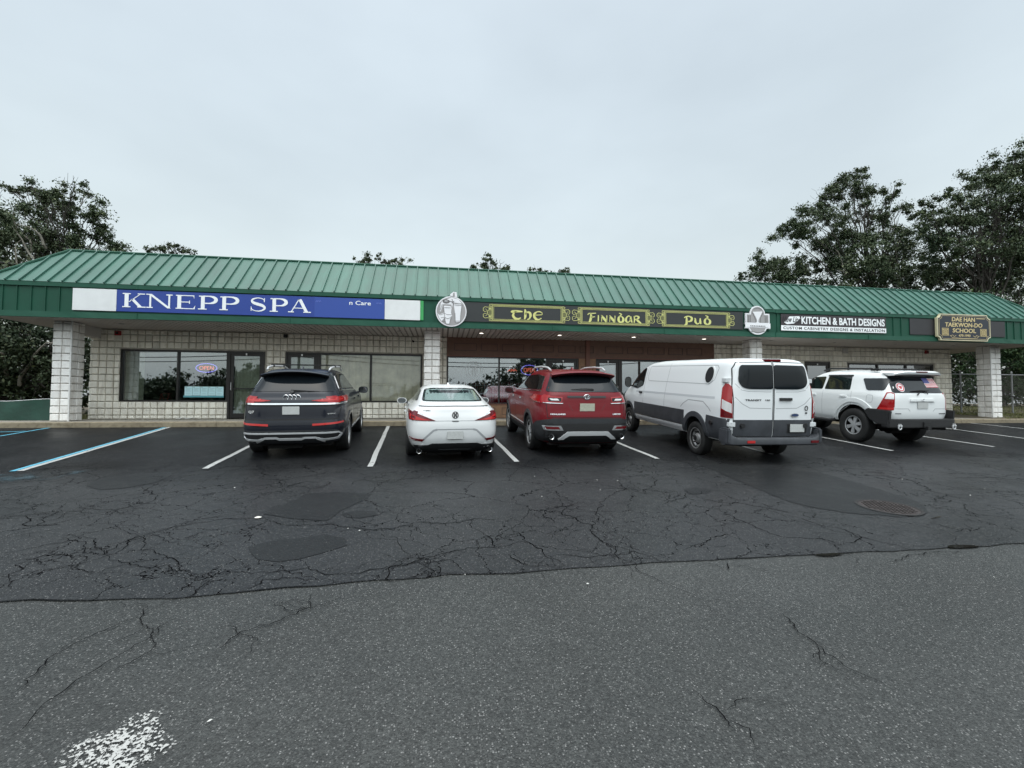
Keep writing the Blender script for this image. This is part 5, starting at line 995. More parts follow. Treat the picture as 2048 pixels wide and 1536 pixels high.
    def corner(s, sg, poly, name, m, off=.012, **k):
        'patch wrapped round a rear corner, seen diagonally; poly u grows from the side to the rear (left corner)'
        if sg < 0: return s.patch(45, poly, name, m, off, grid=.04, **k)
        return s.patch(-45, mir(poly), name, m, off, grid=.04, **k)
    def ray(s, o, d):
        h = s.bvh.ray_cast(Vector(o), Vector(d).normalized()); return h[0], h[1]
    def frame(s, view, p):
        if view == 'rear': return (p[0], -8, p[1]), (0, 1, 0)
        if view == 'left': return (-6, p[0], p[1]), (1, 0, 0)
        if view == 'right': return (6, p[0], p[1]), (-1, 0, 0)
        if view == 'top': return (p[0], p[1], 6), (0, 0, -1)
        a = view; d = Vector((math.sin(R(a)), math.cos(R(a)), 0)); u = Vector((math.cos(R(a)), -math.sin(R(a)), 0)); return Vector((0, 0, p[1]))+u*p[0]-d*8, d   # oblique
    def hit(s, view, p, off):
        o, d = s.frame(view, p); h, n = s.ray(o, d)
        if h is None:
            for k in range(1, 12):
                q = (p[0]*(1-.012*k), p[1]-(.004*k)); o, d = s.frame(view, q); h, n = s.ray(o, d)
                if h is not None: break
            if h is None: return None
        if n.dot(Vector(d)) > 0: n = -n
        return h+n*off, n, Vector(d)
    def patch(s, view, poly, name, m, off=.004, parent=None, rnd_=0, grid=.07, thick=.012, label=None, smooth=35):
        if rnd_: poly = roundpoly(poly, rnd_)
        dense = []
        for i in range(len(poly)):
            a, b = poly[i], poly[(i+1) % len(poly)]; L = math.dist(a, b); k = max(1, int(L/(grid*.8)))
            dense += [(a[0]+(b[0]-a[0])*j/k, a[1]+(b[1]-a[1])*j/k) for j in range(k)]
        nn = len(dense); vs = [Vector(p) for p in dense]; xs = [p[0] for p in dense]; zs = [p[1] for p in dense]; x = min(xs)+grid/2
        while x < max(xs):
            z = min(zs)+grid/2
            while z < max(zs):
                if inside((x, z), dense) and min(math.dist((x, z), q) for q in dense) > grid*.35: vs.append(Vector((x, z)))
                z += grid
            x += grid
        res = delaunay_2d_cdt(vs, [(i, (i+1) % nn) for i in range(nn)], [list(range(nn))], 1, 1e-6); P = []; Nn = []
        for p in res[0]:
            h = s.hit(view, (p.x, p.y), off); 
            if h is None: h = (Vector((0, 0, -50)), Vector((0, 0, 1)), Vector((0, 1, 0)))
            P.append(h[0]); Nn.append(h[1])
        mb = MB(); fs = [tuple(f) for f in res[2] if all(P[i].z > -20 for i in f)]; mb.add(P, fs)
        cnt = {}
        for f in fs:
            for i in range(len(f)): cnt[(f[i], f[(i+1) % len(f)])] = 1
        bd = [k for k in cnt if (k[1], k[0]) not in cnt]; b0 = len(mb.v); idx = {}
        for a, b in bd:
            for q in (a, b):
                if q not in idx: idx[q] = len(mb.v); mb.v.append(tuple(P[q]-Nn[q]*(off+thick)))
        for a, b in bd: mb.f.append((b, a, idx[a], idx[b])); mb.m.append(0)
        o = mb.build(name, m, parent or s.root, smooth=smooth)
        if label: o['label'] = label
        return o
    def strip(s, view, pts, w, name, m, off=.003, parent=None, thick=.008, step=.05, closed=False):
        'ribbon following the body'
        pts = list(pts)+([pts[0]] if closed else []); D = []
        for a, b in zip(pts[:-1], pts[1:]):
            L = math.dist(a, b); k = max(1, int(L/step)); D += [(a[0]+(b[0]-a[0])*j/k, a[1]+(b[1]-a[1])*j/k) for j in range(k)]
        D.append(pts[-1]); L_, R_ = ribbon2(D, w); n = len(D); top = []; bot = []
        ok = True
        for p in L_+R_:
            h = s.hit(view, p, off)
            if h is None: return None
            top.append(h[0]); bot.append(h[0]-h[1]*(off+thick))
        mb = MB(); mb.add(top+bot, [f for i in range(n-1) for f in ((i, i+1, n+i+1, n+i), (i, 2*n+i, 2*n+i+1, i+1), (n+i, n+i+1, 3*n+i+1, 3*n+i))]+[(0, n, 3*n, 2*n), (n-1, 3*n-1, 4*n-1, 2*n-1)])
        return mb.build(name, m, parent or s.root)
    def text(s, body, xc, z, w, h_, m, name='badge', off=.010, bold=.0, shear=0, parent=None):
        ht = s.hit('rear', (xc, z), off); 
        # follow the surface
        mb = text_mesh(body, xc-w/2, xc+w/2, z-h_/2, z+h_/2, 0, .004, bold, shear); nv = []
        for v in mb.v: q = s.hit('rear', (v[0], v[2]), off); nv.append((v[0], q[0].y+v[1], v[2]))
        mb.v = nv; return mb.build(name, m, parent or s.root)
    def rbox(s, a, b, name, m, bevel=.02, parent=None, label=None):
        mb = MB(); mb.box(a, b); o = mb.build(name, m, parent or s.root, smooth=40, bevel=bevel)
        if label: o['label'] = label
        return o
    def plate(s, xc, z, m=None, w=.31, h_=.155, off=.02, y=None):
        q = s.hit('rear', (xc, z), 0); yy = q[0].y if y is None else y
        mb = MB(); mb.box((xc-w/2, yy-off, z-h_/2), (xc+w/2, yy-off+.01, z+h_/2)); o = mb.build('licence_plate', m or M_plate, s.root, smooth=30, bevel=.004)
        return o
    def wheels(s, xc, width, Rt, Rr, pos, style, rimm, dark=M_hub, z=None):
        for y in pos:
            for sg in (-1, 1): wheel(s.root, sg, xc, width, Rt, Rr, y, style, rimm, dark)
def inside(p, poly):
    c = False; j = len(poly)-1
    for i in range(len(poly)):
        if (poly[i][1] > p[1]) != (poly[j][1] > p[1]) and p[0] < (poly[j][0]-poly[i][0])*(p[1]-poly[i][1])/(poly[j][1]-poly[i][1]+1e-12)+poly[i][0]: c = not c
        j = i
    return c
def roundpoly(poly, r, k=4):
    out = []; n = len(poly)
    for i in range(n):
        p0, p1, p2 = Vector(poly[i-1]), Vector(poly[i]), Vector(poly[(i+1) % n]); a = (p0-p1); b = (p2-p1); rr = min(r, a.length*.45, b.length*.45); a = p1+a.normalized()*rr; b = p1+b.normalized()*rr
        for j in range(k+1): t = j/k; q = a*(1-t)**2+p1*2*t*(1-t)+b*t*t; out.append((q.x, q.y))
    return out
def mir(poly): return [(-x, z) for x, z in poly][::-1]
def wheel(root, sg, xc, width, Rt, Rr, y, style, rimm, dark):
    'xc: centre plane of the tyre (abs), outer face towards sg'
    c = (sg*xc, y, Rt-.012); hw = width/2
    prof = [(Rr, -hw*.86), (Rr+.02, -hw*.98), ((Rr+Rt)/2, -hw*1.04), (Rt-.03, -hw*.97), (Rt-.006, -hw*.80), (Rt, -hw*.5), (Rt, hw*.5), (Rt-.006, hw*.80), (Rt-.03, hw*.97), ((Rr+Rt)/2, hw*1.04), (Rr+.02, hw*.98), (Rr, hw*.86)]
    mb = MB(); mb.lathe([(Rr*.98, -hw*.8), (Rr*.98, hw*.55), (Rr*.9, hw*.50), (Rr*.9, -hw*.8)] if True else [], c, 'x', 36)
    mb.tube([(c[0]+sg*hw*.1, c[1], c[2]), (c[0]+sg*hw*.32, c[1], c[2])], Rr*.72, 28); w = mb.build('wheel', dark, root, smooth=40)
    mb = MB(); mb.lathe(prof, c, 'x', 48)
    for g in (-.3, 0, .3):   # tread grooves as raised ribs
        pass
    k = 60
    for i in range(k):
        a = 2*math.pi*i/k
        for gx in (-.62, .62):
            m_ = Matrix.Translation(c) @ Matrix.Rotation(a, 4, 'X'); bw = hw*.16
            vs = [m_ @ Vector((hw*gx+dx*bw, dy*Rt*.032, Rt-.012+dz)) for dz in (0, .013) for dx, dy in ((-1, -1), (1, -1), (1, 1), (-1, 1))]
            mb.add(vs, [(4, 5, 6, 7), (0, 1, 5, 4), (1, 2, 6, 5), (2, 3, 7, 6), (3, 0, 4, 7)])
    mb.build('tyre', M_tyre, w, smooth=40)
    mb = MB(); xf = c[0]+sg*hw*.70
    if sg > 0: mb.lathe([(Rr*1.0, hw*.90), (Rr*1.03, hw*.80), (Rr*.95, hw*.45), (Rr*.91, hw*.45), (Rr*.93, hw*.86)], c, 'x', 40)
    else: mb.lathe([(Rr*1.0, -hw*.90), (Rr*1.03, -hw*.80), (Rr*.95, -hw*.45), (Rr*.91, -hw*.45), (Rr*.93, -hw*.86)], c, 'x', 40)
    def spoke(a, w0, w1, r0, r1, dx=0, dep=.03):
        m_ = Matrix.Translation((xf, c[1], c[2])) @ Matrix.Rotation(a, 4, 'X'); vs = []
        for xx in (0, -sg*dep):
            vs += [m_ @ Vector((xx+sg*.012, -w0, r0)), m_ @ Vector((xx+sg*.012, w0, r0)), m_ @ Vector((xx+sg*dx, w1, r1)), m_ @ Vector((xx+sg*dx, -w1, r1))]
        mb.add(vs, [(0, 1, 2, 3), (4, 7, 6, 5), (0, 4, 5, 1), (1, 5, 6, 2), (2, 6, 7, 3), (3, 7, 4, 0)])
    if style == 'split5':
        for i in range(5):
            for d in (-.17, .17): spoke(2*math.pi*i/5+d*.55, .020, .026, Rr*.16, Rr*.95)
    elif style == 'multi':
        for i in range(10): spoke(2*math.pi*i/10, .014, .024, Rr*.16, Rr*.95)
    elif style == 'six':
        for i in range(6): spoke(2*math.pi*i/6+.2, .030, .048, Rr*.18, Rr*.96, dep=.04)
    elif style == 'y5':
        for i in range(5):
            spoke(2*math.pi*i/5, .026, .030, Rr*.16, Rr*.55)
            for d in (-.20, .20): spoke(2*math.pi*i/5+d, .016, .022, Rr*.48, Rr*.95)
    if style == 'steel':
        n_ = 32; vs = []
        prof_ = [(.30, .0), (.42, -.01), (.50, -.045), (.62, -.05), (.78, -.02), (.90, -.03)]
        for r_, dx in prof_:
            for i in range(n_): a = 2*math.pi*i/n_; vs.append((xf+sg*dx, c[1]+r_*Rr*math.cos(a), c[2]+r_*Rr*math.sin(a)))
        mb.add(vs, [(k_*n_+i, k_*n_+(i+1) % n_, (k_+1)*n_+(i+1) % n_, (k_+1)*n_+i) for k_ in range(len(prof_)-1) for i in range(n_) if not (k_ == 3 and i % 4 == 0)])
    mb.tube([(xf-sg*.02, c[1], c[2]), (xf+sg*.018, c[1], c[2])], Rr*(.19 if style != 'steel' else .30), 18)
    mb.build('rim', rimm, w, smooth=35)
    if style == 'steel': m2 = MB(); m2.tube([(xf+sg*.005, c[1], c[2]), (xf+sg*.035, c[1], c[2])], Rr*.26, 16); m2.build('hub_cap', M_trimb, w, smooth=30)
def mirror(car, sg, x, y, z, w=.20, h_=.15, d=.12, m=None, tall=1., arm=True):
    'door mirror: shell, arm and glass facing back'
    m = m or car.paint; mb = MB(); n = 14; P = []; ks = 6
    for k in range(ks+1):
        t = k/ks; s_ = math.sqrt(max(0.02, 1-(t*.98)**2))
        for i in range(n): a = 2*math.pi*i/n; P.append((x+sg*w/2+math.copysign(abs(math.cos(a))**.7, math.cos(a))*w/2*s_, y+t*d, z+math.copysign(abs(math.sin(a))**.7, math.sin(a))*h_/2*s_*tall))
    mb.add(P, [(k*n+i, k*n+(i+1) % n, (k+1)*n+(i+1) % n, (k+1)*n+i) for k in range(ks) for i in range(n)]+[tuple(range(n))[::-1], tuple(ks*n+i for i in range(n))])
    o = mb.build('side_mirror', m, car.root, smooth=50)
    mb = MB(); mb.add([(x+sg*w/2+math.copysign(abs(math.cos(2*math.pi*i/n))**.7, math.cos(2*math.pi*i/n))*w/2*.86, y-.004, z+math.copysign(abs(math.sin(2*math.pi*i/n))**.7, math.sin(2*math.pi*i/n))*h_/2*.84*tall) for i in range(n)], [tuple(range(n))]); mb.build('mirror_glass', mat('mirror_glass', (.30, .32, .33), .05, 1), o)
    mb = MB(); mb.tube([(x-sg*.10, y+.09, z-h_*.38), (x+sg*w*.4, y+.06, z-h_*.30)], .025, 8); mb.build('mirror_arm', M_trimb, o)
    return o
def exhaust(car, x, y, z, r=.045):
    mb = MB(); mb.lathe([(r, 0), (r, .12), (r*.82, .12), (r*.82, .01)], (x, y, z), 'y', 24); o = mb.build('exhaust_tip', M_chrome, car.root, smooth=40)
    mb = MB(); mb.add([(x+r*.8*math.cos(a*.4488), y+.05, z+r*.8*math.sin(a*.4488)) for a in range(14)], [tuple(range(14))]); mb.build('exhaust_bore', M_under, o)
def arch_trim(car, y, z, r0, r1, m, off=.02, a0=-12, a1=192, both=True):
    for v in ('left', 'right'):
        car.patch(v, arc(y, z, r1, r1, a0, a1, 26)+arc(y, z, r0, r0, a1, a0, 26), 'wheel_arch_trim', m, off, thick=.03, grid=.05)
def underbody(car, y0, y1, w, z0, z1):
    mb = MB(); mb.box((-w, y0, z0), (w, y1, z1)); mb.tube([(-.72, 0, .33), (.72, 0, .33)], .045, 8); mb.tube([(-.4, y0+.2, z0-.02), (-.4, 1.5, z0-.02)], .035, 8); mb.box((-.5, y0+.05, z0-.06), (.15, y0+.45, z0)); mb.build('underbody', M_under, car.root)
SK = 1.
# ===== black crossover =====
T1 = [(.27, .86, -.92, 3.70, 1.3, 7, 5), (.40, .945, -1.06, 3.82, 1.3, 7, 5), (.60, .985, -1.09, 3.86, 1.3, 7, 5), (.80, .992, -1.06, 3.84, 1.3, 6.5, 5), (.98, .985, -1.035, 3.70, 1.3, 6.5, 5), (1.10, .965, -1.01, 3.2, 1.3, 6.5, 5), (1.18, .93, -.965, 2.55, 1.2, 6.5, 4.5), (1.27, .875, -.92, 2.20, 1.1, 6.5, 4.5), (1.45, .785, -.77, 1.75, .9, 6, 4.5), (1.58, .715, -.65, 1.42, .8, 6, 4.5), (1.66, .655, -.56, 1.2, .7, 5.5, 4), (1.70, .58, -.44, 1.0, .6, 5, 4), (1.725, .44, -.20, .75, .5, 4, 4), (1.735, .22, .1, .55, .4, 3, 3)]
c = Car('parked_suv', 'black crossover with a full width chrome tail bar, leftmost parked vehicle', 'car', (-2.72, -3.74), R(-4.7), .90, T1, PA_black); c.root.scale = (.90, .90, .925)
c.cut_body([(0, .42, .38), (2.99, .42, .38)], .60); underbody(c, -.8, 3.4, .72, .22, .45)
gl = c.patch('rear', [(-.78, 1.285), (.78, 1.285), (.61, 1.645), (-.61, 1.645)], 'rear_window', M_glassd, .008, rnd_=.05)
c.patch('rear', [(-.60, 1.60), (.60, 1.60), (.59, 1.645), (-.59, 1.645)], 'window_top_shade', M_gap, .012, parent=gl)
# spoiler
mb = MB(); P = []; k = 16
for i in range(k+1):
    x = -.66+1.32*i/k; cv = 1-(abs(x)/.66)**4; yb = -.70-.14*cv; cr = -.075*(abs(x)/.66)**2.2; P += [(x*.93, -.42, 1.712+cr), (x*.96, yb+.04, 1.694+cr), (x*.97, yb, 1.676+cr), (x*.97, yb+.03, 1.655+cr), (x*.96, -.60, 1.62+cr)]
mb.add(P, [(i*5+j, i*5+j+1, (i+1)*5+j+1, (i+1)*5+j) for i in range(k) for j in range(4)]+[(4, 3, 2, 1, 0), tuple(k*5+j for j in range(5))]); mb.build('rear_spoiler', PA_black, c.root, smooth=30)
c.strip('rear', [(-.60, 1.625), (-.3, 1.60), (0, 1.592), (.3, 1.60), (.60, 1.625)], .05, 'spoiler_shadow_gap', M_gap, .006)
for s_, v_ in ((-1, 'left'), (1, 'right')):
    f = (lambda pl: pl) if s_ > 0 else mir
    tl = c.patch('rear', f([(.36, 1.115), (.50, 1.135), (.86, 1.185), (.955, 1.19), (.955, 1.06), (.88, 1.085), (.55, 1.09)]), 'tail_light', M_red1, .010, grid=.05)
    c.corner(s_, [(.22, 1.065), (.22, 1.188), (.03, 1.20), (-.10, 1.17), (-.12, 1.12), (.0, 1.03)], 'tail_light_side', M_red1, .013, parent=tl)
    c.patch('rear', f([(.44, 1.112), (.90, 1.145), (.90, 1.12), (.50, 1.10)]), 'light_bar', M_lred, .014, parent=tl, grid=.05)
    for k in range(6): c.patch('rear', f([(.55+k*.06, 1.115+k*.005), (.58+k*.06, 1.115+k*.005), (.58+k*.06, 1.145+k*.005), (.55+k*.06, 1.145+k*.005)]), 'lamp_element', M_lred, .015, parent=tl, grid=.05) if k % 2 == 0 else None
    c.patch('rear', f([(.40, .675), (.93, .70), (.93, .665), (.40, .635)]), 'bumper_reflector', M_lred, .014, grid=.05)
    c.strip(v_, [(-.5, 1.30), (1.8, 1.22)], .018, 'chrome_window_strip', M_chrome, .008)
    w_ = c.patch(v_, [(-.42, 1.34), (1.95, 1.26), (1.55, 1.48), (1.0, 1.60), (.1, 1.615), (-.25, 1.56)], 'side_window', M_glassf, .009, rnd_=.05)
    c.strip(v_, [(-.46, 1.33), (-.28, 1.58), (.1, 1.635), (1.0, 1.62), (1.5, 1.52)], .018, 'chrome_window_strip', M_chrome, .010)
    for yy in (.20, .95): c.strip(v_, [(yy, 1.29), (yy+.02, 1.61)], .035, 'window_pillar', M_gap, .008)
    for yy in (.62, 1.62, 2.62): c.strip(v_, [(yy, .42), (yy, 1.24)], .008, 'door_gap', M_gap, .0015, thick=.004)
    c.strip(v_, [(.5, .42), (2.6, .42)], .05, 'sill_strip', M_alu, .012)
    for yy in (.85, 1.85): c.strip(v_, [(yy, 1.05), (yy+.2, 1.045)], .03, 'door_handle', PA_black, .03)
    mb = MB(); mb.tube([(s_*.60, -.38, 1.705), (s_*.615, -.25, 1.755), (s_*.63, .2, 1.785), (s_*.63, 1.1, 1.78), (s_*.61, 1.45, 1.70)], .020, 8); mb.build('roof_rail', M_alu, c.root, smooth=60)
mb = MB()
for y in (.15, 1.0): mb.box((-.66, y-.03, 1.80), (.66, y+.03, 1.825)); mb.box((-.66, y-.04, 1.765), (-.60, y+.04, 1.80)); mb.box((.60, y-.04, 1.765), (.66, y+.04, 1.80))
mb.build('roof_crossbar', M_trimb, c.root, smooth=30, bevel=.006)
c.strip('rear', [(-.955, 1.052), (.955, 1.052)], .030, 'chrome_tail_bar', M_chrome, .018, step=.04)
c.strip('rear', [(-.93, 1.022), (.93, 1.022)], .035, 'tail_recess', M_gap, .004)
c.strip('rear', [(-.86, .76), (.86, .76)], .022, 'tailgate_gap', M_gap, .003); c.strip('rear', [(-.86, .76), (-.90, .98)], .010, 'tailgate_gap', M_gap, .003); c.strip('rear', [(.86, .76), (.90, .98)], .010, 'tailgate_gap', M_gap, .003)
c.patch('rear', [(-.85, .55), (.85, .55), (.90, .40), (.75, .30), (-.75, .30), (-.90, .40)], 'lower_bumper', M_trim, .014, rnd_=.04); 
c.patch('rear', [(-.84, .50), (.84, .50), (.86, .43), (.80, .405), (-.80, .405), (-.86, .43)], 'diffuser_inset', M_trimb, .020, rnd_=.03)
c.strip('rear', [(-.50, .405), (-.60, .375), (-.84, .385), (-.89, .45), (-.85, .50), (.85, .50), (.89, .45), (.84, .385), (.60, .375), (.50, .405)], .028, 'chrome_bumper_frame', M_alu, .030, step=.04)
c.strip('rear', [(-.62, .34), (-.46, .415), (-.26, .415), (-.20, .395), (.20, .395), (.26, .415), (.46, .415), (.62, .34)], .030, 'chrome_lower_trim', M_alu, .034, step=.04)
pl = c.plate(0.0, .93); 
mb = MB()
for i in range(4):
    cx = -.108+.072*i; q = c.hit('rear', (cx, 1.172), .014)[0]; P_ = arc(cx, 1.172, .050, .050, 0, 360, 24)
    mb.tube([(p[0], q.y, p[1]) for p in P_], .009, 6, cap=False)
mb.build('ring_emblem', M_chrome, c.root)
c.text('Q7', -.72, .90, .12, .055, M_chrome, 'badge', bold=.03); c.text('quattro', .74, .86, .14, .028, M_chrome, 'badge')
mb = MB(); q = c.hit('rear', (.05, 1.30), .02)[0]; mb.prism([(-.04, q.y, 1.275), (.28, q.y+.02, 1.29), (.28, q.y+.02, 1.305), (-.02, q.y, 1.325)], (0, -.02, 0)); mb.tube([(0, q.y+.01, 1.27), (0, q.y-.03, 1.29)], .03, 10); mb.prism([(.28, q.y, 1.292), (.50, q.y+.02, 1.287), (.50, q.y+.02, 1.293), (.28, q.y, 1.305)], (0, -.012, 0)); mb.build('rear_wiper', M_trimb, c.root)
mb = MB(); mb.prism([(-.015, -.05, 1.73), (.015, -.05, 1.73), (.008, .06, 1.78), (-.008, .06, 1.78)], (0, .06, -.02)); mb.build('roof_antenna', PA_black, c.root)
mirror(c, 1, .97, 2.05, 1.20, .24, .17, .13); mirror(c, -1, -.97, 2.05, 1.20, .24, .17, .13)
c.strip('right', [(-.75, .70), (2.9, .78)], .012, 'body_crease', M_gap, .0005, thick=.003) if False else None
arch_trim(c, 0, .38, .41, .47, PA_black, .018); arch_trim(c, 2.99, .38, .41, .47, PA_black, .018)
c.wheels(.835, .285, .385, .262, (0, 2.99), 'multi', M_wrim)
# ===== white sedan =====
T2 = [(.20, .76, -.90, 3.45, 1.2, 6, 5), (.30, .84, -1.02, 3.55, 1.2, 6, 5), (.50, .895, -1.09, 3.62, 1.2, 6, 5), (.68, .915, -1.105, 3.55, 1.2, 5.5, 4.5), (.84, .912, -1.085, 3.2, 1.2, 5.5, 4.5), (.95, .875, -1.06, 2.45, 1.2, 5, 4.5), (1.03, .80, -1.04, 2.05, 1.1, 4.8, 4.5), (1.065, .765, -.93, 1.92, 1.1, 4.6, 4.5), (1.14, .705, -.62, 1.7, 1.0, 4.6, 4.5), (1.24, .645, -.18, 1.5, .9, 4.6, 4.5), (1.32, .59, .15, 1.32, .8, 4.6, 4), (1.37, .53, .42, 1.18, .8, 4.2, 4), (1.405, .40, .62, 1.05, .85, 3.6, 3.6), (1.415, .20, .72, .95, .85, 3, 3)]
c = Car('parked_sedan', 'white fastback sedan with slim wedge tail lights, between the black and the red vehicles', 'car', (.155, -4.30), R(-4.1), .93, T2, PA_white)
c.cut_body([(0, .37, .32), (2.736, .37, .32)], .56); underbody(c, -.8, 3.2, .68, .17, .35)
gl = c.patch('rear', [(-.60, 1.125), (.60, 1.125), (.53, 1.325), (.35, 1.345), (-.35, 1.345), (-.53, 1.325)], 'rear_window', M_glassd, .008, rnd_=.04)
c.patch('rear', [(-.55, 1.14), (.55, 1.14), (.49, 1.31), (.33, 1.325), (-.33, 1.325), (-.49, 1.31)], 'wet_glass', M_glassg, .009, parent=gl, rnd_=.03)
c.strip('rear', [(-.66, 1.048), (-.4, 1.055), (0, 1.058), (.4, 1.055), (.66, 1.048)], .014, 'spoiler_gap', M_gap, .004)
c.strip('rear', [(-.66, 1.045), (-.64, .93), (-.58, .905)], .008, 'trunk_gap', M_gap_shade, .002); c.strip('rear', [(.66, 1.045), (.64, .93), (.58, .905)], .008, 'trunk_gap', M_gap_shade, .002)
c.strip('rear', [(-.50, .795), (.50, .795)], .010, 'trunk_gap', M_gap_shade, .002)
for s_, v_ in ((-1, 'left'), (1, 'right')):
    f = (lambda pl: pl) if s_ > 0 else mir
    tl = c.patch('rear', f([(.36, .80), (.60, .895), (.845, .965), (.86, .93), (.835, .80), (.70, .795)]), 'tail_light', M_red2, .008, grid=.045)
    c.patch('rear', f([(.44, .806), (.64, .85), (.82, .905), (.815, .81), (.70, .805)]), 'lamp_glow', M_lred, .012, parent=tl, grid=.045)
    c.corner(s_, [(.17, .80), (.17, .955), (.05, .968), (-.03, .93), (-.01, .86), (.07, .79)], 'tail_light_side', M_red2, .011, parent=tl)
    c.patch('rear', f([(.56, .455), (.83, .47), (.83, .43), (.60, .415)]), 'bumper_reflector', M_red2, .010, grid=.05)
    c.strip('rear', f([(.33, .64), (.40, .62), (.58, .45), (.62, .41)]), .035, 'bumper_crease_shade', M_gap_shade, .003)  # grey ribbon paints the shade of a bumper fold
    w_ = c.patch(v_, [(-.25, 1.12), (1.95, 1.02), (1.45, 1.24), (.95, 1.33), (.35, 1.30)], 'side_window', M_glassf, .008, rnd_=.04)
    c.strip(v_, [(.78, 1.08), (.85, 1.31)], .05, 'window_pillar', M_gap, .007)
    for yy in (.62, 1.55): c.strip(v_, [(yy, .35), (yy, 1.05)], .008, 'door_gap', M_gap_shade, .0015, thick=.004)
    for yy in (.35, 1.3): c.strip(v_, [(yy, .86), (yy+.18, .855)], .03, 'door_handle', PA_white, .03)
    exhaust(c, s_*.66, -1.06, .245, .048)
c.strip('rear', [(-.33, .64), (.33, .64)], .020, 'plate_recess_shade', M_gap_shade, .003)  # grey line painted for the shade at the recess edge
c.patch('rear', [(-.76, .33), (-.50, .345), (-.42, .375), (.42, .375), (.50, .345), (.76, .33), (.70, .205), (-.70, .205)], 'diffuser', M_trimb, .010, rnd_=.02)
c.strip('rear', [(-.3, .25), (.3, .25)], .008, 'diffuser_line', M_trim, .014)
c.plate(0.0, .53, off=.016, w=.30, h_=.15)
mb = MB(); q = c.hit('rear', (0, .90), .012)[0]; mb.tube([(p[0], q.y, p[1]) for p in arc(0, .90, .052, .062, 0, 360, 20)], .008, 6, cap=False); mb.tube([(-.022, q.y, .855), (-.010, q.y, .91), (-.028, q.y, .95)], .010, 6); mb.tube([(.022, q.y, .855), (.010, q.y, .91), (.028, q.y, .95)], .010, 6); mb.tube([(-.012, q.y, .90), (.012, q.y, .90)], .008, 6); mb.build('caliper_emblem', M_trimb, c.root)
c.strip('rear', [(-.06, .790), (.06, .790)], .016, 'trunk_release', M_gap, .008)
c.text('A-SPEC', -.52, .985, .13, .020, M_gap, 'badge')
mb = MB(); mb.prism([(-.03, .55, 1.40), (.03, .55, 1.40), (.008, .68, 1.455), (-.008, .68, 1.455)], (0, .06, -.02)); mb.build('roof_antenna', PA_white, c.root)
mirror(c, -1, -.90, 1.75, .985, .22, .14, .12); mirror(c, 1, .90, 1.75, .985, .22, .14, .12)
c.wheels(.775, .235, .325, .235, (0, 2.736), 'y5', M_wrim)
# ===== dark red three row vehicle =====
T3 = [(.26, .86, -.93, 3.75, 1.3, 7, 5), (.40, .94, -1.09, 3.88, 1.3, 7.5, 5), (.55, .975, -1.12, 3.92, 1.3, 7.5, 5), (.75, .99, -1.115, 3.90, 1.3, 7.5, 5), (.95, .988, -1.08, 3.78, 1.3, 7.5, 5), (1.08, .975, -1.055, 3.4, 1.3, 7.5, 5), (1.20, .945, -1.03, 2.7, 1.2, 7, 4.5), (1.29, .90, -.985, 2.2, 1.1, 7, 4.5), (1.45, .815, -.87, 1.8, .9, 7, 4.5), (1.60, .735, -.76, 1.42, .8, 6.5, 4.5), (1.68, .675, -.68, 1.2, .7, 6, 4), (1.725, .59, -.52, 1.0, .6, 5, 4), (1.75, .45, -.25, .75, .5, 4, 4), (1.76, .22, .1, .55, .4, 3, 3)]
c = Car('parked_suv', 'dark red three row crossover with silver roof rails, parked beside the white van', 'car', (2.70, -3.93), R(-.6), .945, T3, PA_red)
c.cut_body([(0, .43, .385), (2.95, .43, .385)], .60); underbody(c, -.85, 3.4, .72, .22, .45)
gl = c.patch('rear', [(-.80, 1.30), (.80, 1.30), (.63, 1.655), (-.63, 1.655)], 'rear_window', M_glassd, .008, rnd_=.05)
mb = MB(); P = []; k = 16
for i in range(k+1):
    x = -.67+1.34*i/k; cv = 1-(abs(x)/.67)**4; yb = -.83-.12*cv; cr = -.06*(abs(x)/.67)**2.2; P += [(x*.95, -.50, 1.738+cr), (x*.98, yb+.04, 1.716+cr), (x, yb, 1.695+cr), (x, yb+.03, 1.672+cr), (x*.98, -.70, 1.63+cr)]
mb.add(P, [(i*5+j, i*5+j+1, (i+1)*5+j+1, (i+1)*5+j) for i in range(k) for j in range(4)]+[(4, 3, 2, 1, 0), tuple(k*5+j for j in range(5))]); mb.build('rear_spoiler', PA_red, c.root, smooth=30)
c.strip('rear', [(-.60, 1.635), (-.52, 1.60), (0, 1.59), (.52, 1.60), (.60, 1.635)], .07, 'spoiler_shadow_gap', M_gap, .006)
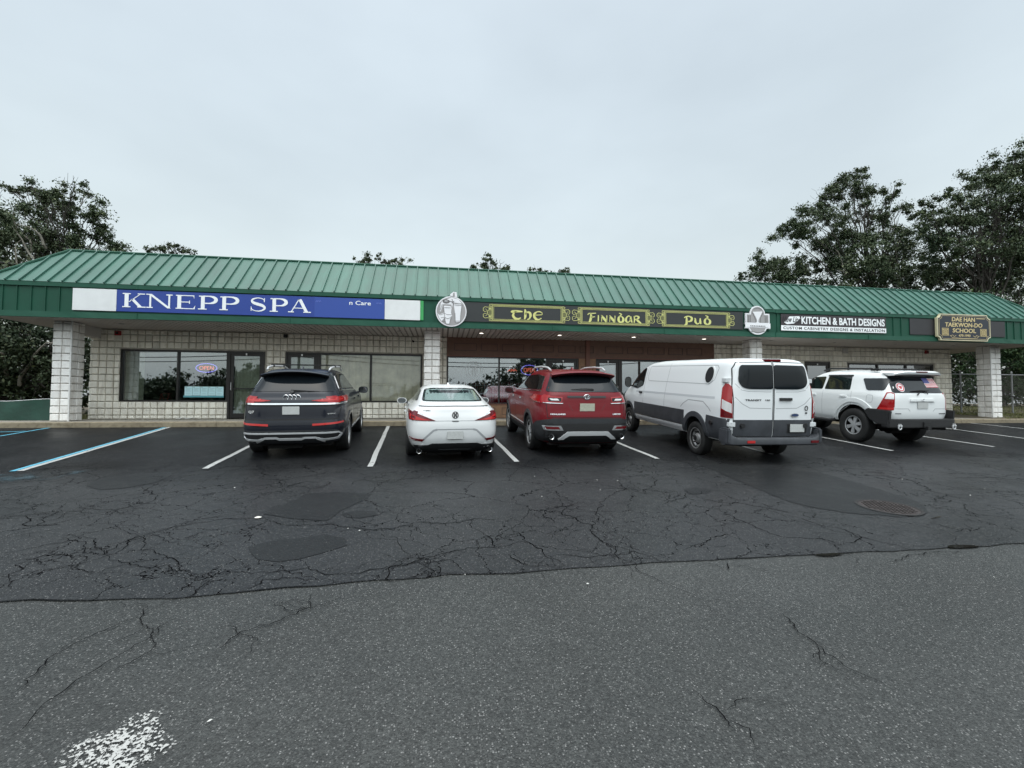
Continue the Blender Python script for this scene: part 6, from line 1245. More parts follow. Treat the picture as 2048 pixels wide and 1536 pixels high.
for s_, v_ in ((-1, 'left'), (1, 'right')):
    f = (lambda pl: pl) if s_ > 0 else mir
    tl = c.patch('rear', f([(.50, 1.20), (.94, 1.225), (.965, 1.19), (.955, 1.095), (.52, 1.085)]), 'tail_light', M_red1, .012, grid=.05)
    c.patch('rear', f([(.53, 1.178), (.80, 1.185), (.77, 1.115), (.53, 1.112)]), 'lamp_surround', M_gap, .016, parent=tl, grid=.05)
    c.patch('rear', f([(.60, 1.165), (.75, 1.165), (.72, 1.13), (.57, 1.13)]), 'reversing_lamp', M_clear, .020, parent=tl, grid=.05)
    c.corner(s_, [(.16, 1.09), (.16, 1.225), (.02, 1.24), (-.06, 1.21), (-.12, 1.155), (-.27, 1.14), (-.26, 1.10), (-.05, 1.075)], 'tail_light_side', M_red1, .015, parent=tl)
    c.strip('rear', f([(.50, 1.075), (.96, 1.085)]), .010, 'lamp_chrome_line', M_chrome, .016)
    w_ = c.patch(v_, [(-.62, 1.33), (1.95, 1.27), (1.60, 1.46), (1.1, 1.60), (.2, 1.635), (-.42, 1.60)], 'side_window', M_glassf, .009, rnd_=.05)
    for a, b in (((.05, 1.31), (.16, 1.63)), ((.95, 1.29), (1.02, 1.61))): c.strip(v_, [a, b], .045, 'window_pillar', M_gap, .008)
    c.strip(v_, [(-.64, 1.305), (1.95, 1.245)], .016, 'chrome_window_strip', M_chrome, .008)
    for yy in (.60, 1.60, 2.55): c.strip(v_, [(yy, .46), (yy, 1.24)], .008, 'door_gap', M_gap, .0015, thick=.004)
    c.patch(v_, [(.40, .30), (2.55, .30), (2.52, .45), (.43, .45)], 'sill_cladding', M_trim, .02, grid=.1); c.strip(v_, [(.5, .50), (2.5, .52)], .022, 'sill_strip', M_alu, .012)
    for yy in (.80, 1.80): c.strip(v_, [(yy, 1.08), (yy+.22, 1.07)], .035, 'door_handle', M_chrome, .03)
    mb = MB(); mb.tube([(s_*.60, -.45, 1.735), (s_*.615, -.25, 1.79), (s_*.62, .3, 1.815), (s_*.62, 1.0, 1.80), (s_*.60, 1.35, 1.73)], .020, 8); mb.build('roof_rail', M_alu, c.root, smooth=60)
    c.patch('rear', f([(.55, .64), (.88, .64), (.84, .545), (.50, .545)]), 'reflector_surround', M_chrome, .030, grid=.06, rnd_=.01); c.patch('rear', f([(.60, .62), (.83, .62), (.80, .57), (.56, .57)]), 'bumper_reflector', M_red2, .036, grid=.06)
    exhaust(c, s_*.73, -1.10, .415, .052)
c.patch('rear', [(-.91, .73), (-.70, .785), (.70, .785), (.91, .73), (.90, .42), (.70, .29), (-.70, .29), (-.90, .42)], 'bumper_cladding', M_trim, .016, rnd_=.03)
c.patch('left', [(-1.05, .76), (-.72, .70), (-.42, .58), (-.42, .30), (-.75, .29), (-1.05, .42)], 'side_cladding', M_trim, .016, grid=.05); c.patch('right', [(-1.05, .76), (-.72, .70), (-.42, .58), (-.42, .30), (-.75, .29), (-1.05, .42)], 'side_cladding', M_trim, .016, grid=.05)
c.patch('rear', [(-.88, .68), (.88, .68), (.82, .33), (-.82, .33)], 'diffuser', M_trimb, .022, rnd_=.04)
c.patch('rear', [(-.60, .38), (-.42, .525), (.42, .525), (.60, .38), (.50, .38), (.38, .45), (-.38, .45), (-.50, .38)], 'silver_skid_plate', M_alu, .045, rnd_=.01, thick=.03)
c.strip('rear', [(-.40, 1.205), (.40, 1.205)], .035, 'tailgate_bar', M_trimb, .014)
c.strip('rear', [(-.86, .80), (.86, .80)], .010, 'tailgate_gap', M_gap, .002)
for s_ in (-1, 1): c.strip('rear', [(s_*.80, .80), (s_*.82, 1.06)], .009, 'tailgate_gap', M_gap, .002); c.strip('rear', [(s_*.30, .93), (s_*.38, 1.06)], .012, 'tailgate_crease_shade', M_red2, .002)  # dark red ribbon paints the crease's shade on smooth metal
mb = MB(); q = c.hit('rear', (0, 1.205), .022)[0]
for rx, rz in ((.062, .046), (.026, .044)): mb.tube([(p[0], q.y, p[1]) for p in arc(0, 1.205, rx, rz, 0, 360, 24)], .008, 6, cap=False)
mb.tube([(p[0], q.y, p[1]) for p in arc(0, 1.228, .042, .018, 0, 360, 18)], .007, 6, cap=False); mb.build('oval_emblem', M_chrome, c.root)
c.plate(0.0, 1.00, M_platey); c.text('HIGHLANDER', -.60, .865, .30, .028, M_chrome, bold=.02); c.text('LIMITED', .62, .865, .18, .028, M_chrome, bold=.02)
mb = MB(); q = c.hit('rear', (0, 1.36), .02)[0]; mb.prism([(-.30, q.y+.01, 1.352), (.12, q.y, 1.33), (.17, q.y, 1.345), (.15, q.y, 1.37), (-.05, q.y+.01, 1.375)], (0, -.025, 0)); mb.build('rear_wiper', M_trimb, c.root)
mb = MB(); mb.prism([(-.02, -.10, 1.75), (.02, -.10, 1.75), (.01, .03, 1.81), (-.01, .03, 1.81)], (0, .07, -.02)); mb.build('roof_antenna', PA_red, c.root)
mirror(c, -1, -.98, 2.05, 1.20, .22, .16, .13, M_trimb); mirror(c, 1, .98, 2.05, 1.20, .22, .16, .13, M_trimb)
arch_trim(c, 0, .385, .42, .50, M_trim, .022); arch_trim(c, 2.95, .385, .42, .50, M_trim, .022)
c.wheels(.845, .255, .39, .262, (0, 2.95), 'split5', M_wrim)
# ===== white panel van =====
T4 = [(.42, .93, -1.02, 4.45, 1.6, 12, 5), (.55, .985, -1.10, 4.60, 1.6, 14, 5), (.80, 1.0, -1.12, 4.65, 1.6, 16, 5), (1.05, .998, -1.12, 4.55, 1.6, 16, 7), (1.20, .985, -1.12, 4.35, 1.6, 16, 7), (1.32, .965, -1.115, 4.1, 1.6, 15, 8), (1.45, .94, -1.11, 3.90, 1.6, 14, 8), (1.70, .885, -1.09, 3.50, 1.6, 13, 8), (1.90, .835, -1.065, 3.12, 1.4, 12, 8), (1.98, .80, -1.04, 2.90, 1.2, 11, 7), (2.03, .74, -.98, 2.65, 1.1, 9, 6), (2.06, .62, -.85, 2.4, 1.0, 7, 5), (2.07, .40, -.6, 2.0, .8, 5, 4)]
c = Car('parked_van', 'white panel van with grey lower trim and an oval side porthole', 'van', (5.93, -4.80), R(1.4), .925, T4, PA_van, 72)
c.cut_body([(0, .43, .40), (3.75, .43, .40)], .58); underbody(c, -.9, 4.2, .72, .36, .6)
M_vglass = M_glassf
for s_, v_ in ((-1, 'left'), (1, 'right')):
    f = (lambda pl: pl) if s_ > 0 else mir
    c.patch('rear', f([(.012, 1.46), (.52, 1.46), (.66, 1.49), (.735, 1.60), (.70, 1.86), (.66, 1.92), (.012, 1.93)]), 'rear_door_window', M_glassd, .013, rnd_=.06)
    tl = c.corner(s_, [(-.035, .90), (-.03, 1.47), (.03, 1.56), (.10, 1.545), (.165, 1.47), (.185, .89)], 'tail_light', M_red1, .014, rnd_=.01)
    c.corner(s_, [(-.012, 1.07), (-.012, 1.25), (.165, 1.17), (.170, .985)], 'reversing_lamp', M_clear, .019, parent=tl)
    c.corner(s_, [(-.022, .915), (-.018, 1.05), (.172, .965), (.172, .905)], 'lower_lamp', M_red2, .019, parent=tl)
    c.strip('rear', f([(.012, .52), (.012, 1.985)]), .014, 'door_gap', M_gap, .004)
    c.strip('rear', f([(.02, .525), (.82, .535), (.835, .90), (.835, 1.50), (.79, 1.85), (.72, 1.975), (.02, 1.99)]), .012, 'door_gap', M_gap, .004)
    c.strip('rear', f([(.05, 1.08), (.50, 1.09), (.66, 1.17), (.80, 1.30)]), .012, 'door_crease_shade', M_gap_shade, .001, thick=.003); c.strip('rear', f([(.05, 1.405), (.52, 1.41), (.68, 1.44), (.79, 1.56)]), .010, 'door_crease_shade', M_gap_shade, .001, thick=.003)  # crease shade painted as grey ribbons on the doors
    c.patch('rear', f([(.014, .86), (.83, .86), (.83, .545), (.014, .535)]), 'door_lower_trim', M_vtrim, .008)
    for z in (1.62, .77): 
        h_ = c.hit('rear', (s_*.855, z), .0)[0]; mb = MB(); mb.box((s_*.84-.045, h_.y-.03, z-.045), (s_*.84+.045, h_.y+.02, z+.045)); mb.box((s_*.90-.03, h_.y-.022, z-.04), (s_*.90+.03, h_.y+.12, z+.04)); mb.build('door_hinge', mat('hinge_white', (.62, .64, .65), .4), c.root, smooth=30, bevel=.006)
    c.patch(v_, [(-1.08, .87), (-.46, .90), (-.42, .62), (-.42, .45), (-1.05, .44)], 'lower_side_trim', M_vtrim, .012, grid=.08); c.patch(v_, [(.46, .92), (3.28, .92), (3.30, .60), (.46, .60)], 'side_moulding', M_vtrim, .012, grid=.12)
    c.patch(v_, [(4.22, .92), (4.50, .92), (4.50, .5), (4.22, .5)], 'bumper_corner', M_vtrim, .012, grid=.1)
    c.strip(v_, [(.46, .585), (3.3, .585)], .012, 'moulding_line', M_gap, .008)
    w_ = c.patch(v_, [(2.78, 1.40), (3.10, 1.30), (3.62, 1.33), (3.58, 1.46), (3.30, 1.70), (3.02, 1.87), (2.80, 1.87)], 'side_window', M_vglass, .012, rnd_=.06)
    for yy in (2.70, 1.45): c.strip(v_, [(yy, .55), (yy, 1.98)], .010, 'door_gap', M_gap_shade, .002, thick=.004)
    c.strip(v_, [(2.56, 1.92), (-.55, 1.92), (-.62, 1.86), (-.56, 1.62), (-.40, 1.53), (2.50, 1.53), (2.60, 1.62)], .014, 'panel_crease_shade', M_gap_shade, .0015, thick=.004, closed=True)  # shade along the pressed panel edge, painted as a grey ribbon
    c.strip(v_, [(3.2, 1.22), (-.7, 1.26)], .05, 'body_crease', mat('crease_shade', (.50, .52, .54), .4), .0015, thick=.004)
    c.strip(v_, [(-.60, .98), (-.50, 1.06), (-.30, 1.16), (.30, 1.16), (.52, 1.06), (.62, .98)], .02, 'arch_crease_shade', M_gap_shade, .001, thick=.003)  # grey ribbon stands in for shade on the arch fold
    ph = c.patch(v_, arc(-.36, 1.72, .165, .19, 0, 360, 28)[:-1], 'porthole_frame', mat('porthole_rim', (.66, .68, .68), .4), .012, grid=.05); c.patch(v_, arc(-.36, 1.72, .140, .165, 0, 360, 28)[:-1], 'porthole_glass', M_gap, .018, parent=ph, grid=.05)
    c.strip(v_, [(2.78, 1.20), (2.95, 1.20)], .045, 'door_handle', M_trimb, .03); 
    h_ = c.hit('rear', (s_*.66, .75), .012)[0]; mb = MB(); mb.tube([(s_*.66, h_.y-.04, .75), (s_*.66, h_.y+.02, .75)], .045, 14); mb.build('door_stop', M_trimb, c.root, smooth=30)
    h_ = c.hit(v_, (-.66, .76), .0)[0]; mb = MB(); mb.tube([(h_.x+s_*.05, -.66, .76), (h_.x-s_*.02, -.66, .76)], .045, 14); mb.build('door_stop', M_trimb, c.root, smooth=30)
    mirror(c, s_, s_*1.03, 3.45, 1.47, .19, .30, .14, M_trimb, 1.)
mb = MB(); P = []; k = 20   # step bumper
for i in range(k+1):
    x = -1.0+2.0*i/k; cv = max(0, (abs(x)-.80)/.20)**2; yb = -1.235+.10*cv; up = .16*max(0, (abs(x)-.86)/.14); P += [(x, -1.0, .52+up), (x, yb, .52+up), (x, yb-.015, .49+up*.8), (x, yb-.01, .40), (x, yb+.03, .375), (x, -1.0, .37)]
mb.add(P, [(i*6+j, i*6+j+1, (i+1)*6+j+1, (i+1)*6+j) for i in range(k) for j in range(5)]+[tuple(range(6))[::-1], tuple(k*6+j for j in range(6))]); bp_ = mb.build('rear_bumper', M_vtrim, c.root, smooth=35)
for s_ in (-1, 1):
    P_ = [(s_*.96, -1.10, .52), (s_*1.03, -1.05, .52), (s_*1.03, -.90, .52), (s_*1.03, -.90, .80), (s_*1.02, -1.08, .82), (s_*.95, -1.15, .80)]
    mb = MB(); mb.box((s_*.96-.05, -1.20, .40), (s_*.96+.06, -.9, .70)); mb.build('bumper_corner', M_vtrim, bp_, smooth=40, bevel=.03)
c.rbox((-.62, -1.262, .425), (-.46, -1.24, .475), 'bumper_reflector', M_lred, .004, bp_); c.rbox((.72, -1.262, .425), (.88, -1.24, .475), 'bumper_reflector', M_red2, .004, bp_)
c.strip('rear', [(.12, 1.265), (.38, 1.265)], .050, 'rear_door_handle', M_trimb, .030)
c.text('TRANSIT', -.43, 1.245, .34, .035, M_trim, bold=.01, off=.008); c.text('150', -.13, 1.245, .10, .030, M_trim, bold=.01, off=.008)
mb = MB(); q = c.hit('rear', (.45, .955), .010)[0]; mb.prism([(p[0], q.y, p[1]) for p in arc(.45, .955, .085, .034, 0, 360, 24)[:-1]], (0, -.01, 0)); em = mb.build('oval_emblem', M_chrome, c.root); mb = MB(); mb.prism([(p[0], q.y-.0115, p[1]) for p in arc(.45, .955, .074, .026, 0, 360, 24)[:-1]], (0, -.003, 0)); mb.build('emblem_field', mat('emblem_blue', (.03, .05, .12), .3), em)
mb = MB(); q = c.hit('rear', (.70, 1.07), .008)[0]; stroke(mb, arc(.70, 1.09, .030, .044, 0, 360, 18)[:-1], .014, q.y-.004, .004, True); mb.box((.68, q.y-.004, .985), (.72, q.y, 1.01)); mb.build('door_sticker', M_trim, c.root)
c.patch('rear', [(.30, .78), (.72, .78), (.72, .60), (.30, .60)], 'plate_recess', M_trimb, .012); c.plate(.50, .70, off=.035)
c.rbox((-.16, -1.04, 1.995), (.20, -.94, 2.045), 'high_brake_lamp', M_red2, .012)
arch_trim(c, 0, .40, .42, .53, M_vtrim, .024, -25, 205); arch_trim(c, 3.75, .40, .42, .51, M_vtrim, .022, -20, 200)
c.wheels(.87, .225, .36, .225, (0, 3.75), 'steel', M_steel)
# ===== white off-road wagon =====
T5 = [(.50, .86, -.78, 3.45, 1.2, 8, 5), (.62, .91, -.92, 3.55, 1.2, 9, 5), (.80, .93, -.955, 3.62, 1.2, 10, 5), (1.0, .935, -.95, 3.55, 1.2, 10, 5), (1.15, .925, -.94, 3.35, 1.2, 10, 5), (1.24, .905, -.925, 2.6, 1.2, 9, 5), (1.30, .88, -.90, 2.1, 1.1, 9, 5), (1.45, .82, -.83, 1.85, 1.0, 8.5, 5), (1.62, .755, -.745, 1.55, .9, 8, 5), (1.72, .70, -.68, 1.32, .8, 7, 4.5), (1.78, .61, -.56, 1.1, .7, 5.5, 4), (1.805, .46, -.3, .85, .5, 4.5, 4), (1.815, .22, .1, .6, .4, 3, 3)]
c = Car('parked_suv', 'white lifted wagon with black steel bumper and a flag on its rear window', 'car', (10.86, -3.47), R(-1.0), .935, T5, PA_white2); c.root.scale = (.925, .935, .968)
c.cut_body([(0, .50, .44), (2.79, .50, .44)], .56); underbody(c, -.75, 3.2, .66, .44, .7)
M_bump = mat('black_steel_bumper', (.018, .018, .019), .55, noise_amt=.2, noise_scale=12)
gl = c.patch('rear', [(-.755, 1.27), (.755, 1.27), (.66, 1.66), (-.66, 1.66)], 'rear_window', M_glassd, .008, rnd_=.05)
mb = MB(); P = []; k = 16
for i in range(k+1):
    x = -.69+1.38*i/k; cv = 1-(abs(x)/.69)**6; yb = -.86-.08*cv; P += [(x, -.50, 1.80*1.0-.05*(1-cv)), (x, yb+.05, 1.80-.06*(1-cv)), (x, yb, 1.765-.05*(1-cv)), (x, yb+.02, 1.715-.03*(1-cv)), (x, -.70, 1.675)]
mb.add(P, [(i*5+j, i*5+j+1, (i+1)*5+j+1, (i+1)*5+j) for i in range(k) for j in range(4)]+[(4, 3, 2, 1, 0), tuple(k*5+j for j in range(5))]); sp5 = mb.build('rear_spoiler', PA_white2, c.root, smooth=50)
c.rbox((-.17, -.945, 1.755), (.17, -.915, 1.785), 'high_brake_lamp', M_red2, .006, sp5)
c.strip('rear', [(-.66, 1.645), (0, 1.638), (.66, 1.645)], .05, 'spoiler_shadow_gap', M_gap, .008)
for s_, v_ in ((-1, 'left'), (1, 'right')):
    f = (lambda pl: pl) if s_ > 0 else mir
    tl = c.corner(s_, [(.115, .86), (.118, 1.25), (.05, 1.285), (-.03, 1.275), (-.09, 1.14), (-.21, .86)], 'tail_light', M_red1, .014)
    c.corner(s_, [(.10, 1.12), (.10, 1.235), (.04, 1.262), (-.015, 1.245), (-.065, 1.12)], 'clear_lens', M_clear, .019, parent=tl)
    c.corner(s_, [(.10, .875), (.10, .92), (-.15, .92), (-.17, .875)], 'lower_lens', M_lred, .019, parent=tl)
    c.patch(v_, [(-.72, 1.32), (-.30, 1.31), (-.10, 1.60), (-.66, 1.61), (-.72, 1.56)], 'rear_side_window', M_glassf, .009, rnd_=.05)
    c.patch(v_, [(.16, 1.30), (.95, 1.29), (.93, 1.63), (.22, 1.64)], 'side_window', M_glassf, .009, rnd_=.04); c.patch(v_, [(1.02, 1.29), (1.85, 1.28), (1.50, 1.60), (1.02, 1.63)], 'side_window', M_glassf, .009, rnd_=.04)
    c.strip(v_, [(.30, 1.30), (.36, 1.62)], .02, 'window_divider', M_gap, .009); c.strip(v_, [(.2, 1.66), (.95, 1.65)], .04, 'rain_guard', M_trimb, .02)
    for yy in (.98, 1.9): c.strip(v_, [(yy, .62), (yy, 1.27)], .008, 'door_gap', M_gap_shade, .0015, thick=.004)
    c.strip(v_, [(.10, 1.27), (.08, .95), (.42, .70)], .008, 'door_gap', M_gap_shade, .0015, thick=.004)
    for yy in (.22, 1.2): c.strip(v_, [(yy, 1.13), (yy+.2, 1.13)], .035, 'door_handle', PA_white2, .03)
    c.patch(v_, arc(0, .44, .66, .66, 8, 172, 22)+arc(0, .44, .56, .56, 172, 8, 22), 'fender_flare', PA_white2, .028, thick=.03, grid=.05); c.patch(v_, arc(2.79, .44, .66, .66, 8, 172, 22)+arc(2.79, .44, .56, .56, 172, 8, 22), 'fender_flare', PA_white2, .028, thick=.03, grid=.05)
    arch = None
    mb = MB(); mb.tube([(s_*.62, -.35, 1.80), (s_*.63, -.22, 1.845), (s_*.63, 1.0, 1.85), (s_*.61, 1.25, 1.79)], .022, 8); mb.box((s_*.63-.03, -.42, 1.79), (s_*.63+.03, -.2, 1.845)); mb.build('roof_rail', M_trimb, c.root, smooth=50)
    mb = MB(); mb.tube([(s_*.92, .55, .50), (s_*.96, .65, .47), (s_*.96, 2.2, .47), (s_*.92, 2.3, .50)], .045, 10); mb.build('side_step', M_trimb, c.root, smooth=50)
    P = []  # wrap-around bumper wing
    mb = MB(); mb.prism([(s_*.90, -.98, .52), (s_*.90, -1.0, .86), (s_*.92, -.42, .88), (s_*.92, -.36, .80), (s_*.92, -.50, .62), (s_*.92, -.70, .52)], (s_*.09, 0, 0)); wg = mb.build('bumper_wing', M_bump, c.root, smooth=30, bevel=.02)
    mb = MB(); 
    for yy, zz in ((-.62, .72), (-.52, .70), (-.60, .62)): mb.tube([(s_*1.0, yy, zz), (s_*1.01, yy, zz)], .014, 8)
    mb.build('wing_bolt', M_trim, wg)
    mb = MB(); cx = s_*.80; mb.tube([(cx+.040*math.cos(R(a)), -1.115, .475+.045*math.sin(R(a))) for a in range(-230, 51, 20)], .014, 8); mb.tube([(cx-.055, -1.115, .515), (cx+.055, -1.115, .515)], .014, 8); mb.box((cx-.014, -1.14, .50), (cx+.014, -1.06, .56)); mb.build('tow_shackle', M_alu, c.root, smooth=40)
    mirror(c, s_, s_*.95, 1.95, 1.27, .21, .18, .13, M_trimb)
mb = MB(); P = [(-.99, -.99), (-.82, -1.09), (.82, -1.09), (.99, -.99), (.99, -.80), (-.99, -.80)]; mb.prism([(x, y, .46) for x, y in P], (0, 0, .20)); bmp = mb.build('steel_bumper', M_bump, c.root, smooth=30, bevel=.02)
mb = MB(); mb.box((-.10, -1.12, .47), (.12, -1.085, .60)); mb.box((-.05, -1.17, .42), (.05, -1.0, .50)); mb.tube([(.3, -.75, .42), (.75, -.95, .42)], .035, 8); mb.build('tow_hitch', M_trimb, bmp)
mb = MB(); mb.box((-.66, -.72, .40), (.66, -.2, .52)); mb.tube([(-.3, -.4, .36), (.3, -.4, .36)], .12, 12); mb.tube([(-.75, 0, .40), (.75, 0, .40)], .055, 10); mb.tube([(0, 0, .40), (.05, 0, .40)], .16, 14); mb.build('rear_axle', M_under, c.root)
c.patch('rear', [(-.78, 1.14), (-.80, .66), (-.70, .60), (.70, .60), (.80, .66), (.78, 1.14), (.76, 1.24), (-.76, 1.24)], 'tailgate', PA_white2, .014, rnd_=.03)
c.strip('rear', [(-.36, 1.10), (.36, 1.10)], .055, 'tailgate_handle_bar', PA_white2, .045); c.strip('rear', [(-.36, 1.065), (.36, 1.065)], .012, 'handle_shadow_line', M_gap_shade, .022)
c.strip('rear', [(-.78, .90), (-.40, .90), (-.34, .84)], .012, 'tailgate_crease_shade', M_gap_shade, .016, thick=.003); c.strip('rear', [(.78, .90), (.40, .90), (.34, .84)], .012, 'tailgate_crease_shade', M_gap_shade, .016, thick=.003)  # grey ribbons paint shade where the tailgate folds
c.strip('rear', [(-.74, .785), (-.60, .785)], .018, 'badge', M_trim, .018); c.strip('rear', [(.52, .785), (.74, .785)], .018, 'badge', M_trim, .018)
c.plate(.02, .98, off=.032)
mb = MB(); q = c.hit('rear', (0, 1.115), .055)[0]; mb.tube([(p[0], q.y, p[1]) for p in arc(0, 1.115, .035, .026, 0, 360, 16)], .005, 6, cap=False); mb.build('oval_emblem', M_alu, c.root)
mb = MB(); q = c.hit('rear', (0, 1.31), .02)[0]; mb.prism([(-.28, q.y+.005, 1.315), (0, q.y, 1.345), (.22, q.y, 1.335), (.24, q.y, 1.32), (0, q.y, 1.31)], (0, -.025, 0)); mb.tube([(.1, q.y-.02, 1.335), (.20, q.y-.03, 1.25)], .010, 6); mb.tube([(-.13, q.y-.05, 1.23), (-.05, q.y-.02, 1.27)], .014, 6); mb.build('rear_wiper', M_trimb, c.root)
# decals on the rear glass
M_dred = mat('decal_red', (.50, .04, .05), .5); M_dwh = mat('decal_white', (.75, .75, .76), .5); M_dblue = mat('decal_blue', (.06, .07, .26), .5)
fl = c.patch('rear', [(.26, 1.40), (.66, 1.40), (.60, 1.62), (.20, 1.62)], 'flag_decal', M_dwh, .009, thick=.002)
for k in range(7): z = 1.402+k*.0312; dx = -(z-1.40)*.27; c.strip('rear', [(.265+dx, z+.008), (.655+dx, z+.008)], .0155, 'flag_stripe', M_dred, .012, parent=fl, thick=.001)
c.patch('rear', [(.235, 1.50), (.40, 1.50), (.37, 1.62), (.20, 1.62)], 'flag_canton', M_dblue, .016, parent=fl, thick=.002)
rd = c.patch('rear', arc(-.52, 1.40, .105, .105, 0, 360, 28)[:-1], 'round_decal', M_dwh, .009, thick=.002, grid=.05); c.strip('rear', arc(-.52, 1.40, .082, .082, 0, 360, 24), .020, 'decal_ring', M_dred, .012, parent=rd, thick=.001); c.patch('rear', [(-.565, 1.43), (-.475, 1.43), (-.49, 1.38), (-.52, 1.355), (-.55, 1.38)], 'decal_centre', M_dred, .012, parent=rd, thick=.001, grid=.05)
# fuel door
c.strip('left', roundpoly([(-.50, 1.20), (-.34, 1.20), (-.34, 1.02), (-.50, 1.02)], .05), .008, 'fuel_door', M_gap_shade, .003, closed=True, thick=.004)
c.wheels(.80, .275, .425, .235, (0, 2.79), 'six', M_wrim)

# ---------------- trees ----------------
def leafmat(name, c1, c2, c3):
    m = bpy.data.materials.new(name); m.use_nodes = True; h = NT(m); o = h.n('ShaderNodeTexCoord').outputs['Object']
    g = h.n('ShaderNodeNewGeometry'); f = h.noise(o, .55, 3, .6); c = h.mix(h.rng(f, .35, .65), c1, c2); c = h.mix(h.rng(g.outputs['Random Per Island'], .82, 1, 0, 1), c, c3)
    h.l(c, h.b.inputs['Base Color']); h.b.inputs['Roughness'].default_value = .6; h.b.inputs['Specular IOR Level'].default_value = .25
    MATS[name] = m; return m
L_dark = leafmat('dark_oak_leaves', (.040, .062, .032), (.075, .098, .050), (.14, .16, .08)); L_mid = leafmat('maple_leaves', (.042, .065, .036), (.075, .100, .050), (.14, .155, .075)); L_ever = leafmat('evergreen_needles', (.022, .048, .020), (.05, .085, .03), (.10, .14, .05)); L_under = leafmat('undergrowth_leaves', (.022, .036, .018), (.038, .054, .025), (.08, .09, .04))
M_bark = mat('bark', (.055, .048, .040), .9, noise_amt=.4, noise_scale=8, bump=.5, bump_scale=25); M_dead = mat('bare_wood', (.26, .24, .20), .85, noise_amt=.3, noise_scale=6)
def leaves(rs, clumps, per_m2, size, flat=1.0):
    'returns verts, faces of leaf quads on and inside ragged clumps (x,y,z,r)'
    V = []; n = 0
    for (x, y, z, r) in clumps:
        k = int(per_m2*r*r*4)
        subs = max(3, int(r*r*7)); cen = []
        for i in range(subs):
            d = rs.normal(size=3); d /= np.linalg.norm(d); cen.append(np.array([x, y, z])+d*np.array([1.15, 1.15, flat])*r*rs.uniform(.25, 1.3))
        cen = np.array(cen); idx = rs.integers(0, subs, k); sr = r*.40*rs.uniform(.4, 1.5, subs)
        d = rs.normal(size=(k, 3)); d /= np.linalg.norm(d, axis=1)[:, None]; P = cen[idx]+d*(sr[idx]*np.minimum(np.abs(rs.normal(0, .62, k)), 1.25))[:, None]*np.array([1.2, 1.2, .9])
        a = rs.normal(size=(k, 3)); a[:, 2] -= .4; a /= np.linalg.norm(a, axis=1)[:, None]; b = np.cross(a, rs.normal(size=(k, 3))+np.array([0, 0, 1.2])); b /= np.linalg.norm(b, axis=1)[:, None]
        s = size*rs.uniform(.5, 1.25, k)[:, None]
        q = np.stack([P-a*s, P-b*s*.55+a*s*.1, P+a*s*1.0+np.array([0, 0, -.12*size]), P+b*s*.55+a*s*.1], 1); V.append(q.reshape(-1, 3)); n += k
    V = np.concatenate(V); F = np.arange(n*4).reshape(-1, 4); return V, F
def fastmesh(name, V, F, m, parent, kind=None):
    me = bpy.data.meshes.new(name); me.vertices.add(len(V)); me.vertices.foreach_set('co', V.astype(np.float32).ravel()); me.loops.add(F.size); me.loops.foreach_set('vertex_index', F.astype(np.int32).ravel())
    me.polygons.add(len(F)); me.polygons.foreach_set('loop_start', np.arange(0, F.size, F.shape[1], dtype=np.int32)); me.polygons.foreach_set('loop_total', np.full(len(F), F.shape[1], dtype=np.int32)); me.materials.append(m); me.update(calc_edges=True); me.validate()
    o = bpy.data.objects.new(name, me); C.objects.link(o); o.parent = parent
    return o
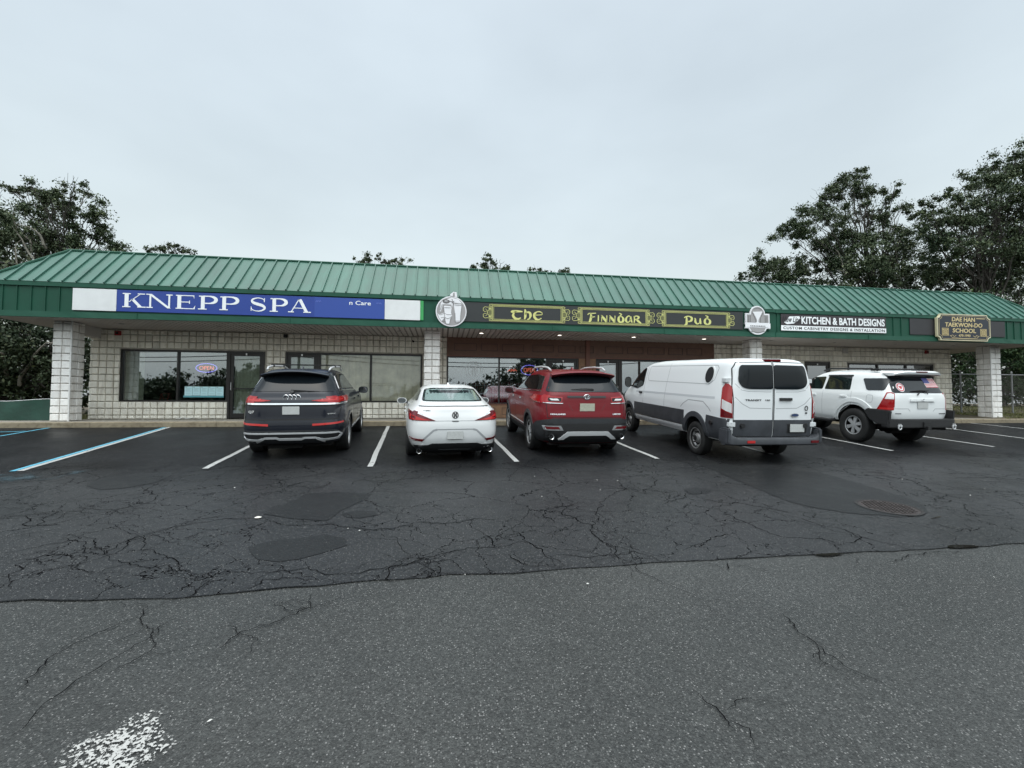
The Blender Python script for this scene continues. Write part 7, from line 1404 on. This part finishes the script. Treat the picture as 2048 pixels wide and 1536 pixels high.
def tree(name, label, base, clumps, leafm, per=70, size=.14, trunk_r=.28, seed=1, flat=.8, bark=None, bare=0, fill=True, group=None, cat='tree'):
    rs = np.random.default_rng(seed); rr = random.Random(seed); e_ = empty(name, label, cat, base, group); bx, by, bz = base
    cl = [(x-bx, y-by, z-bz, r) for x, y, z, r in clumps]
    ex = []
    for i, c_ in enumerate(cl):
        nb = sorted((math.dist(c_[:3], o_[:3]), j) for j, o_ in enumerate(cl) if j != i)[:3]
        for d_, j in nb[:2]:
            if rr.random() < .55 and fill: o_ = cl[j]; ex.append(tuple((c_[k]+o_[k])/2+rr.uniform(-.2, .2) for k in range(3))+((c_[3]+o_[3])*.36,))
    core = list(cl); cl2 = cl+ex
    mb = MB(); zt = max(c_[2] for c_ in cl); cx = sum(c_[0] for c_ in cl)/len(cl); cy = sum(c_[1] for c_ in cl)/len(cl); tp = []
    top_z = zt*.72
    for i in range(7): t = i/6; tp.append((cx*t*.8+.15*rr.uniform(-1, 1)*t, cy*t*.8+.15*rr.uniform(-1, 1)*t, top_z*t-.1))
    mb.tube(tp, [trunk_r*(1-.8*i/6)+.02 for i in range(7)], 8)
    def limb(a, b, r0, r1, wob):
        n = 6; pts = []; 
        for i in range(n+1):
            t = i/n; w = math.sin(t*math.pi)*wob; pts.append((a[0]+(b[0]-a[0])*t+rr.uniform(-w, w), a[1]+(b[1]-a[1])*t+rr.uniform(-w, w), a[2]+(b[2]-a[2])*t-.12*w+abs(b[2]-a[2])*.1*math.sin(t*math.pi)))
        mb.tube(pts, [r0+(r1-r0)*i/n for i in range(n+1)], 5); return pts
    for (x, y, z, r) in cl:
        t = min(.95, max(.25, (z/zt)*.8-.05+rr.uniform(-.1, .05))); f = t*6; i = min(5, int(f)); a = [tp[i][k]+(tp[i+1][k]-tp[i][k])*(f-i) for k in range(3)]
        pts = limb(a, (x, y, z), trunk_r*.24*(1-t*.6), .018, .45)
        for q in range(rr.randint(5, 9)):
            p0 = pts[rr.randint(2, 6)]; d = Vector((rr.gauss(0, 1), rr.gauss(0, 1), rr.gauss(.3, .8))).normalized()*r*rr.uniform(.6, 1.1); pp = limb(p0, (x+d.x, y+d.y, z+d.z), .018, .005, .12)
    mb.build('trunk', bark or M_bark, e_, smooth=60)
    if bare:
        mb = MB()
        for q in range(bare):
            c_ = rr.choice(cl); p0 = (c_[0]*.6, c_[1]*.6-.4, c_[2]*.75); pr = p0; pts = [p0]; d = Vector((rr.uniform(-1, 1), -.4, rr.uniform(.2, 1))).normalized()
            for s_ in range(7): d = (d+Vector((rr.gauss(0, .35), rr.gauss(0, .2), rr.gauss(.08, .3)))).normalized(); pr = (pr[0]+d.x*c_[3]*.35, pr[1]+d.y*c_[3]*.35, pr[2]+d.z*c_[3]*.35); pts.append(pr)
            mb.tube(pts, [.05*(1-i/8)+.008 for i in range(len(pts))], 5)
        mb.build('bare_branch', M_dead, e_)
    V, F = leaves(rs, cl2, per, size, flat); fastmesh('crown', V, F, leafm, e_); return e_
# pixel-calibrated world helper was used offline; clump centres are written out as world coordinates by PXW
def PW(px, py, Y, r):
    'world point on the depth plane y=Y seen at photo position px,py (2048 wide)'
    d = _f+_r*((px-1024)/900)-_u*((py-768)/900); t = (Y+13.213)/d.y; return (d.x*t, Y, .564+d.z*t, r)

def up(l, k=1.25): return [(x, y, z, r*k) for x, y, z, r in l]
tree('broadleaf_tree', 'tall leafy tree with bare pale branches rising behind the left end of the green roof', (-18.6, 12, -.05), up(TL1, 1.15), L_dark, 460, .062, .30, 3, bare=7, group='trees behind the building')
tree('broadleaf_tree', 'dark leafy tree cut off by the left edge of the photo', (-23.5, 15, -.05), up(TL0), L_dark, 230, .085, .34, 4, bare=6, group='trees behind the building')
for l_, b_, sd, lb in ((TS1, (-16.2, 17, 0), 5, 'small tree top showing above the roof just right of the tall left tree'), (TS2, (-5.2, 18, 0), 6, 'small tree top showing above the roof over the long blue sign'), (TS3, (3.1, 18, 0), 7, 'rounded tree top showing above the middle of the roof'), (TS4, (7.3, 18, 0), 8, 'lowest and faintest tree top above the roof, right of the rounded one')):
    tree('broadleaf_tree', lb, b_, up(l_, 1.25), L_dark, 420, .07, .2, sd, bare=2, group='trees behind the building')
tree('broadleaf_tree', 'tall open crowned tree with gaps of sky standing behind the right part of the roof', (30.8, 13.5, .1), up(TR1, 1.18), L_dark, 400, .07, .38, 9, bare=9, group='trees behind the building')
tree('broadleaf_tree', 'lower dense tree at the foot of the tall open crowned tree, touching the roof ridge', (26.5, 15.5, .1), up(TR0), L_dark, 340, .075, .25, 10, bare=4, group='trees behind the building')
tree('broadleaf_tree', 'largest dense leafy tree filling the upper right edge of the photo', (35, 10.5, .2), up(TR2, 1.12), L_mid, 420, .07, .45, 11, group='trees behind the building')
tree('evergreen_tree', 'green layered tree growing behind the wire fence right of the end column', (28.8, 6.8, .3), up(TRE, 1.25), L_ever, 300, .065, .22, 12, flat=.45)
tree('dark_thicket', 'dark thicket of trees behind the green fabric fence under the left canopy', (-15.5, 5.2, 0), up(TLU, 1.5), L_under, 320, .06, .2, 13, cat='thicket', bare=8)
rs = np.random.default_rng(44)
# woods behind, both sides: countless
V, F = leaves(rs, [(-17-rs.uniform(0, 18), 8+rs.uniform(-2, 6), rs.uniform(.5, 6.5), rs.uniform(1.4, 2.4)) for i in range(60)]+[(-12.6+rs.uniform(-2.2, 1.6), 7+rs.uniform(0, 5), rs.uniform(.2, 3.2), 1.1) for i in range(26)], 40, .12); tag(fastmesh('woods', V, F, L_under, None), 'dark woods behind the left end of the lot', 'woods', kind='stuff')
V, F = leaves(rs, [(24+rs.uniform(0, 22), 13+rs.uniform(-2, 6), rs.uniform(.8, 8.5), rs.uniform(1.5, 2.6)) for i in range(64)], 60, .12); tag(fastmesh('woods', V, F, L_under, None), 'dark woods behind the right end of the lot', 'woods', kind='stuff')
V, F = leaves(rs, [(x+rs.uniform(-2, 2), -52+rs.uniform(-3, 3), -1.5+rs.uniform(.2, 1)*(3.0+1.3*math.sin(x*.13+.6)+5.5*math.exp(-((x-15)/4.)**2)+3.5*math.exp(-((x+27)/5.)**2)), rs.uniform(1.0, 1.9)) for x in np.arange(-75, 75, .7) for _ in range(4)], 34, .26); tag(fastmesh('woods', V, F, L_under, None), 'line of trees across the street reflected in the shop windows', 'woods', kind='stuff')
# fabric fence at the left
M_fab = mat('green_fence_fabric', (.009, .050, .034), .6, noise_amt=.3, noise_scale=3, bump=.3, bump_scale=12)
fe = empty('fabric_fence', 'low sagging green fabric fence behind the kerb at the left end', 'fence', (-14, 1.25, 0)); mb = MB(); P = []; k = 90
for i in range(k+1):
    x = -10.5+14.15*i/k; ph = ((x+40) % 2.4)/2.4; sag = -.07*math.sin(math.pi*ph)**2; yv = .05*noise.noise(Vector((x*1.1, 0, 0))); gx = x
    P += [(gx, yv, .0), (gx, yv+.03*math.sin(x*5), .28), (gx, yv*1.3, .60+sag)]
P2 = [(a, b+.006, c_) for a, b, c_ in P]
for Q in (P, P2): mb.add(Q, [(i*3+j, (i+1)*3+j, (i+1)*3+j+1, i*3+j+1) if Q is P else (i*3+j+1, (i+1)*3+j+1, (i+1)*3+j, i*3+j) for i in range(k) for j in range(2)])
mb.build('fabric', M_fab, fe, smooth=70)
mb = MB(); mb.tube([(P[i*3+2][0], P[i*3+2][1], P[i*3+2][2]+.004) for i in range(0, k+1, 2)], .008, 5); mb.build('top_wire', M_alu, fe)
for i in range(6): mb = MB(); mb.tube([(-9.6+2.4*i, .03, -.05), (-9.6+2.4*i, .03, .66)], .018, 6); mb.build('fence_post', mat('dark_stake', (.03, .03, .025), .7), fe)
# chain link fence at the right
M_galv = mat('galvanised_steel', (.19, .195, .195), .55, .3, noise_amt=.2); M_mesh = mat('rusty_wire_mesh', (.06, .058, .052), .6, .2)
def chainlink(name, label, a, b, h_, posts, pitch=.10, r_=.0028):
    e_ = empty(name, label, 'fence', (a[0], a[1], 0)); L = math.dist(a, b); d = ((b[0]-a[0])/L, (b[1]-a[1])/L); mb = MB(); zb = .04
    def w(s_, z, o=0): return (d[0]*s_-d[1]*o, d[1]*s_+d[0]*o, z+soilz(a[0]+d[0]*s_, a[1]+d[1]*s_)*.0)
    s_ = -h_+.0
    while s_ < L:
        for sgn in (1, -1):
            s0, s1 = (s_, s_+h_) if sgn > 0 else (s_+h_, s_); z0, z1 = zb, zb+h_
            # clip to the fence length
            def clip(sa, za, sb, zb_):
                if sa > sb: sa, za, sb, zb_ = sb, zb_, sa, za
                if sb <= 0 or sa >= L: return None
                if sa < 0: t = -sa/(sb-sa); za += (zb_-za)*t; sa = 0
                if sb > L: t = (L-sa)/(sb-sa); zb_ = za+(zb_-za)*t; sb = L
                return sa, za, sb, zb_
            q = clip(s0, z0, s1, z1)
            if q and q[2]-q[0] > .02: mb.tube([w(q[0], q[1], .003*sgn), w(q[2], q[3], .003*sgn)], r_, 3, cap=False)
        s_ += pitch
    mb.build('wire_mesh', M_mesh, e_)
    for p in posts: mb = MB(); mb.tube([w(p, -.05), w(p, h_+.12)], .030, 10); mb.lathe([(.001, .0), (.034, .0), (.034, .03), (.02, .055), (.001, .06)], w(p, h_+.11), 'z', 12); mb.build('fence_post', M_galv, e_, smooth=50)
    mb = MB(); mb.tube([w(0, h_+.03), w(L, h_+.03)], .020, 8); mb.build('top_rail', M_galv, e_)
    return e_
cf = chainlink('chain_link_fence', 'grey chain link fence with round posts beyond the right end of the building', (20.35, 2.25), (33.5, 2.25), 1.72, (.72, 3.3, 6.2, 9.2, 12.2))
mb = MB(); mb.tube([(2.2, 0, 1.15), (5.8, -.15, .1)], .018, 6); mb.build('brace_rail', M_trimb, cf)
# overhead wires at left, utility poles across the street
M_wire = mat('black_wire', (.012, .012, .013), .6)
def wire(a, b, sag, r_, label, name='power_line'):
    mb = MB(); n = 24; mb.tube([(a[0]+(b[0]-a[0])*i/n, a[1]+(b[1]-a[1])*i/n, a[2]+(b[2]-a[2])*i/n-sag*4*(i/n)*(1-i/n)) for i in range(n+1)], r_, 5); return tag(mb.build(name, M_wire), label, 'power line')
wire((-32, 9.5, 8.3), (-8.5, 9.5, 6.1), .5, .022, 'uppermost black overhead wire in front of the left trees'); wire((-32, 9.6, 7.3), (-8.8, 9.6, 5.9), .5, .018, 'second black overhead wire from the top, in front of the left trees'); wire((-32, 9.8, 6.5), (-9.2, 9.8, 5.4), .4, .014, 'lowest thin overhead wire just above the left roof hip')
M_pole = mat('weathered_pole', (.10, .08, .065), .85, noise_amt=.3, noise_scale=5)
pole_xy = [(-16.5, -38.0), (-14.6, -43.0), (25.5, -38.5), (-58, -38.5)]
for (x, y), lb in zip(pole_xy, ('tall wooden utility pole with crossarm reflected in the left shop window', 'second thicker wooden pole reflected beside the crossarm pole in the left shop window', 'wooden utility pole reflected toward the right shop windows', 'distant wooden utility pole far to the left across the street')):
    zb = gz(y); pe = empty('utility_pole', lb, 'utility pole', (x, y, zb)); mb = MB(); mb.tube([(0, 0, -.2), (.05, 0, 10.5)], [.20, .13], 10); mb.build('pole', M_pole, pe, smooth=60)
    mb = MB(); mb.box((-1.2, -.06, 9.6), (1.2, .06, 9.75)); mb.build('crossarm', M_pole, pe)
    for k in (-1.05, -.45, .45, 1.05): mb = MB(); mb.tube([(k, 0, 9.75), (k, 0, 9.9)], .04, 8); mb.build('insulator', M_trim, pe)
for i, (z, dy) in enumerate(((8.75, .5), (8.70, -.5), (6.8, .1), (6.2, .12), (5.7, .1))):
    nm = ('topmost front', 'topmost rear', 'third', 'fourth', 'lowest')[i]
    for a, b, side in (((-58, -38.5), (-16.5, -38), 'left'), ((-16.5, -38), (25.5, -38.5), 'right')):
        wire((a[0], a[1]+dy, z), (b[0], b[1]+dy, z), .9, .03 if i < 3 else .05, f'{nm} wire across the street on the {side} span between poles, reflected in the windows')
# fallen bits : leaves and pebbles on the lot
rp_ = random.Random(77); mb = MB()
M_leaf = mat('fallen_leaf', (.20, .17, .09), .7); M_peb = mat('pale_pebble', (.55, .55, .52), .6)
for i in range(45):
    x = rp_.uniform(-9, 12); y = -rp_.uniform(6.2, 11); s_ = rp_.uniform(.004, .010); z = gz(y)+.006; a = rp_.uniform(0, 6.28); c1, s1 = math.cos(a)*s_, math.sin(a)*s_
    mb.add([(x+c1*1.6, y+s1*1.6, z), (x-s1, y+c1, z+.003), (x-c1*1.6, y-s1*1.6, z+.002), (x+s1, y-c1, z+.001), (x, y, z+s_*.8)], [(0, 1, 4), (1, 2, 4), (2, 3, 4), (3, 0, 4)])
tag(mb.build('gravel_bits', M_peb), 'pale grit and tiny pebbles scattered on the asphalt', 'grit', kind='stuff')
